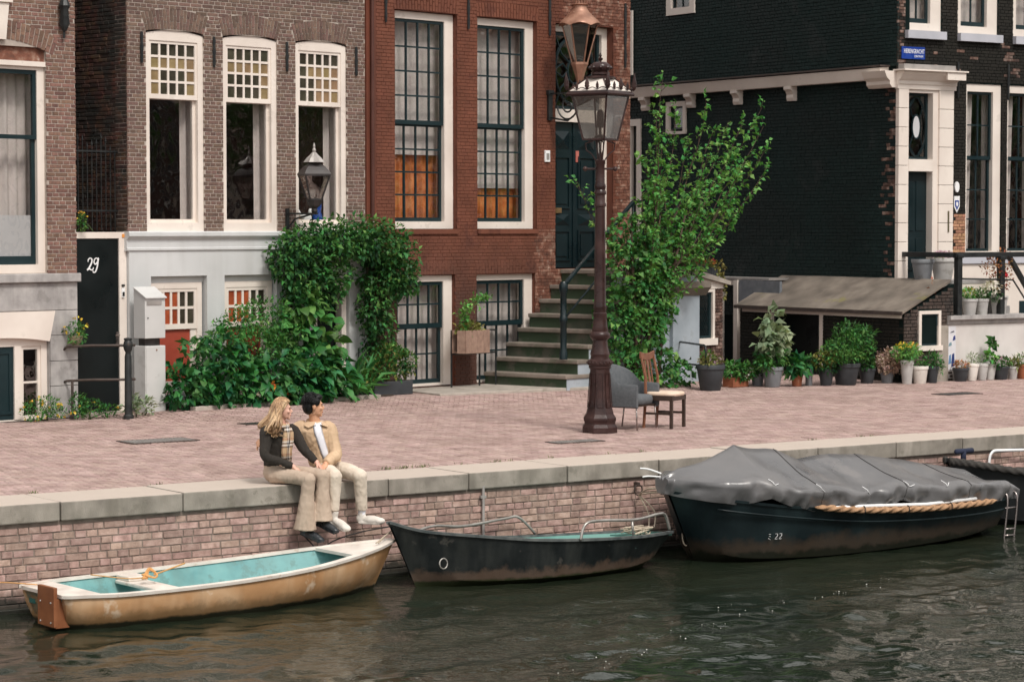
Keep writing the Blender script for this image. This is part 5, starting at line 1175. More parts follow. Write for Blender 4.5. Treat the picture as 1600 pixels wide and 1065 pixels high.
def leaf_arrays(P, axis, size, asp=.5, fold=.25, rs=None, curl=.15, jitter=.6):
    """folded leaves: P (n,3) base points, axis (n,3) wished direction; returns verts, faces (two triangles pairs), tint"""
    rs = rs or np.random.default_rng(1); n = len(P)
    ax = axis + rs.normal(0, jitter, (n, 3)); ax /= np.linalg.norm(ax, axis=1, keepdims=True)+1e-9
    up = np.array([0, 0, 1.]) + rs.normal(0, .45, (n, 3)); sd = np.cross(ax, up); sd /= np.linalg.norm(sd, axis=1, keepdims=True)+1e-9
    nr = np.cross(sd, ax); L = size*rs.uniform(.5, 1.4, (n, 1)); w = L*asp*.5
    b = P; m = P + ax*L*.5 + nr*L*curl; t = P + ax*L - nr*L*curl*.4
    l1 = P + ax*L*.42 - sd*w + nr*L*(curl+fold*.35); r1 = P + ax*L*.42 + sd*w + nr*L*(curl+fold*.35)
    V = np.stack([b, l1, m, r1, t], 1).reshape(-1, 3); k = np.arange(n)[:, None]*5
    F_ = np.concatenate([k+np.array([[0, 2, 1]]), k+np.array([[0, 3, 2]]), k+np.array([[1, 2, 4]]), k+np.array([[2, 3, 4]])], 1).reshape(-1, 3)
    return V, F_, n
def leaf_obj(name, parent, P, axis, size, m, asp=.5, rs=None, tint=None, kind='stuff', jitter=.6, curl=.15, fold=.25):
    rs = rs or np.random.default_rng(5); V, F_, n = leaf_arrays(np.asarray(P, float), np.asarray(axis, float), size, asp, fold, rs, curl, jitter)
    me = bpy.data.meshes.new(name); me.from_pydata(V.tolist(), [], F_.tolist())
    t = rs.uniform(.02, .98, n) if tint is None else np.clip(tint + rs.normal(0, .12, n), .02, .98)
    me.attributes.new('tint', 'FLOAT', 'FACE').data.foreach_set('value', np.repeat(t, 4).astype(np.float32)); me.shade_smooth()
    return link(name, me, m, parent, kind=kind)
LEAFU = {}
def single_leaves(parent, P, axis, size, m, asp=.6, rs=None, jitter=.35, count=150, name='leaf', curl=.18):
    """leaves large enough to be told apart: each an object on a shared mesh"""
    rs = rs or np.random.default_rng(6); key = (m.name, asp)
    if key not in LEAFU:
        mb = MB(); N = 6; rings = []
        for i in range(N+1):
            t = i/N; w = asp*.5*math.sin(math.pi*min(1, t**.75*.98+.02))**.9 + .004; z = curl*math.sin(t*2.6) - .12*t*t
            rings.append([(t, -w, z+.1*w), (t, -w*.5, z+.05*w), (t, 0, z-.03*math.sin(t*3)), (t, w*.5, z+.05*w), (t, w, z+.1*w)])
        mb.loft(rings, cap=False, closed=False); LEAFU[key] = mb.mesh('leaf', True); LEAFU[key].materials.append(m)
    for p, a in zip(P[:count], axis[:count]):
        v = Vector(a) + Vector(rs.normal(0, jitter, 3)); v.normalize(); s = size*rs.uniform(.7, 1.25)
        q = v.to_track_quat('X', 'Z'); o = link(name, LEAFU[key], None, parent, Vector(p)); o.rotation_mode = 'QUATERNION'
        from mathutils import Quaternion
        o.rotation_quaternion = q @ Quaternion((1, 0, 0), rs.normal(0, .5)); o.scale = (s, s, s)
def blobs(n, B_, rs, shell=.55, lump=.25):
    """points on lumpy ellipsoids: B_ list of (x,y,z,rx,ry,rz); returns points, outward axis"""
    B_ = np.array(B_, float); vol = (B_[:,3]*B_[:,4]*B_[:,5])**(2/3); idx = rs.choice(len(B_), n, p=vol/vol.sum())
    d = rs.normal(0, 1, (n, 3)); d /= np.linalg.norm(d, axis=1, keepdims=True)
    r_ = shell + (1-shell)*rs.random((n, 1))**.5 + rs.normal(0, lump*.25, (n, 1)); c = B_[idx]
    return c[:, :3] + d*c[:, 3:6]*r_, d
def stems(parent, tips, base, m, rad=.008, name='stem', spread=.05, mid=.5, rs=None):
    mb = MB(); rs = rs or np.random.default_rng(3)
    for t in tips:
        b = np.array(base) + np.append(rs.normal(0, spread, 2), 0); t = np.array(t); mdp = b*(1-mid) + t*mid + np.array([0, 0, .12*np.linalg.norm(t-b)]) + rs.normal(0, .03, 3)
        mb.tube([b, mdp, t], [rad, rad*.75, rad*.35], 5)
    return mk(name, mb, m, parent, smooth=True)
VIEW = np.array([0, -1, .12])

# --- young tree by the stoop
def young_tree():
    base = FF.w(11.6, 2.0, .05); r = thing('young_tree', 'slender young tree with bright green leaves before the black wall', 'tree', base, FF.a)
    rs = np.random.default_rng(11)
    # local: x along the houses, y inwards, z up
    tips = [(.35,-.05,5.2),(1.0,.2,4.75),(1.45,-.1,4.85),(2.3,.1,4.55),(3.15,0,4.85),(3.0,-.2,4.1),(2.6,.2,3.45),(2.2,-.1,2.9),(-1.85,-.1,3.45),(-.35,-.2,3.2),(.55,.15,4.1),(1.6,0,3.9),(.1,-.15,3.4),(1.25,-.2,3.3),(3.3,.1,4.5),(2.2,-.2,3.6),(.75,.1,2.9),(2.75,.1,4.6),(1.9,.1,4.4),(.8,.3,3.6),(1.35,.2,4.3),(2.4,-.2,3.9),(2.9,-.3,3.75),(.2,.2,3.9),(1.9,-.3,3.2),(-.2,-.3,2.6),(.6,.3,4.6),(2.6,.2,4.2)]
    tb = MB(); pts = []; axs = []
    for s_ in ((.05, 0), (-.18, .05), (.25, -.05)):
        tb.tube([(s_[0], s_[1], -.05), (s_[0]*1.3+.02, s_[1], .9), (s_[0]*2.2+.1, s_[1], 2.0), (s_[0]*3+.2, s_[1], 2.9)], [.035, .03, .024, .014], 7)
    mk('trunk', tb, m_bark, r, smooth=True)
    br = MB()
    for t in tips:
        t = np.array(t); k = min(2.2, t[2]*.45); b = np.array([.1+.18*np.sign(t[0])*min(1, abs(t[0])), 0, k]); n = 9
        path = [b + (t-b)*q + np.array([0, 0, -.25*math.sin(q*math.pi)*min(1, abs(t[0]-b[0]))]) + rs.normal(0, .025, 3)*(0 < q < 1) for q in np.linspace(0, 1, n)]
        br.tube(path, list(np.linspace(.016, .003, n)), 5)
        for i in range(1, n):
            for _ in range(2 if i < 3 else 5):
                p = path[i-1] + (path[i]-path[i-1])*rs.random(); d = rs.normal(0, 1, 3)*np.array([1, .8, .7]) + (path[i]-path[i-1])*4; d /= np.linalg.norm(d); ln = rs.uniform(.06, .3)
                e = p + d*ln; br.tube([p, (p+e)/2+rs.normal(0, .012, 3), e], [.004, .003, .002], 4)
                for q in np.linspace(.35, 1, 5): pts.append(p + (e-p)*q + rs.normal(0, .015, 3)); axs.append(d + np.array([0, 0, -.45]))
    mk('branch', br, m_bark, r, smooth=True)
    pts, axs = np.array(pts), np.array(axs); k = rs.permutation(len(pts)); pts, axs = pts[k], axs[k]
    leaf_obj('crown', r, pts[220:], axs[220:], .092, L_bright, .72, rs, jitter=.5)
    single_leaves(r, pts[:220], axs[:220], .1, L_bright, .72, rs, count=220)
young_tree()
def ivy():
    r = thing('climbing_ivy', 'dense dark ivy shrub covering the stoop front below the young tree', 'ivy', FF.w(11.38, 1.82, .05), FF.a); rs = np.random.default_rng(12)
    B_ = [(-.35,-.15,.35,.55,.35,.4),(.45,-.15,.35,.55,.35,.4),(.0,-.15,.95,.65,.35,.45),(.35,-.1,1.45,.6,.35,.5),(-.45,-.1,1.25,.45,.3,.5),(.0,-.1,2.0,.6,.35,.5),(.45,-.05,2.05,.42,.3,.45),(.6,-.05,1.2,.3,.3,.45),(-.2,-.1,2.55,.4,.25,.4),(.4,-.1,2.6,.45,.25,.35),(.95,-.3,.2,.3,.25,.28)]
    P, D = blobs(4200, B_, rs); leaf_obj('foliage', r, P, D*.5 + np.array([0, -.3, -.5]), .1, L_mid, .75, rs); stems(r, [b[:3] for b in B_], (0, .05, -.05), m_bark, .015, rs=rs)
ivy()

# --- garden in front of the grey house
def edging():
    r = thing('bed_edging', 'low pale stone edging round the planted bed', 'edging', FF.w(2.75, .95, .07), FF.a)
    for i in range(6):
        q = MB(); q.box(i*.62, i*.62+.6, 0, .14, -.06, .055); mk('edging_stone', q, m_concrete, r, bevel=.012)
    q = MB(); q.box(0, 4.1, .14, .95, -.06, .03); mk('soil', q, m_dirt, r)
edging()
def vine():
    r = thing('climbing_vine', 'climbing vine arching over the doorway of the grey base', 'vine', FF.w(6.9, .3, .05), FF.a); rs = np.random.default_rng(13)
    B_ = [(-1.85,.0,2.2,.3,.25,.35),(-1.5,-.1,2.42,.5,.3,.28),(-1.0,-.1,2.47,.55,.35,.28),(-.45,-.1,2.5,.55,.35,.3),(.05,-.1,2.42,.48,.35,.33),(.35,-.1,2.1,.36,.3,.4),(.45,-.1,1.85,.28,.25,.3),(-1.55,-.05,1.95,.4,.25,.4),(-1.2,-.05,1.75,.35,.25,.35),(-.85,-.05,2.0,.3,.2,.3),(-1.6,.0,1.5,.3,.2,.35),(.1,0,1.85,.35,.25,.45),(.0,0,1.4,.3,.22,.4),(.15,0,.95,.25,.2,.4),(-.1,-.05,.7,.2,.18,.3),(.62,-.1,1.75,.2,.2,.14)]
    P, D = blobs(6800, B_, rs, .5, .4); leaf_obj('foliage', r, P, D*.6 + np.array([0, -.25, -.5]), .085, L_dark, .62, rs)
    P, D = blobs(2600, [(a, b-.06, c+.04, d*1.05, e*1.1, f*1.08) for a, b, c, d, e, f in B_[:13]], rs, .9, .3); leaf_obj('light_foliage', r, P, D*.6 + np.array([0, -.2, -.2]), .095, L_mid, .5, rs)
    P, D = blobs(90, [B_[1], B_[2], B_[3]], rs, 1.0, .3); k = P[:, 2] > 2.55; P, D = P[k], D[k]; leaf_obj('blossom', r, P + np.array([0, 0, .05]), D, .05, L_whi, .9, rs)
    st = MB()
    for p in ([(.0,.1,0),(.1,.05,.9),(.0,.1,1.7),(-.2,0,2.4),(-.9,0,2.6),(-1.7,0,2.4)], [(.1,.12,0),(.05,.1,1.1),(.25,.05,1.9),(.5,-.05,2.1)], [(-1.75,.15,0),(-1.7,.15,1.2),(-1.5,.05,2.1)]): st.tube(p, .02, 6)
    mk('stem', st, m_bark, r, smooth=True)
vine()
def bush(name, label, cat, loc, B_, n, size, m, asp, seed, single=0, shell=.6, droop=-.4, group=None, stemm=None, flowers=None, m2=None, lump=.25):
    r = thing(name, label, cat, loc, FF.a, group); rs = np.random.default_rng(seed); P, D = blobs(n, B_, rs, shell, lump); A = D*.7 + np.array([0, -.25, droop])
    w = FF
    if single:
        order = np.argsort(P[:, 1] - .3*P[:, 0]*0); P, A, D = P[order], A[order], D[order]
        # spread the single ones over the front half
        front = rs.permutation(min(len(P), int(len(P)*.55)))[:single]; mask = np.zeros(len(P), bool); mask[front] = True
        single_leaves(r, P[mask], A[mask], size, m, asp, rs, count=single); P, A = P[~mask], A[~mask]
    leaf_obj('foliage', r, P, A, size, m, asp, rs)
    if m2: P2, D2 = blobs(n//4, [(a, b-.03, c+.03, d*1.05, e*1.05, f*1.05) for a, b, c, d, e, f in B_], rs, .9, .3); leaf_obj('light_foliage', r, P2, D2*.7+np.array([0, -.2, -.2]), size*.9, m2, asp, rs)
    stems(r, [b[:3] for b in B_], (np.mean([b[0] for b in B_]), .05, 0), stemm or m_stem, .012, rs=rs)
    for (fm, cnt, fs) in (flowers or []):
        P3, D3 = blobs(cnt, B_, rs, 1.02, .1); k = P3[:, 1] < .1; P3, D3 = P3[k], D3[k]
        Q = np.repeat(P3, 5, 0) + rs.normal(0, fs*.3, (len(P3)*5, 3)); leaf_obj('blossom', r, Q, np.repeat(D3, 5, 0), fs, fm, .9, rs, jitter=1.0)
    return r
g_bed = FF.w(3.3, .55, .08)
bush('hydrangea_bush', 'broad-leaved hydrangea bush right of the grey cabinet', 'bush', g_bed, [(-.35,0,.35,.45,.35,.32),(.15,-.1,.4,.5,.4,.38),(.6,0,.45,.4,.35,.35),(-.05,0,.75,.45,.3,.3),(.35,.05,.85,.4,.3,.25),(-.5,-.1,.25,.35,.3,.25),(.55,-.15,.2,.4,.3,.25),(.0,-.25,.2,.45,.25,.22)], 1150, .15, L_hyd, .62, 14, 220, .7, -.5, flowers=[(L_pink, 3, .05)])
bush('feathery_shrub', 'fine-leaved light green shrub against the second basement window', 'shrub', FF.w(4.5, .4, .08), [(-.45,0,1.15,.45,.3,.28),(0,0,1.3,.5,.3,.28),(.4,0,1.1,.4,.3,.3),(-.2,-.1,.85,.4,.3,.25),(.25,-.1,.75,.35,.3,.25),(-.7,0,1.0,.3,.25,.2)], 2300, .07, L_mid, .5, 15, 0, .55, .0, m2=L_bright, stemm=m_bark)
bush('fig_plant', 'tall plant with big rounded leaves beside the vine doorway', 'plant', FF.w(5.35, .45, .08), [(-.1,0,1.45,.28,.22,.25),(.15,0,1.2,.3,.25,.3),(-.25,0,1.0,.3,.25,.25),(.3,-.05,.8,.3,.25,.3),(.05,-.1,.6,.35,.3,.3)], 260, .2, L_mid, .75, 16, 120, .7, -.5)
bush('leafy_border_plant', 'low border plant with long drooping leaves behind the couple', 'plant', FF.w(4.75, .75, .08), [(-.6,0,.35,.4,.3,.3),(-.1,-.05,.4,.45,.35,.33),(.4,0,.4,.45,.35,.33),(.85,.05,.35,.4,.3,.3),(.1,-.15,.2,.6,.3,.2),(-.5,-.15,.15,.45,.25,.18),(.8,-.15,.18,.4,.25,.2)], 820, .2, L_hyd, .5, 17, 240, .7, -.6)
bush('lily_clump', 'clump of strap leaves at the right end of the planted bed', 'plant', FF.w(5.9, .7, .08), [(0,0,.25,.35,.3,.22),(.25,-.05,.2,.3,.25,.18)], 90, .42, L_mid, .12, 18, 0, .3, .5)
def bed_flowers():
    r = thing('orange_lilies', 'small orange and white flowers at the edge of the bed', 'flowers', FF.w(4.05, .95, .1), FF.a); rs = np.random.default_rng(19)
    P = np.concatenate([rs.normal([.12, -.05, .22], [.05, .05, .05], (26, 3)), rs.normal([.4, -.05, .14], [.04, .04, .03], (14, 3))]); leaf_obj('orange_blossom', r, P, np.tile([0, -.3, 1.], (len(P), 1)), .08, L_org, .5, rs)
    P = rs.normal([-.12, -.03, .16], [.08, .05, .05], (30, 3)); leaf_obj('white_blossom', r, P, np.tile([0, -.3, 1.], (30, 1)), .05, L_whi, .8, rs)
    P = rs.normal([.1, 0, .08], [.25, .06, .05], (120, 3)); leaf_obj('foliage', r, P, np.tile([0, -.3, .5], (120, 1)), .09, L_hyd, .4, rs)
bed_flowers()
def trough():
    p = FF.w(6.95, .55, 0); r = thing('planter_trough', 'anthracite trough planter with a reddish green shrub', 'planter', (p.x, p.y, ground(p.x, p.y)), FF.a)
    q = MB(); q.box(-.42, .42, -.16, .16, 0, .22); mk('trough', q, m_pot['dark'], r, bevel=.01); q = MB(); q.box(-.4, .4, -.14, .14, .2, .226); mk('soil', q, m_dirt, r); rs = np.random.default_rng(20)
    B_ = [(-.2,0,.42,.25,.2,.22),(.15,0,.5,.3,.22,.26),(.38,-.02,.5,.2,.18,.2),(.05,0,.65,.25,.2,.15),(-.4,0,.4,.15,.15,.18)]; P, D = blobs(1100, B_, rs, .5); leaf_obj('foliage', r, P, D*.6+np.array([0,-.1,.2]), .085, L_mid, .38, rs); P, D = blobs(500, B_, rs, .95); leaf_obj('young_shoots', r, P, D*.6+np.array([0,-.1,.3]), .075, L_olive, .4, rs); stems(r, [b[:3] for b in B_], (0, 0, .2), m_bark, .01, rs=rs)
trough()
def stand_plant():
    r = thing('box_plant', 'bright green sprig growing from the wooden planter box', 'plant', FF.w(8.95, .45, .98), FF.a); rs = np.random.default_rng(22)
    B_ = [(-.05,0,.1,.3,.12,.08)]; P, D = blobs(160, B_, rs); leaf_obj('foliage', r, P, D+np.array([0,-.2,.3]), .08, L_olive, .5, rs)
    path = [np.array(q) for q in ((-.12,0,0),(-.15,0,.25),(-.08,0,.48),(.15,-.02,.58),(.38,-.05,.6))]; tw = MB(); tw.tube(path, [.01,.009,.008,.006,.004], 5); mk('stem', tw, m_stem, r, smooth=True)
    P = np.concatenate([a+(b-a)*rs.random((70, 1))+rs.normal(0, .045, (70, 3)) for a, b in zip(path, path[1:])]); leaf_obj('sprig_leaves', r, P, rs.normal(0, 1, (len(P), 3)), .075, L_bright, .55, rs)
stand_plant()
bush('yellow_flower_bush', 'small yellow flowering bush at the base of the left stone wall', 'bush', FF.w(.55, .22, 0), [(-.12,0,.16,.22,.15,.15),(.12,0,.2,.2,.15,.16),(.28,0,.12,.12,.12,.1)], 620, .05, L_mid, .4, 23, 0, .5, .3, flowers=[(L_yel, 26, .03)])
bush('corner_weeds', 'yellow flowered weeds sprouting below the iron rails', 'plant', FF.w(1.2, .35, 0), [(-.1,0,.2,.16,.12,.18),(.12,0,.16,.2,.12,.12),(.35,-.1,.1,.16,.12,.09)], 520, .06, L_mid, .45, 24, 0, .5, .3, flowers=[(L_yel, 10, .035)])
bush('cabinet_weeds', 'grey-green weeds growing between the bollard and the cabinet', 'plant', FF.w(1.75, .75, 0), [(0,0,.18,.12,.1,.14),(.28,.05,.16,.14,.1,.13)], 150, .1, L_pale, .35, 25, 0, .3, .4)
def wall_basket():
    r = thing('wall_basket', 'small hanging basket with yellow flowers on the stone corner', 'basket', FF.w(1.22, .12, 1.05), FF.a); q = MB(); q.lathe([(.04,0),(.09,.06),(.11,.14),(.1,.14)], 12); q.bar((0, .02, .12), (0, .12, .12), .015); mk('basket', q, mat('moss_basket', [s2l(140,128,104), s2l(164,152,128)], .95, 20, bump=.5), r, smooth=True, autos=40); rs = np.random.default_rng(26)
    B_ = [(0,0,.22,.14,.12,.13),(.02,-.03,.1,.14,.12,.1)]; P, D = blobs(320, B_, rs); leaf_obj('foliage', r, P, D+np.array([0,0,-.3]), .05, L_mid, .5, rs); P, D = blobs(7, [(0,0,.27,.13,.11,.12)], rs, 1.0); leaf_obj('blossom', r, np.repeat(P, 5, 0)+rs.normal(0, .012, (len(P)*5, 3)), np.repeat(D, 5, 0), .04, L_yel, .8, rs)
wall_basket()
def ledge_plant():
    r = thing('alley_plant', 'little yellow flowered plant on the wall ledge beside the alley grille', 'plant', FF.w(1.42, .02, 2.69), FF.a); rs = np.random.default_rng(27); P, D = blobs(120, [(0,0,.12,.07,.06,.12)], rs); leaf_obj('foliage', r, P, D+np.array([0,0,.2]), .05, L_mid, .45, rs); P, D = blobs(7, [(0,0,.18,.07,.06,.1)], rs, 1.0); leaf_obj('blossom', r, np.repeat(P, 4, 0), np.repeat(D, 4, 0), .035, L_yel, .8, rs); stems(r, [(0,0,.15)], (0,0,0), m_stem, .005)
ledge_plant()
def roof_box():
    r = thing('flower_box', 'dark window box of red flowers on the cellar entrance roof', 'flower box', FF.w(13.9, 1.25, 1.95), FF.a); q = MB()
    q.obox((0, 0, .06), (.42, 0, -.075), (0, .09, 0), (0, 0, .07)); mk('box', q, m_pot['dark'], r, bevel=.008); rs = np.random.default_rng(28)
    q = MB()
    for i in range(18): q.obox((-.38+i*.045, -.093, .062-.075*(-.38+i*.045)/.42), (.008, 0, 0), (0, .004, 0), (0, 0, .05))
    mk('ribs', q, m_pot['dark'], r)
    B_ = [(-.4,0,.2,.2,.12,.1),(-.1,0,.17,.25,.12,.09),(.2,0,.13,.25,.12,.09),(.47,0,.05,.2,.14,.13),(.52,0,-.15,.12,.12,.2),(.55,-.02,-.38,.1,.1,.16)]; P, D = blobs(700, B_, rs); leaf_obj('foliage', r, P, D+np.array([0,0,-.2]), .06, L_olive, .7, rs); P, D = blobs(36, B_[:3], rs, 1.05); k = P[:, 2] > .12; P, D = P[k], D[k]; leaf_obj('blossom', r, np.repeat(P, 6, 0)+rs.normal(0, .018, (len(P)*6, 3)), np.repeat(D, 6, 0), .04, L_red, .9, rs); P, D = blobs(16, B_[4:], rs, 1.05); leaf_obj('white_blossom', r, np.repeat(P, 4, 0), np.repeat(D, 4, 0), .04, L_whi, .9, rs); stems(r, [b[:3] for b in B_], (0, 0, .1), m_stem, .006)
roof_box()

# --- pots in front of the shed and the white stoop
def pot(name, label, loc, h, w, colour, plants, seed, shape='round', tilt=0.0, top=1.0):
    """plants: list of (kind, n, size, mat, aspect, blob in units of pot width, z in metres above the rim)"""
    r = thing('potted_plant' if plants else 'flower_pot', label, 'potted plant' if plants else 'pot', loc, FF.a); r.rotation_euler.y = tilt; rs = np.random.default_rng(seed); q = MB(); R1 = w/2
    if shape == 'box': q.box(-w/2, w/2, -.12, .12, 0, h); mk('pot', q, m_pot[colour], r, bevel=.008)
    else:
        b = .7 if shape != 'slim' else .85
        q.lathe([(R1*b*.95, 0), (R1*b, .01), (R1*.93, h*.82), (R1*1.0, h*.83), (R1*1.02, h*.98), (R1*1.0, h), (R1*.9, h), (R1*.88, h*.9)], 20 if shape != 'square' else 4, rot=math.pi/4); mk('pot', q, m_pot[colour], r, smooth=True, autos=35)
        q = MB(); q.lathe([(R1*.88, h*.9), (R1*.87, h*.91)], 16); mk('soil', q, m_dirt, r)
    tips = []
    for (n, size, m, asp, bl, dr) in plants:
        B_ = [(x, y, h+z, a, b_, c) for x, y, z, a, b_, c in bl]; P, D = blobs(n, B_, rs, .5, .3); leaf_obj('foliage' if 'leaf' in m.name else 'blossom', r, P, D*.7+np.array([0, -.15, dr]), size, m, asp, rs); tips += [b_[:3] for b_ in B_]
    if tips: stems(r, tips[:10], (0, 0, h*.85), m_stem, .006, spread=.03, rs=rs)
    return r
def toward(p, k=1.62):          # keep clear of the shed end and the stoop wall
    v = Vector((p[0], p[1], 0)); u, n = BF.inv(v)
    while -1.3 < u and n < k: v = v*.998; u, n = BF.inv(v)
    return (v.x, v.y, ground(v.x, v.y))
pot('p', 'big anthracite pot with pink and yellow bedding plants beside the hoop rail', toward((3.36, 41.10)), .44, .5, 'dark', [(260, .06, L_olive, .5, [(0,0,.05,.22,.2,.07),(-.05,0,.12,.12,.1,.08)], .2), (60, .035, L_pink, .9, [(.08,-.05,.08,.16,.12,.05)], .3), (60, .06, L_bright, .4, [(-.08,0,.14,.1,.1,.1)], .6)], 101)
pot('p', 'low brown trough with a green hydrangea beside the dark doorway', toward((3.86, 41.9)), .17, .42, 'terra', [(420, .1, L_mid, .6, [(-.05,0,.12,.25,.2,.14),(.15,-.05,.08,.22,.18,.14)], -.2), (40, .04, L_whi, .9, [(.2,-.12,.06,.16,.08,.1)], .2)], 102, 'box')
pot('p', 'small blue-grey pot with dark green foliage left of the tall plant', toward((4.27, 42.2)), .22, .25, 'grey', [(220, .08, L_dark, .5, [(0,0,.08,.18,.15,.12),(.1,0,.12,.15,.12,.1)], 0)], 103)
pot('p', 'grey pot with a tall pale big-leaved plant before the shed opening', toward((4.50, 41.93)), .35, .37, 'grey', [(170, .17, L_pale, .75, [(-.05,0,.75,.18,.15,.14),(.1,0,.55,.25,.2,.14),(-.12,0,.45,.22,.2,.14),(.18,0,.4,.2,.15,.12),(.0,0,.9,.1,.1,.08)], -.3), (420, .1, L_mid, .4, [(0,0,.2,.3,.25,.22),(-.15,0,.1,.2,.2,.15)], .2)], 104)
pot('p', 'terracotta pot with broad hosta leaves', toward((4.94, 42.10)), .25, .23, 'terra', [(90, .17, L_hyd, .6, [(0,0,.1,.2,.18,.1),(-.08,-.05,.05,.15,.14,.08)], -.2)], 105)
pot('p', 'slim grey pot between the terracotta pot and the big bush', toward((5.17, 42.27)), .3, .14, 'grey', [(160, .07, L_mid, .5, [(0,0,.1,.16,.12,.12)], 0)], 106, 'slim')
pot('p', 'dark pot with reddish green foliage under the big bush', toward((5.47, 42.27)), .29, .28, 'dark', [(260, .08, L_olive, .5, [(-.1,0,.14,.22,.18,.14),(.05,0,.2,.2,.18,.14)], .1), (160, .09, L_dark, .5, [(0,0,.06,.22,.2,.12)], -.2)], 107)
pot('p', 'wide black pot carrying the largest green bush before the shed', toward((5.84, 42.44)), .38, .5, 'dark', [(1500, .085, L_mid, .42, [(-.3,0,.22,.35,.25,.2),(.1,0,.32,.42,.3,.24),(.4,0,.25,.32,.25,.22),(-.05,0,.12,.45,.3,.16),(.3,0,.48,.3,.22,.14)], .1), (260, .1, L_dark, .3, [(.05,0,.62,.35,.2,.1),(.45,0,.5,.35,.2,.12),(-.1,0,.5,.2,.15,.16)], .3)], 108)
pot('p', 'dark grey ribbed pot right of the largest bush', toward((6.26, 42.79)), .27, .31, 'dark', [(200, .08, L_dark, .5, [(0,0,.08,.2,.16,.12)], .1)], 109)
pot('p', 'grey pot with a ball of dried pale hydrangea flowers', toward((6.64, 42.97)), .3, .28, 'grey', [(900, .05, L_dry, .9, [(-.05,-.05,.1,.25,.22,.22),(.12,-.05,.02,.2,.18,.2),(-.12,-.05,.02,.16,.16,.16)], 0)], 110)
pot('p', 'tall pale grey pot with yellow flowering shrub', toward((7.02, 43.15)), .42, .24, 'pale', [(420, .075, L_bright, .4, [(-.08,0,.12,.26,.2,.16),(.1,0,.14,.2,.18,.14)], .3), (70, .045, L_yel, .8, [(-.05,-.03,.26,.25,.16,.05)], .5)], 111)
pot('p', 'cream white pot with low trailing greens beside the tall pale pot', toward((7.28, 43.33)), .31, .3, 'white', [(90, .06, L_mid, .4, [(0,0,.02,.13,.12,.05)], .1)], 112)
pot('p', 'black pot with grassy green tuft near the poster', toward((7.56, 43.69)), .29, .24, 'dark', [(260, .09, L_mid, .25, [(0,0,.1,.16,.14,.12),(.1,0,.02,.14,.12,.14)], .4)], 113)
pot('p', 'black pot with brown withered plant before the poster', toward((8.11, 43.87)), .24, .3, 'dark', [(150, .06, L_brown, .4, [(0,0,.05,.14,.12,.06)], .3)], 114)
pot('p', 'leftmost of three leaning white pots before the white wall', toward((8.34, 44.06)), .31, .24, 'white', [(110, .06, L_pale, .3, [(0,0,.08,.12,.1,.1)], .6)], 115, tilt=.1)
pot('p', 'middle of three leaning pots before the white wall', toward((8.53, 44.06)), .3, .21, 'pale', [(90, .06, L_pale, .3, [(0,0,.06,.1,.1,.08)], .6)], 116, tilt=.1)
pot('p', 'rightmost of three leaning pots with a sprouting leafy stem', toward((8.71, 44.25)), .29, .21, 'pale', [(40, .12, L_bright, .6, [(-.08,0,.1,.08,.08,.08)], .3), (26, .12, L_dark, .8, [(-.03,0,.36,.05,.05,.05)], .2)], 117, tilt=.12)
pot('p', 'broad black pot with mauve green foliage before the white wall', toward((8.95, 44.44)), .24, .31, 'dark', [(320, .06, L_mid, .5, [(0,0,.06,.2,.16,.1),(-.1,0,.08,.14,.12,.1)], .1), (60, .04, L_pink, .8, [(-.1,-.03,.12,.14,.1,.05)], .3)], 118)
pot('p', 'small white rounded pot with spiky yellow-green leaves', toward((9.16, 44.44)), .23, .21, 'pale', [(80, .14, L_olive, .15, [(0,0,.04,.1,.1,.06)], .7)], 119)
pot('p', 'brown ceramic bowl at the right frame edge', toward((9.39, 44.63)), .27, .27, 'terra', [(160, .06, L_mid, .5, [(0,0,.08,.18,.15,.1)], .2), (40, .04, L_whi, .9, [(-.05,0,.16,.16,.12,.05)], .4)], 120)
pot('p', 'pale grey pot on the stoop cap beside the railing post', BF.w(.62, 1.27, 1.17), .29, .3, 'pale', [(160, .07, L_bright, .4, [(-.02,0,.08,.14,.12,.1)], .4), (40, .04, L_yel, .8, [(0,0,.12,.1,.1,.06)], .3)], 121)
pot('p', 'second pale pot along the stoop cap', BF.w(.93, 1.27, 1.17), .29, .26, 'pale', [(200, .06, L_mid, .5, [(0,0,.06,.16,.12,.1)], .2), (90, .04, L_whi, .9, [(.06,0,.12,.18,.1,.08)], .3)], 122)
pot('p', 'pale square pot on the stoop cap with rusty dry flower stems', BF.w(1.36, 1.27, 1.17), .33, .34, 'pale', [(420, .06, L_brown, .5, [(-.2,0,.5,.28,.18,.2),(.1,0,.6,.25,.18,.25),(-.05,0,.25,.25,.2,.2),(.2,0,.3,.16,.12,.2)], .2), (30, .06, L_red, .9, [(.05,-.05,.42,.06,.05,.05)], .2), (200, .06, L_whi, .6, [(-.25,0,.15,.2,.15,.12)], .1), (120, .07, L_dark, .5, [(-.2,0,.02,.2,.12,.1)], .1)], 123, 'square')
pot('p', 'left of two grey tapered pots on the stoop platform', BF.w(.1, .6, 1.79), .38, .42, 'grey', [], 124)
pot('p', 'right of two grey tapered pots with lilac flowers on the stoop platform', BF.w(.6, .6, 1.79), .4, .46, 'pale', [(300, .05, L_pink, .8, [(0,0,.03,.22,.2,.08)], .4), (160, .05, L_pale, .5, [(0,0,.0,.22,.2,.06)], .2)], 125)
pot('p', 'black pot with thin climber on the poster block', BF.w(-.17, 1.25, 1.0), .26, .24, 'dark', [(70, .07, L_mid, .5, [(0,0,.12,.1,.08,.14)], .4), (40, .06, L_brown, .5, [(-.1,0,.3,.12,.08,.25)], .2)], 126)

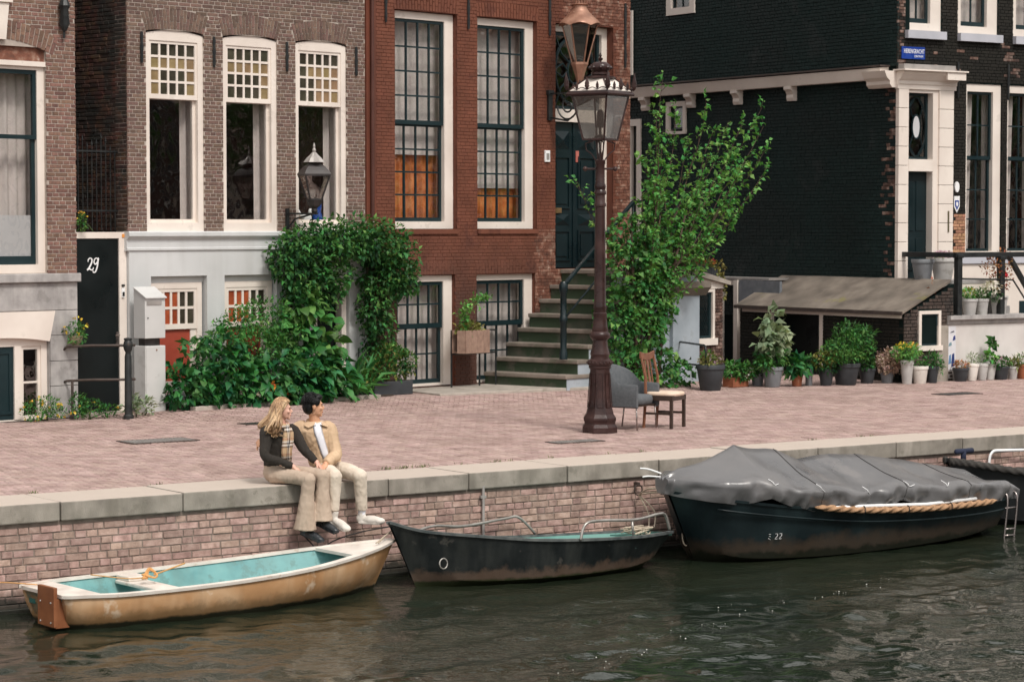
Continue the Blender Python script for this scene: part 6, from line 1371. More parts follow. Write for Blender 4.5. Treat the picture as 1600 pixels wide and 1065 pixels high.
# ================================================================== boats
def interp(st, n):
    st = np.array(st, float); t = np.linspace(0, len(st)-1, n); out = []
    for q in t:
        i = min(int(q), len(st)-2); f = q-i; p0 = st[max(i-1, 0)]; p1 = st[i]; p2 = st[i+1]; p3 = st[min(i+2, len(st)-1)]
        out.append(.5*((2*p1)+(-p0+p2)*f+(2*p0-5*p1+4*p2-p3)*f*f+(-p0+3*p1-3*p2+p3)*f**3))
    return np.array(out)
def hull_parts(r, st, m_out, m_in, m_rail, rail_w=.03, rail_h=.03, chine=True, n=40, thick=.03, floor=.06, close=(True, False), rail=True):
    """stations: x at gunwale, x at keel, half beam, half chine beam, gunwale z, chine z, keel z (z above the water)"""
    S_ = interp(st, n); rings = []; inner = []
    for xg, xk, hb, hc, zg, zc, zk in S_:
        hb, hc = max(hb, .012), max(hc, .008); q = []
        lo = [(0, zk), (hc*.5, zk*.55+zc*.45 if chine else zk*.8+zc*.2), (hc, zc)]
        up = [(hc+(hb-hc)*f + (0 if chine else (hb-hc)*.35*math.sin(f*math.pi)), zc+(zg-zc)*f) for f in (.2, .4, .6, .8, 1.0)]
        half = lo + up; x_ = lambda z: xk + (xg-xk)*min(1, max(0, (z-zk)/(zg-zk+1e-6)))
        rings.append([(x_(z), -y, z) for y, z in half[::-1]] + [(x_(z), y, z) for y, z in half[1:]])
        hi = [(0, max(zk+.05, floor)), (max(hc-thick, .004), max(zc+.04, floor)), (max(hb-thick, .004), zg)]
        inner.append([(x_(z)*1.0, -y, z) for y, z in hi[::-1]] + [(x_(z), y, z) for y, z in hi[1:]])
    mb = MB(); mb.loft(rings, cap=False, closed=False)
    for e, on in ((0, close[0]), (-1, close[1])):
        if on:
            b = len(mb.v); mb.v += [tuple(p) for p in rings[e]]; mb.f.append(tuple(range(b, b+len(rings[e])))); mb.t.append(0)
    h = mk('hull', mb, m_out, r, smooth=True, autos=28)
    k = [i for i in range(len(inner)) if S_[i][2] > .05]; ib = MB(); ii = [inner[i] for i in k]; ib.loft(ii, cap=False, closed=False)
    for e in (0, -1): b = len(ib.v); ib.v += [tuple(p) for p in ii[e]]; ib.f.append(tuple(range(b, b+5))); ib.t.append(0)
    mk('interior', ib, m_in, r, smooth=True, autos=28)
    if rail:
        for sgn in (-1, 1):
            g = MB(); rr = []
            for i, (xg, xk, hb, hc, zg, zc, zk) in enumerate(S_):
                a, b = S_[max(i-1, 0)], S_[min(i+1, n-1)]; d = Vector((b[0]-a[0], sgn*(b[2]-a[2]), 0)).normalized(); nrm = Vector((-d.y, d.x, 0))*sgn
                p = Vector((xg, sgn*max(hb, .012), zg)); w = rail_w
                rr.append([p + nrm*w*.45 + Vector((0,0,-rail_h*.5)), p + nrm*w*.55 + Vector((0,0,rail_h*.5)), p - nrm*w + Vector((0,0,rail_h*.6)), p - nrm*w*1.05 + Vector((0,0,-rail_h*.4))])
            g.loft(rr); mk('gunwale', g, m_rail, r, smooth=True, autos=40)
    return S_
def hullmat(name, cols, bands, **k): return mat(name, cols, k.pop('rough', .5), k.pop('ns', 2.5), stain=bands, **k)
m_hull1 = hullmat('tan_hull_paint', [s2l(168,124,84), s2l(190,146,104), s2l(212,178,142)], [(s2l(116,92,60), -.99, -.90, .6, .3), (s2l(30,34,22), -1.04, -1.015, .97, .09)], ns=1.6, dirt=(s2l(222,202,178), 2.2, .56, .7), streak=(s2l(138,100,62), 3, .5), bump=.08, bs=20)
m_turq = mat('turquoise_paint', [s2l(86,140,142), s2l(108,160,160), s2l(124,172,170)], .55, 3, dirt=(s2l(92,122,116), 4, .54, .5), bump=.05, bs=25, streak=(s2l(104,132,126), 4, .4))
m_rail1 = mat('worn_white_gunwale', [s2l(214,204,194), s2l(234,226,216)], .5, 5, dirt=(s2l(180,140,108), 6, .64, .4))
m_hull2 = hullmat('black_green_hull', [s2l(16,20,21), s2l(24,29,30), s2l(36,40,40)], [(s2l(108,88,74), -.96, -.89, .55, .34), (s2l(34,42,20), -1.03, -1.0, .95, .1)], ns=3, streak=(s2l(74,76,72), 4, .4), dirt=(s2l(96,92,86), 5, .64, .4), bump=.12, bs=18, spec=.3)
m_hull3 = hullmat('dark_teal_hull', [s2l(14,23,26), s2l(20,31,34), s2l(26,38,41)], [(s2l(70,58,47), -.9, -.78, .7, .36), (s2l(24,27,18), -1.0, -.95, .94, .24)], ns=2, streak=(s2l(40,56,58), 3, .4), bump=.08, bs=15, rough=.45, spec=.3)
m_hull4 = hullmat('black_hull', [s2l(14,17,19), s2l(20,23,25)], [], rough=.5)
m_rope = mat('pale_rope', [s2l(176,160,140), s2l(204,190,170)], .9, 40, bump=.5, bs=200)
m_rope_o = mat('orange_rope', [s2l(200,140,80), s2l(220,170,112)], .9, 40, bump=.4, bs=200)
m_rope_d = mat('dark_rope', [s2l(40,38,38), s2l(60,56,54)], .9, 40, bump=.4, bs=200)
def rope(mb, path, r=.008, k=8, seg=6): mb.tube(smooth_path(path, k), r, seg)

def dinghy():
    r = thing('rowing_dinghy', 'tan rowing dinghy with turquoise inside and white gunwale below the couple', 'boat', QF.w(.05, .87, WATER_Z), QF.a + R(3.0))
    st = [(.0,.1,.43,.31,.33,.02,-.1),(.05,.14,.48,.36,.33,.01,-.12),(.2,.25,.53,.42,.33,.0,-.13),(.55,.55,.64,.52,.325,-.02,-.16),(1.3,1.3,.68,.56,.33,-.03,-.17),(2.0,2.0,.67,.54,.345,-.03,-.17),(2.7,2.65,.6,.45,.375,-.02,-.16),(3.3,3.2,.45,.3,.42,.01,-.14),(3.8,3.6,.24,.13,.465,.05,-.1),(4.13,3.86,.03,.01,.5,.12,-.04)]
    hull_parts(r, st, m_hull1, m_turq, m_rail1, .05, .03, chine=False, floor=.08)
    t = MB(); t.box(1.12, 1.38, -.6, .6, .24, .28); t.box(1.14, 1.36, .35, .61, .28, .33); mk('thwart', t, m_rail1, r, bevel=.012)
    t = MB(); S_ = interp(st, 60); f = [s for s in S_ if s[0] > 3.35]; t.loft([[(s[0], -max(s[2], .012)+.01, s[4]+.012), (s[0], max(s[2], .012)-.01, s[4]+.012), (s[0], max(s[2], .012)-.01, s[4]-.02), (s[0], -max(s[2], .012)+.01, s[4]-.02)] for s in f]); mk('foredeck', t, m_rail1, r)
    t = MB(); t.loft([[(x, -b+.01, .345), (x, b-.01, .345), (x, b-.01, .31), (x, -b+.01, .31)] for x, b in ((-.015, .43), (.06, .48), (.2, .54), (.34, .58))]); mk('stern_deck', t, m_rail1, r)
    b = MB(); b.box(-.09, -.05, -.4, -.07, .04, .42); b.box(-.05, .1, -.36, -.11, .02, .3); mb_ = mk('motor_board', b, mat('varnished_board', [s2l(128,78,50), s2l(150,96,62)], .45, 6), r, bevel=.005)
    for y, z in ((-.34, .27), (-.13, .27), (-.34, .08), (-.13, .08)):
        q = MB(); q.lathe([(.01,0),(.008,.008)], 8); o = mk('bolt', q, m_zinc, mb_, loc=(-.09, y, z)); o.rotation_euler.y = -math.pi/2
    q = MB(); q.box(.0, .012, .2, .32, .19, .26); o = mk('registration_plate', q, mat('green_tag', [s2l(40,96,92), s2l(60,120,112)], .4, 9), r, loc=(.022, 0, 0))
    rp = thing('coiled_rope', 'bundle of orange rope on the dinghy thwart', 'rope', QF.w(1.28, .7, WATER_Z+.32), QF.a); q = MB(); rr = random.Random(3)
    for k in range(5): rope(q, [(-.06+rr.uniform(-.03,.03), -.02, .02), (.02, .05, .08+rr.uniform(0,.03)), (.08, .0, .05), (.02, -.06, .03), (-.05+rr.uniform(-.03,.03), .02, .06)], .011)
    rope(q, [(.05, 0, .05), (.3, .18, .06), (.55, .3, .09)], .009); rope(q, [(-.05, 0, .03), (-.2, .1, .02), (-.5, .3, .06)], .006); mk('rope', q, m_rope_o, rp, smooth=True)
dinghy()

def green_boat():
    r = thing('open_workboat', 'old black-green open steel boat with pipe rails in the middle', 'boat', QF.w(4.05, .84, WATER_Z), QF.a); r.rotation_euler.x = R(-4.5)
    st = [(.0,.32,.02,.01,.71,.2,-.04),(.3,.5,.22,.14,.6,.1,-.12),(.8,.95,.47,.36,.52,.03,-.18),(1.5,1.6,.63,.52,.43,.01,-.2),(2.2,2.2,.67,.55,.385,.01,-.2),(2.85,2.8,.64,.48,.365,.03,-.18),(3.3,3.2,.47,.34,.36,.08,-.1),(3.57,3.35,.34,.22,.36,.16,.02)]
    hull_parts(r, st, m_hull2, mat('teal_inner_paint', [s2l(80,128,120), s2l(110,160,150)], .6, 4, dirt=(s2l(60,84,78), 4, .58, .6)), mat('worn_dark_rail', [s2l(60,68,70), s2l(104,108,106)], .5, 9), .035, .028, floor=.1, close=(False, True))
    t = MB(); t.box(2.55, 2.85, -.58, .58, .24, .28); mk('thwart', t, m_turq, r); t = MB(); t.box(3.2, 3.56, -.34, .34, .325, .342); mk('stern_deck', t, mat('teal_deck', [s2l(70,120,112), s2l(100,150,140)], .6, 6), r)
    t = MB(); S_ = interp(st, 60); f = [s for s in S_ if s[0] < 1.45]; t.loft([[(s[0], -max(s[2], .012)+.01, s[4]), (s[0], max(s[2], .012)-.01, s[4]), (s[0], max(s[2], .012)-.01, s[4]-.03), (s[0], -max(s[2], .012)+.01, s[4]-.03)] for s in f]); mk('foredeck', t, m_hull2, r)
    m_pipe = mat('galvanised_pipe', [s2l(150,146,140), s2l(186,182,176)], .4, 8, metal=.6)
    q = MB(); rope(q, [(2.0,-.7,.39),(2.08,-.7,.56),(2.3,-.7,.585),(2.8,-.66,.56),(3.2,-.55,.59),(3.35,-.5,.57),(3.42,-.48,.4)], .016, 6, 8); q.tube([(2.75, -.67, .39), (2.75, -.66, .565)], .014, 8); mk('near_rail', q, m_pipe, r, smooth=True)
    q = MB(); rope(q, [(.55,.36,.56),(.9,.5,.6),(1.4,.66,.56),(2.0,.72,.6),(2.2,.72,.6),(2.42,.72,.4)], .016, 6, 8); mk('far_rail', q, m_pipe, r, smooth=True)
    q = MB(); q.tube([(.42+.0, -.28+.055*math.cos(t)*.3-.045, .24+.06*math.sin(t)) if False else (.46+.05*math.cos(t), -.3-.02, .25+.055*math.sin(t)) for t in np.linspace(0, 6.283, 17)[:-1]], .008, 6, closed=True); mk('bow_ring', q, m_pipe, r, smooth=True)
    rp = thing('tangled_rope', 'tangle of pale rope in the stern of the green boat', 'rope', QF.w(7.45, .8, WATER_Z+.35), QF.a); q = MB(); rr = random.Random(5)
    for k in range(7): rope(q, [(rr.uniform(-.2,.1), rr.uniform(-.15,.15), rr.uniform(.0,.08)) for _ in range(5)], .009)
    mk('rope', q, m_rope, rp, smooth=True)
green_boat()

def tarp_boat():
    r = thing('covered_boat', 'big dark teal boat under a grey tarpaulin cover', 'boat', QF.w(7.72, .95, WATER_Z), QF.a)
    r.scale = (.955, 1, 1)
    st = [(.0,.42,.03,.01,.82,.3,-.05),(.22,.5,.36,.24,.78,.16,-.15),(.6,.8,.6,.47,.72,.06,-.2),(1.4,1.5,.78,.66,.62,.03,-.22),(2.4,2.4,.83,.7,.52,.02,-.22),(3.5,3.5,.8,.66,.47,.03,-.2),(4.5,4.45,.7,.55,.46,.06,-.14),(5.3,5.15,.52,.38,.47,.12,-.04)]
    S_ = hull_parts(r, st, m_hull3, m_door_black, m_hull3, .03, .03, floor=.1, close=(False, True))
    xs = S_[:, 0]; hb = lambda x: np.interp(x, xs, S_[:, 2]); zg = lambda x: np.interp(x, xs, S_[:, 4])
    ridge = lambda x: np.interp(x, [-.1,.15,.55,1.0,1.1,1.7,2.05,2.6,3.1,3.75,4.3,5.0,5.4], [1.0,1.08,1.15,1.27,1.27,1.22,1.10,1.12,1.09,1.0,.91,.8,.64])
    edge = lambda x: np.interp(x, [-.1,.3,.8,1.2,1.8,2.3,3.0,3.9,4.7,5.1,5.4], [1.0,1.0,.96,.9,.83,.78,.81,.76,.74,.7,.6])
    skirt = lambda x: np.interp(x, [-.1,.3,.6,.95,1.3,1.6,1.95,2.3,2.7,3.0,3.3,3.7,4.1,4.6,5.4], [.80,.72,.68,.75,.62,.57,.63,.53,.55,.61,.54,.49,.55,.47,.46])
    tri = lambda v: abs((v % 1)*2-1)*2-1
    NX, NS = 300, 27; rings = []; rs = np.random.default_rng(2)
    for i in range(NX):
        x = -.1 + 5.5*i/(NX-1); w = float(hb(max(x, 0)))+.035; zr, ze, zs = float(ridge(x)), float(edge(x)), float(skirt(x)); row = []
        if x > 5.2: w *= .98
        for sg in (-1, 1):
            part = []
            for k in range(14):
                f = k/13
                if f < .62:      # top slope
                    q = f/.62; y = w*q; z = zr + (ze-zr)*(q**1.05); z -= .03*math.sin(q*math.pi)*(1+.5*math.sin(x*5.2+1))
                    fold = .012*math.sin(x*6+q*4+sg)*q + .012*mnoise.noise(Vector((x*2.2, sg*q*2.2, 3))) - .034*q*abs(mnoise.noise(Vector((x*3.1+q*.8, sg*q*.9, 5)))) - .02*abs(mnoise.noise(Vector((x*1.3-q*1.1, sg*q*1.6, 9))))
                    part.append((x, sg*y, z+fold+.05*math.exp(-abs(x-1.02)/.15)*max(0, 1-q)-.02*tri(x*.9+q*.55+.2)*q))
                else:            # hanging skirt with folds
                    q = (f-.62)/.38; pl = 1.3*tri(x*1.45+.35*math.sin(x*2.3)+.3*q)+.8*tri(x*2.9-.6*q+.3)
                    y = w + .022 + .012*math.sin(q*math.pi) - .04*q + .022*pl*(.25+.75*math.sin(q*2.4)) + .008*mnoise.noise(Vector((x*5, q*2, sg))) - .07*abs(mnoise.noise(Vector((x*4.2+q*.9, q*.8, sg+4))))*(.3+q) + .02
                    z = ze + (zs-ze)*q + .015*mnoise.noise(Vector((x*4, q*3, 7)))
                    part.append((x + .03*mnoise.noise(Vector((x*6, q*3, 1))), sg*y, z))
            row = (part[::-1] + row) if sg < 0 else row + part[1:]
        rings.append(row)
    t = MB(); t.loft(rings, cap=False, closed=False)
    for e in (0, -1): b = len(t.v); t.v += [tuple(p) for p in rings[e]]; t.f.append(tuple(range(b, b+len(rings[e])))); t.t.append(0)
    tp = mk('tarpaulin', t, mat('grey_tarpaulin', [s2l(82,82,84), s2l(97,96,97), s2l(108,106,106)], .34, 1.5, bump=.08, bs=30, dirt=(s2l(134,128,125), 1.2, .56, .3), streak=(s2l(126,122,119), 2.5, .25), spec=1.0), r, smooth=True)
    for k in (96, 170, 236):
        q = MB(); q.tube([Vector(p)+Vector((0, 0, .003)) for p in rings[k]], .0045, 5); mk('seam', q, m_rope_d, tp, smooth=True)
    q = MB()
    for x in (.95, 1.62, 2.35, 3.05, 3.75): y = -(float(hb(x))+.05); z = float(edge(x)); rope(q, [(x-.01, y+.05, z+.03), (x, y-.02, z+.0), (x+.02, y-.03, z-.03), (x+.05+.05*math.sin(x*9), y-.02+.03*math.cos(x*5), z-.04+.05*math.sin(x*7))], .0045)
    mk('tie_cord', q, m_letter, tp, smooth=True)
    # rope fender along the near side
    f = MB(); path = [(1.55+3.35*k/220, -(float(hb(1.55+3.35*k/220))+.055), float(zg(1.55+3.35*k/220))+.02) for k in range(221)]; rings = []
    for i, p in enumerate(path):
        end = min(1, (220-i)/14, (i+4)/14)
        rings.append([(p[0]-.0, p[1]+(.034+.010*math.sin(3*a+i*.55))*math.cos(a)*end, p[2]+(.034+.010*math.sin(3*a+i*.55))*math.sin(a)*end) for a in [2*math.pi*k/14 for k in range(14)]])
    f.loft(rings); mk('rope_fender', f, mat('coir_rope', [s2l(160,122,90), s2l(192,154,120)], .9, 20, bump=.4, bs=150), r, smooth=True)
    q = MB()
    for x in (2.3, 3.05, 3.85): y = -(float(hb(x))+.055); z = float(zg(x))+.02; q.tube([(x, y+.05*math.cos(a), z+.05*math.sin(a)) for a in np.linspace(0, 6.283, 13)[:-1]], .006, 5, closed=True)
    mk('fender_lashing', q, m_rope_d, r)
    q = MB(); q.tube([(1.8, -.86, .6), (2.4, -.88, .585), (3.4, -.86, .54), (4.4, -.75, .535)], .022, 8); mk('white_rail', q, m_letter, r, smooth=True)
    q = MB(); q.tube([(s[0], -(s[2]+.004), s[4]-.12) for s in S_[8:]], .012, 6); mk('rubbing_strake', q, m_hull3, r, smooth=True)
    l = MB()
    for x in (5.12, 5.3): rope(l, [(x-.02, -.42, .5), (x, -.5, .56), (x+.02, -.6, .5), (x-.0, -.6, .2), (x-.04, -.58, -.2)], .014, 6, 8)
    for z in (.36, .1, .02): l.tube([(5.1, -.6, z), (5.29, -.6, z)], .011, 6)
    mk('ladder', l, m_chrome, r, smooth=True)
    n = MB()         # remains of a painted number near the bow
    xs_ = 1.0
    def mark(pts, dx): 
        for (a, b) in pts:
            A = Vector((xs_+dx+a[0]*.05, 0, .27+a[1]*.06)); B_ = Vector((xs_+dx+b[0]*.05, 0, .27+b[1]*.06))
            for P in (A, B_): w = float(np.interp(P.x, xs, S_[:, 3])); g = float(np.interp(P.x, xs, S_[:, 2])); zc = float(np.interp(P.x, xs, S_[:, 5])); z1 = float(zg(P.x)); P.y = -(w+(g-w)*(P.z-zc)/(z1-zc)) - .006
            n.bar(A, B_, .007, .003)
    two = [((0,1),(.6,1)), ((.6,1),(.65,.6)), ((.65,.6),(.1,.1)), ((0,0),(.7,0))]
    mark([((0,1),(.5,.95)), ((.1,.6),(.5,.5)), ((.2,.1),(.6,-.1)), ((.0,.2),(.1,.1))], 0); mark(two, .085); mark(two, .14); mk('painted_number', n, m_letter, r)
tarp_boat()
def far_boat():
    r = thing('black_tender', 'black boat with dark rope fender moored behind the covered boat', 'boat', QF.w(12.86, .3, WATER_Z), QF.a + R(-9)); r.scale = (1, .75, 1)
    st = [(.0,.35,.05,.02,.84,.3,.0),(.25,.5,.36,.25,.8,.15,-.12),(.8,.9,.62,.5,.7,.06,-.18),(1.7,1.7,.8,.7,.58,.02,-.2),(3.0,3.0,.85,.72,.52,.02,-.2),(4.6,4.6,.75,.6,.52,.04,-.15)]
    S_ = hull_parts(r, st, m_hull4, m_hull4, m_hull4, .04, .05, floor=.1, close=(False, True))
    for sg in (-1, 1):
        f = MB(); rings = []; P = interp([(s[0], s[2]+.03, s[4]-.0) for s in S_], 240)
        for i, p in enumerate(P): rings.append([(p[0]-.01, sg*(p[1]+(.045+.010*math.sin(3*a+i*.55))*math.cos(a)), p[2]+(.045+.010*math.sin(3*a+i*.55))*math.sin(a)) for a in [2*math.pi*k/12 for k in range(12)]])
        f.loft(rings); mk('rope_fender', f, mat('dark_coir', [s2l(50,48,46), s2l(74,70,66)], .9, 20, bump=.4, bs=150), r, smooth=True)
    b = MB(); b.tube([(.25, 0, .8), (.25, 0, .98)], .04, 8); b.tube([(.1, -.05, .95), (.42, .05, .95)], .035, 8); mk('bollard', b, m_signblue_d, r, smooth=True)
    w = MB(); rope(w, [(1.0, .6, .68), (1.05, .6, .86), (1.3, .62, .88), (2.4, .7, .84)], .02, 6, 8); mk('white_rail', w, m_letter, r, smooth=True)
m_signblue_d = mat('navy_cloth', [s2l(28,36,60), s2l(40,48,72)], .8)
far_boat()
def mooring():
    def line(label, paths, m, rad=.007, loc=None, name='mooring_rope'):
        base = paths[0][0]; o = QF.w(base[0], base[1], base[2]); r = thing(name, label, 'rope', o, QF.a); q = MB()
        for p in paths: rope(q, [(a-base[0], -(n-base[1]), z-base[2]) for a, n, z in p], rad)
        mk('rope', q, m, r, smooth=True)
    line('black cable from dinghy mooring point to the green boat bow', [[(3.58, .16, -.74), (3.7, .18, -.62), (4.0, .25, -.53), (4.33, .45, -.46)], [(3.58, .16, -.74), (3.5, .1, -.62), (3.45, .05, -.55)]], m_rope_d, .008)
    line('pale rope tying dinghy bow to the green boat', [[(3.85, .85, -.57), (4.05, .75, -.5), (4.3, .6, -.43)], [(3.88, .85, -.57), (4.08, .72, -.5), (4.32, .58, -.44)]], m_rope, .008)
    line('pale ropes from wall ring to the covered boat bow', [[(8.02, .03, -.4), (7.95, .3, -.3), (7.85, .7, -.26)], [(8.02, .03, -.4), (7.98, .35, -.34), (7.88, .75, -.3)], [(8.02, .03, -.4), (7.95, .3, -.58), (7.8, .5, -.72)], [(8.02, .04, -.4), (8.0, .35, -.56), (7.84, .55, -.72)]], m_rope, .01)
    line('loop of rope hanging from the covered boat bow', [[(7.95, .85, -.3), (7.96, .9, -.6), (7.98, .9, -.85), (8.03, .92, -.9), (8.06, .92, -.8), (8.02, .9, -.45), (7.99, .88, -.3)]], m_rope, .008)
    line('thin orange line from dinghy stern to the quay', [[(.12, .6, -.72), (-.2, .35, -.7), (-.7, .05, -.72)]], m_rope_o, .006)
    line('white cords sticking out at the covered boat bow', [[(7.82, .7, -.08), (7.7, .62, -.03), (7.62, .56, -.02)], [(7.82, .7, -.12), (7.7, .62, -.11), (7.64, .58, -.12)]], m_letter, .01)
mooring()

# ================================================================== people
TMPS = bpy.data.scenes.new('tmp'); TMPO = []
def q2l(u0): return lambda p: Vector((p[0]-u0, -p[1], p[2]))
def ell(mb, c, f, s, up, r, seg=14, rings=9):
    c = Vector(c); rs = []
    for i in range(rings):
        v = -math.pi/2 + math.pi*(i+.02)/(rings-1+.04)
        rs.append([c + f*(r[0]*math.cos(v)*math.cos(a)) + s*(r[1]*math.cos(v)*math.sin(a)) + up*(r[2]*math.sin(v)) for a in [2*math.pi*k/seg for k in range(seg)]])
    mb.loft(rs)
def remesh(name, mb, m, parent, vox=.01, smooth=3, folds=0.0, freq=14, seed=0, fx=(1,1,.5)):
    me = mb.mesh('tmp'); fixn(me); o = bpy.data.objects.new('tmp', me); TMPS.collection.objects.link(o); ts = TMPS
    a = o.modifiers.new('r', 'REMESH'); a.mode = 'VOXEL'; a.voxel_size = vox
    if smooth: b = o.modifiers.new('s', 'SMOOTH'); b.iterations = smooth; b.factor = .5
    ts.view_layers[0].update(); dg = ts.view_layers[0].depsgraph; me2 = bpy.data.meshes.new_from_object(o.evaluated_get(dg)); ts.collection.objects.unlink(o); TMPO.append(o)
    if folds:
        nv = len(me2.vertices); co = np.empty(nv*3, np.float32); no = np.empty(nv*3, np.float32); me2.vertices.foreach_get('co', co); me2.vertices.foreach_get('normal', no); co = co.reshape(-1, 3); no = no.reshape(-1, 3); out = co.copy()
        for i in range(nv):
            p = Vector(co[i]); k = mnoise.noise(Vector((p.x*freq*fx[0]+seed, p.y*freq*fx[1], p.z*freq*fx[2])))
            k2 = mnoise.noise(Vector((p.x*freq*2.4, p.y*freq*2.4+seed, p.z*freq*1.6))); ridge = 1-abs(k)*2
            out[i] += no[i]*(folds*(ridge*.7+k2*.5))
        me2.vertices.foreach_set('co', out.ravel()); me2.update()
    me2.shade_smooth(); me2.name = name; me2.materials.clear(); return link(name, me2, m, parent)
def limb(mb, pts, rad, flat=None, seg=14):
    mb.tube(smooth_path([tuple(p) for p in pts], 6), list(np.interp(np.linspace(0, len(pts)-1, 6*(len(pts)-1)+1), range(len(pts)), rad)), seg)
def hand(mb, wrist, tip_dir, palm_n, side, curl=.4, size=1.0, spread=.12):
    d = Vector(tip_dir).normalized(); n = Vector(palm_n); n = (n - d*n.dot(d)).normalized(); s = d.cross(n).normalized()*side
    pal = Vector(wrist) + d*.045*size; ell(mb, pal, d, s, n, (.05*size, .042*size, .018*size)); limb(mb, [Vector(wrist)-d*.03, Vector(wrist)+d*.02], [.026*size, .03*size])
    for k, (o, L) in enumerate(((-.031, .058), (-.011, .07), (.01, .075), (.031, .066))):
        a = Vector(wrist) + d*.08*size + s*o*size; dd = (d + s*o*spread*20*.1).normalized(); P = [a - d*.02*size, a]
        for j in range(1, 4): P.append(P[-1] + (dd*math.cos(curl*j*.55) + n*math.sin(curl*j*.55))*L*size/3)
        limb(mb, P, [.0095*size, .0095*size, .009*size, .0085*size, .007*size], seg=8)
    b = Vector(wrist) + d*.03*size - (-s)*.034*size; t = [b - s*.01, b + (s*.8+d*.6).normalized()*.03*size, b + (s*.6+d*.8).normalized()*.055*size + n*.008, b + (s*.35+d).normalized()*.078*size + n*.018]
    limb(mb, t, [.012*size, .0115*size, .010*size, .008*size], seg=8)
def head(mb, c, f, up, neck, k=1.0):
    s = up.cross(f).normalized(); c = Vector(c); E = lambda a, b, z, r: ell(mb, c + f*a*k + s*b*k + up*z*k, f, s, up, [q*k for q in r])
    E(-.012, 0, .03, (.097, .077, .092)); E(.03, 0, -.02, (.064, .062, .088)); E(.042, 0, -.07, (.046, .05, .034)); E(.078, 0, -.094, (.02, .024, .018))
    E(.084, 0, .028, (.014, .045, .012)); E(.09, 0, -.056, (.013, .024, .006)); E(.088, 0, -.07, (.013, .022, .007))
    for b in (-1, 1): E(.07, .04*b, -.022, (.02, .02, .02)); E(-.008, .078*b, -.005, (.02, .009, .032))
    limb(mb, [c + f*.088*k + up*.012*k, c + f*.104*k - up*.008*k, c + f*.114*k - up*.026*k], [.009*k, .011*k, .014*k], seg=8); E(.1, 0, -.034, (.01, .018, .008))
    limb(mb, [c - f*.02*k - up*.05*k, (c + Vector(neck))/2 - f*.008, Vector(neck)], [.056*k, .052*k, .06*k])
def face_bits(parent, c, f, up, k, brow, lip):
    s = up.cross(f).normalized(); c = Vector(c)
    for b in (-1, 1):
        q = MB(); ell(q, c + f*.088*k + s*.031*b*k + up*.008*k, f, s, up, (.006, .012, .005), 8, 5); mk('eye', q, m_eye, parent, smooth=True)
        q = MB(); limb(q, [c + f*.092*k + s*.016*b*k + up*.026*k, c + f*.093*k + s*.033*b*k + up*.031*k, c + f*.083*k + s*.05*b*k + up*.026*k], [.003, .0035, .002], seg=6); mk('eyebrow', q, brow, parent, smooth=True)
    q = MB(); ell(q, c + f*.0995*k - up*.062*k, f, s, up, (.006, .021, .007), 10, 5); mk('lips', q, lip, parent, smooth=True)
m_eye = mat('dark_eye', [s2l(30,24,22), s2l(40,32,28)], .2)
m_skin_w = mat('fair_skin', [s2l(214,164,144), s2l(226,180,160)], .5, 9)
m_skin_m = mat('warm_skin', [s2l(206,154,122), s2l(220,170,138)], .5, 9)
m_lip = mat('lip', [s2l(186,108,98), s2l(196,118,106)], .4)
m_blond = mat('blond_hair', [s2l(110,82,60), s2l(166,132,98), s2l(212,182,144)], .5, 9, rnd=.8, spec=.6)
m_blackhair = mat('black_hair', [s2l(11,11,12), s2l(19,18,19)], .55, 20, rnd=.5, spec=.3)
m_sweater = mat('dark_brown_knit', [s2l(40,35,31), s2l(52,46,40)], .95, 30, bump=.4, bs=220)
m_slacks = mat('taupe_trousers', [s2l(172,152,134), s2l(190,170,152)], .9, 8, bump=.1, bs=250)
m_jacket = mat('beige_jacket', [s2l(192,162,130), s2l(210,180,148)], .8, 7, bump=.12, bs=220)
m_chino = mat('cream_trousers', [s2l(206,192,174), s2l(224,210,194)], .9, 8, bump=.1, bs=250)
m_shirt = mat('white_shirt', [s2l(222,222,230), s2l(238,238,244)], .85, 8)
m_shoe_b = mat('black_leather', [s2l(24,28,32), s2l(40,44,48)], .3, 12)
m_shoe_w = mat('white_canvas', [s2l(206,199,190), s2l(224,218,210)], .8, 12)
def plaid():
    m = bpy.data.materials.new('plaid_wool'); m.use_nodes = True; T = NT(m); P = T.n['Principled BSDF']; P.inputs['Roughness'].default_value = .95
    tc = T.new('ShaderNodeTexCoord').outputs['Object']; sp = T.new('ShaderNodeSeparateXYZ'); T.l.new(tc, sp.inputs[0])
    z = T.math('FRACT', T.math('MULTIPLY', sp.outputs[2], 6.0)); x = T.math('FRACT', T.math('MULTIPLY', sp.outputs[0], 9.0))
    def bands(v):
        q = T.new('ShaderNodeValToRGB'); q.color_ramp.interpolation = 'CONSTANT'; e = q.color_ramp.elements
        stops = [(0, s2l(196,166,132)), (.34, s2l(60,48,46)), (.46, s2l(232,226,220)), (.58, s2l(60,48,46)), (.68, s2l(232,226,220)), (.78, s2l(196,166,132)), (.9, s2l(176,84,72)), (.94, s2l(196,166,132))]
        while len(e) < len(stops): e.new(.5)
        for i, (p, c) in enumerate(stops): e[i].position = p; e[i].color = c
        T.l.new(v, q.inputs[0]); return q.outputs[0]
    T.l.new(T.mix(.38, bands(z), bands(x)), P.inputs['Base Color']); return m
m_plaid = plaid()
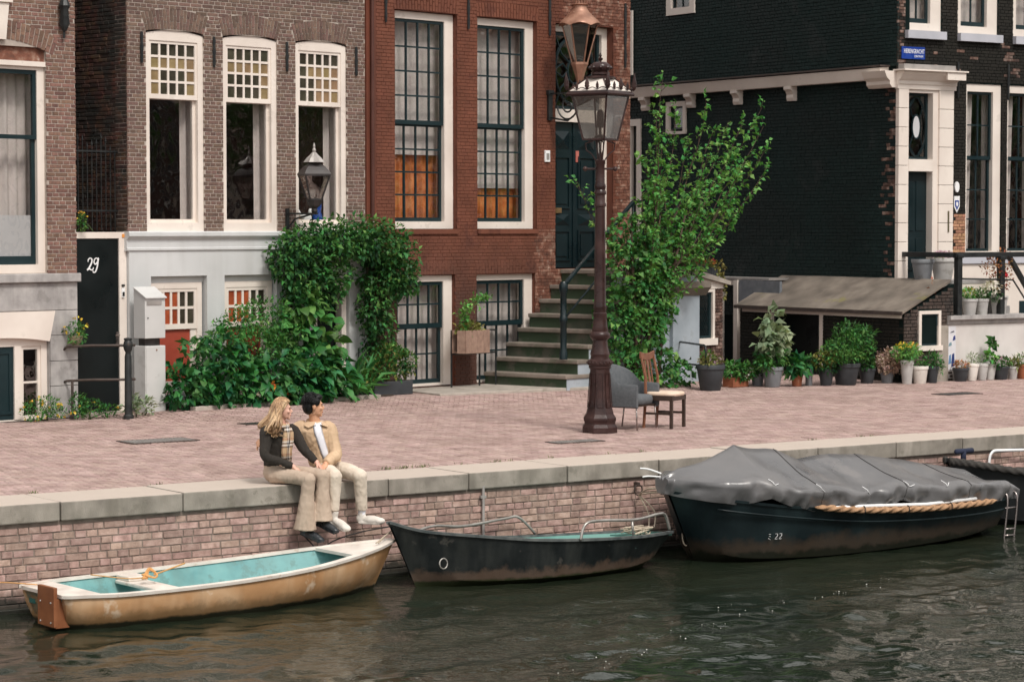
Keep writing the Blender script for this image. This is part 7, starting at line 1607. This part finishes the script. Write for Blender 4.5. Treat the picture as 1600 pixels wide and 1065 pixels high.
def shoe(mb, ankle, toe, up, w=.042, h=.05):
    a, t = Vector(ankle), Vector(toe); d = (t-a).normalized(); s = d.cross(Vector(up)).normalized(); u = s.cross(d)
    ell(mb, a - d*.01 - u*.015, d, s, u, (.058, w*.9, h*1.15)); ell(mb, a.lerp(t, .5) - u*.026, d, s, u, (.125, w*1.05, h*.85)); ell(mb, a.lerp(t, .88) - u*.032, d, s, u, (.066, w*1.08, h*.66)); mb.obox(a.lerp(t, .42) - u*.06, d*.125, s*w*.85, u*.012)
    limb(mb, [a + u*.08, a], [w*.85, w*.9])
class Torso:
    def __init__(s, levels, f): s.L = levels; s.f = Vector(f).normalized(); s.s = Vector((0,0,1)).cross(s.f).normalized()
    def at(s, t):
        i = min(int(t), len(s.L)-2); g = t-i; a, b = s.L[i], s.L[i+1]; return Vector(a[0]).lerp(Vector(b[0]), g), a[1]+(b[1]-a[1])*g, a[2]+(b[2]-a[2])*g
    def pt(s, t, ang, off=0.0):
        c, w, d = s.at(t); return c + s.f*((d+off)*math.cos(ang)) + s.s*((w+off)*math.sin(ang))
    def build(s, mb, n=16, off=0.0): mb.loft([[s.pt(t, a, off) for a in [2*math.pi*k/20 for k in range(20)]] for t in np.linspace(0, len(s.L)-1.001, n)])
def strip(name, tor, pts, width, m, parent, off=.012, th=.008):
    mb = MB(); rings = []
    for t, ang in pts:
        c, w, d = tor.at(t); da = width/2/max(w*.5+d*.5, .05); rings.append([tor.pt(t, ang-da, off), tor.pt(t, ang-da*.4, off+th), tor.pt(t, ang+da*.4, off+th), tor.pt(t, ang+da, off), tor.pt(t, ang+da*.4, off-th), tor.pt(t, ang-da*.4, off-th)])
    mb.loft(rings); return mk(name, mb, m, parent, smooth=True)
GAZE = Vector((.815, -.579, 0))

def woman():
    u0 = 3.3; g = q2l(u0); r = thing('person', 'blond person in dark sweater, plaid scarf and flared taupe trousers sitting on the quay', 'person', QF.w(u0, 0, 0), QF.a)
    r.location.z = 0
    up = Vector((0, 0, 1)); rsho, relb, rwri = g((3.14,-.22,.565)), g((3.075,-.13,.315)), g((3.34,.0,.20)); lsho, lelb, lwri = g((3.49,-.25,.56)), g((3.545,-.1,.355)), g((3.62,.015,.235))
    neck, hc = g((3.325,-.235,.64)), g((3.325,-.205,.80)); rhip, rkn, ran = g((3.22,-.22,.10)), g((3.415,.2,.075)), g((3.385,.17,-.43)); lhip, lkn, lan = g((3.40,-.22,.10)), g((3.60,.19,.1)), g((3.575,.19,-.345))
    b = MB(); gz_ = Vector((.886, -.445, -.03)).normalized(); hup = (up - gz_*up.dot(gz_)).normalized(); head(b, hc, gz_, hup, neck, .98)
    tor = Torso([(g((3.31,-.25,.08)), .17, .13), (g((3.30,-.27,.2)), .155, .115), (g((3.30,-.27,.3)), .14, .1), (g((3.305,-.255,.42)), .155, .11), (g((3.31,-.245,.52)), .165, .1), (g((3.318,-.24,.59)), .13, .075), (g((3.325,-.235,.63)), .06, .055)], (.12, -1, 0))
    tor.build(b, off=-.02)
    for ch in ((rsho, relb, rwri), (lsho, lelb, lwri)): limb(b, ch, [.04, .034, .024])
    hand(b, rwri, g((3.42,.08,.125))-rwri, (0, 0, -1), 1, .35, .95); hand(b, lwri, g((3.66,.07,.165))-lwri, (0, 0, -1), -1, .5, .95)
    for ch in ((rhip, rkn, ran), (lhip, lkn, lan)): limb(b, ch, [.055, .03, .024])
    remesh('body', b, m_skin_w, r, .0065, 2)
    face_bits(r, hc, gz_, hup, .98, m_blond, m_lip)
    s = MB(); tor.L = tor.L[1:]; tor.build(s, off=.008)
    limb(s, (tor.at(4)[0]*.35 + rsho*.65, rsho, (rsho+relb)/2, relb, (relb*.45+rwri*.55), rwri - (rwri-relb).normalized()*.01), [.06, .066, .058, .05, .043, .036]); limb(s, (tor.at(4)[0]*.35 + lsho*.65, lsho, (lsho+lelb)/2, lelb, (lelb*.45+lwri*.55), lwri - (lwri-lelb).normalized()*.01), [.06, .064, .056, .05, .042, .036])
    remesh('sweater', s, m_sweater, r, .01, 3, .008, 16, 1)
    t = MB(); hipc = g((3.31,-.25,.12)); ell(t, hipc, Vector((1,0,0)), Vector((0,1,0)), up, (.175, .155, .125)); ell(t, g((3.31,-.27,.2)), Vector((1,0,0)), Vector((0,1,0)), up, (.165, .13, .09))
    for hp, kn, an in ((rhip, rkn, ran), (lhip, lkn, lan)):
        limb(t, (hp, (hp+kn)/2 + Vector((0,0,.01)), kn), [.094, .08, .07]); ell(t, kn, Vector((1,0,0)), Vector((0,1,0)), up, (.073, .073, .073)); limb(t, (kn + Vector((0,0,.01)), kn.lerp(an, .3), kn.lerp(an, .65), an + Vector((0, 0, -.03))), [.071, .07, .09, .125])
    remesh('trousers', t, m_slacks, r, .01, 3, .006, 18, 5)
    sh = MB(); shoe(sh, ran + Vector((.01, 0, -.03)), ran + Vector((.11, -.17, -.10)), up); 
    remesh('shoe', sh, m_shoe_b, r, .008, 2); sh = MB(); shoe(sh, lan + Vector((.01, 0, -.03)), lan + Vector((.09, -.17, -.1)), up); remesh('shoe', sh, m_shoe_b, r, .008, 2)
    strip('scarf_end', tor, [(4.9, .5), (4.3, .35), (3.4, .15), (2.4, .05), (1.4, .05), (.6, .1)], .075, m_plaid, r, .022); strip('scarf_end', tor, [(4.9, -.2), (4.3, .55), (3.4, .62), (2.4, .62), (1.4, .6), (.4, .55)], .075, m_plaid, r, .026)
    sc = MB(); limb(sc, [neck + Vector((.07*math.cos(a), .065*math.sin(a), .0+.02*math.sin(a))) for a in np.linspace(0, 6.283, 13)], [.03]*13); remesh('scarf_loop', sc, m_plaid, r, .01, 2, .004, 30)
    h = MB(); rr = random.Random(8); sd = hup.cross(gz_).normalized(); back = -gz_
    for i in range(400):
        fr_ = rr.random() < .4; a = rr.uniform(-3.0, 3.0) if fr_ else rr.uniform(-1.7, 1.7); el = rr.uniform(.62, 1.5) if fr_ else rr.uniform(.1, 1.5); dirv = (back*math.cos(a) + sd*math.sin(a))*math.cos(el) + hup*math.sin(el)
        if dirv.dot(gz_) > (.8 if fr_ else .3): continue
        p0 = hc + hup*.03 + Vector((dirv.x*.102, dirv.y*.102, dirv.z*.1)); a = max(-1.55, min(1.55, a)); out = (back*math.cos(a)+sd*math.sin(a)); out2 = (out*.7 + back*.3).normalized()
        ln = rr.uniform(.75, 1.1); p1 = hc + out*.1 + back*.01 + hup*rr.uniform(-.02, .03); wv = Vector((rr.gauss(0, .022), rr.gauss(0, .022), 0)); p2 = hc + out2*(.1+rr.uniform(0, .025)) - hup*.11*ln + wv; p3 = hc + out2*(.105+rr.uniform(0, .04)) - hup*.22*ln + wv*1.5 + back*.02; p4 = hc + out2*(.1+rr.uniform(0, .05)) - hup*.27*ln - wv*2 + back*rr.uniform(.0, .04)
        h.tint = rr.random()*.98+.01; h.tube(smooth_path([tuple(p) for p in (p0, p1, p2, p3, p4)], 4), list(np.interp(np.linspace(0, 1, 17), [0, .3, .7, 1], [.012, .014, .012, .003])), 5)
    mk('hair', h, m_blond, r, smooth=True)
woman()
def man():
    u0 = 3.85; g = q2l(u0); r = thing('person', 'dark-haired person in beige jacket and cream trousers sitting with an arm round the other', 'person', QF.w(u0, 0, 0), QF.a); up = Vector((0, 0, 1))
    rsho, relb, rwri = g((3.635,-.36,.57)), g((3.40,-.46,.42)), g((3.13,-.36,.44)); lsho, lelb, lwri = g((3.925,-.22,.555)), g((3.935,-.1,.29)), g((3.74,.01,.205))
    neck, hc = g((3.78,-.28,.645)), g((3.745,-.25,.815)); rhip, rkn, ran = g((3.85,-.25,.11)), g((3.735,.21,.09)), g((3.74,.17,-.30)); lhip, lkn, lan = g((4.02,-.24,.11)), g((4.05,.21,.075)), g((4.11,.15,-.32))
    b = MB(); gz_ = Vector((.948, -.305, -.02)).normalized(); hup = (up - gz_*up.dot(gz_)).normalized(); head(b, hc, gz_, hup, neck, 1.03)
    tor = Torso([(g((3.93,-.26,.06)), .175, .135), (g((3.92,-.28,.16)), .17, .13), (g((3.87,-.29,.3)), .165, .125), (g((3.82,-.29,.44)), .18, .13), (g((3.79,-.285,.54)), .19, .115), (g((3.78,-.28,.605)), .14, .085), (g((3.78,-.28,.645)), .07, .065)], (-.05, -1, 0))
    tor.build(b, off=-.025)
    for ch in ((rsho, relb, rwri), (lsho, lelb, lwri)): limb(b, ch, [.045, .04, .028])
    hand(b, rwri, Vector((-.55, -.7, .05)), (1, -.3, -.2), -1, .5, 1.05); hand(b, lwri, g((3.63,.075,.14))-lwri, (0, 0, -1), -1, .4, 1.02)
    for ch in ((rhip, rkn, ran), (lhip, lkn, lan)): limb(b, ch, [.055, .028, .024])
    remesh('body', b, m_skin_m, r, .0065, 2); face_bits(r, hc, gz_, hup, 1.03, m_blackhair, m_lip)
    s = MB(); tor.L = tor.L[1:]; tor.build(s, off=.016)
    c4 = tor.at(4)[0]
    limb(s, (c4*.35 + rsho*.65, rsho, (rsho+relb)/2, relb, (relb+rwri)/2, rwri - (rwri-relb).normalized()*.015), [.075, .078, .07, .064, .056, .046]); limb(s, (c4*.35 + lsho*.65, lsho, (lsho+lelb)/2, lelb, (lelb+lwri)/2, lwri - (lwri-lelb).normalized()*.015), [.075, .08, .072, .066, .057, .048])
    remesh('jacket', s, m_jacket, r, .01, 3, .008, 20, 3, (1, 1, .6))
    strip('shirt', tor, [(4.7, -.12), (4.0, -.15), (3.0, -.17), (2.0, -.18), (1.0, -.18), (.3, -.18)], .075, m_shirt, r, .022, .006)
    for sg, a0 in ((1, .42), (-1, -.7)):
        c = MB(); P = [tor.pt(4.85, a0*.6+sg*.0, .03), tor.pt(4.15, a0*.55-.1, .045), tor.pt(3.75, a0*1.1, .045), tor.pt(4.05, a0*1.55, .04), tor.pt(4.7, a0*2.4, .035)]; n = tor.f*.008
        c.add([p-n for p in P] + [p+n for p in P], [(0,1,2,3,4), (9,8,7,6,5)] + [(i, i+5, (i+1) % 5+5, (i+1) % 5) for i in range(5)]); mk('collar', c, m_jacket, r)
        c = MB(); P = [tor.pt(4.95, a0*.5, .012), tor.pt(4.3, a0*.25-.1, .042), tor.pt(4.25, a0*.75, .042), tor.pt(4.95, a0*1.6, .014)]; c.add([p-n*.5 for p in P] + [p+n*.5 for p in P], [(0,1,2,3), (7,6,5,4)] + [(i, i+4, (i+1) % 4+4, (i+1) % 4) for i in range(4)]); mk('shirt_collar', c, m_shirt, r)
    cb = MB(); limb(cb, [neck + Vector((.075*math.cos(a), .075*math.sin(a), .0 - .015*math.sin(a)*-1)) for a in np.linspace(.3, 2.85, 9)], [.022]*9); remesh('collar_band', cb, m_jacket, r, .01, 2)
    t = MB(); ell(t, g((3.93,-.27,.11)), Vector((1,0,0)), Vector((0,1,0)), up, (.178, .155, .118))
    for hp, kn, an in ((rhip, rkn, ran), (lhip, lkn, lan)): limb(t, (hp, (hp+kn)/2 + Vector((0,0,.015)), kn), [.096, .086, .073]); ell(t, kn, Vector((1,0,0)), Vector((0,1,0)), up, (.076, .076, .076)); limb(t, (kn + Vector((0,0,.005)), kn.lerp(an, .35), kn.lerp(an, .7), kn.lerp(an, .94)), [.074, .068, .062, .06])
    remesh('trousers', t, m_chino, r, .01, 3, .007, 20, 9)
    for an, toe in ((ran, Vector((.06, -.2, -.13))), (lan, Vector((.13, -.2, -.06)))):
        k = MB(); limb(k, (an + Vector((0, 0, .08)), an, an + Vector((0, 0, -.05))), [.045, .042, .042]); remesh('sock', k, m_shirt, r, .01, 2)
        sh = MB(); shoe(sh, an + Vector((.0, .0, -.06)), an + toe, up, .048, .058); remesh('shoe', sh, m_shoe_w, r, .008, 2)
    h = MB(); sd = hup.cross(gz_).normalized()
    ell(h, hc - gz_*.028 + hup*.058, gz_, sd, hup, (.106, .092, .09)); ell(h, hc - gz_*.06 + hup*.0, gz_, sd, hup, (.062, .086, .092)); ell(h, hc + gz_*.04 + hup*.098, gz_, sd, hup, (.06, .07, .036)); 
    for sg in (-1, 1): ell(h, hc + gz_*.0 + hup*.045 + sd*.066*sg, gz_, sd, hup, (.06, .026, .045))
    cap_ = remesh('hair', h, m_blackhair, r, .007, 3, .003, 45, 2, (1, 1, .3))
    hs_ = MB(); rr = random.Random(5)
    for i in range(230):
        a = rr.uniform(-3.1, 3.1); el = rr.uniform(.0, 1.5); dv = (-gz_*math.cos(a) + sd*math.sin(a))*math.cos(el) + hup*math.sin(el)
        if dv.dot(gz_) > .45 and el < .75: continue
        p = hc - gz_*.024 + hup*.052 + gz_*(dv.dot(gz_)*.1) + sd*(dv.dot(sd)*.09) + hup*(dv.dot(hup)*.09); t_ = (hup*-.5 - gz_*.55 + sd*.5*(1 if dv.dot(sd) > 0 else -1)); t_ = (t_ - dv*t_.dot(dv)).normalized(); L = rr.uniform(.03, .07)
        hs_.tint = rr.random()*.98+.01; hs_.tube([p - t_*L*.3, p + dv*.006 + t_*L*.3, p + dv*.004 + t_*L + Vector((rr.gauss(0, .004), rr.gauss(0, .004), 0))], [.005, .0065, .001], 5)
    mk('hair_strands', hs_, m_blackhair, r, smooth=True)
man()
bpy.data.batch_remove(TMPO); bpy.data.scenes.remove(TMPS)

# ================================================================== opposite side of the canal (seen only as reflections in panes and water)
m_bank_plaster = mat('pale_far_plaster', [s2l(190,182,174), s2l(206,198,190)], .8, 1)
m_bank_cream = mat('cream_far_plaster', [s2l(196,176,160), s2l(212,192,176)], .8, 1)
def opposite_bank():
    q = MB(); a, b, c, d = QF.w(-500, 27, 0), QF.w(600, 27, 0), QF.w(600, 700, 0), QF.w(-500, 700, 0); q.add([a, b, c, d], [(3, 2, 1, 0)]); mk('far_street', q, m_sand, kind='structure', fix=False)
    w = thing('far_quay_wall', 'brick quay wall on the opposite bank', 'quay wall', QF.w(-60, 27, -1.3), QF.a); q = MB(); q.box(0, 190, -.6, 0, -.2, 1.3); mk('wall', q, m_quay_brick, w)
    cols = [m_bank_plaster, m_brick_g, m_bank_cream, m_brown]; rr = random.Random(4); u = 18; i = 0
    wm = None
    while u < 118:
        wd = rr.uniform(6, 8.5); h = rr.uniform(11.5, 14.5)
        t = thing('far_house', 'tall gabled canal house on the opposite bank', 'house', QF.w(u+wd, 35, 0), QF.a + math.pi, 'houses on the opposite bank')
        q = MB(); q.box(0, wd-.05, 0, 9, 0, h); q.prism([(0, h), (wd-.05, h), (wd*.62, h+2.6), (wd*.38, h+2.6)], 0, 9); mk('wall', q, cols[i % 4], t)
        for k in range(3):
            for f in range(4):
                x = wd*(k+.5)/3-.6; z = 1 + f*3.1; fr = MB(); fr.box(x, x+1.2, -.06, -.005, z, z+2.2); o = mk('window', fr, m_white, t)
                p = MB(); p.box(x+.12, x+1.08, -.075, -.065, z+.12, z+2.08); mk('pane', p, m_darkpane, o)
        u += wd; i += 1
    rs = np.random.default_rng(77)
    for k in range(7):
        t = thing('far_tree', 'leafy canal elm on the opposite bank', 'tree', QF.w(22+k*12.5, 29.5, 0), 0, 'elms on the opposite bank'); q = MB(); q.tube([(0,0,0),(.1,.05,3),(0,.2,6),(.3,0,9)], [.25,.2,.15,.06], 8); mk('trunk', q, m_bark, t, smooth=True)
        B_ = [(rs.uniform(-2,2), rs.uniform(-2,2), rs.uniform(5.5,10.5), 1.7, 1.7, 1.3) for _ in range(9)]; P, D = blobs(1500, B_, rs); leaf_obj('crown', t, P, D, .4, L_mid, .7, rs)
m_darkpane = mat('dark_pane', [s2l(40,44,48), s2l(54,58,62)], .08)
opposite_bank()
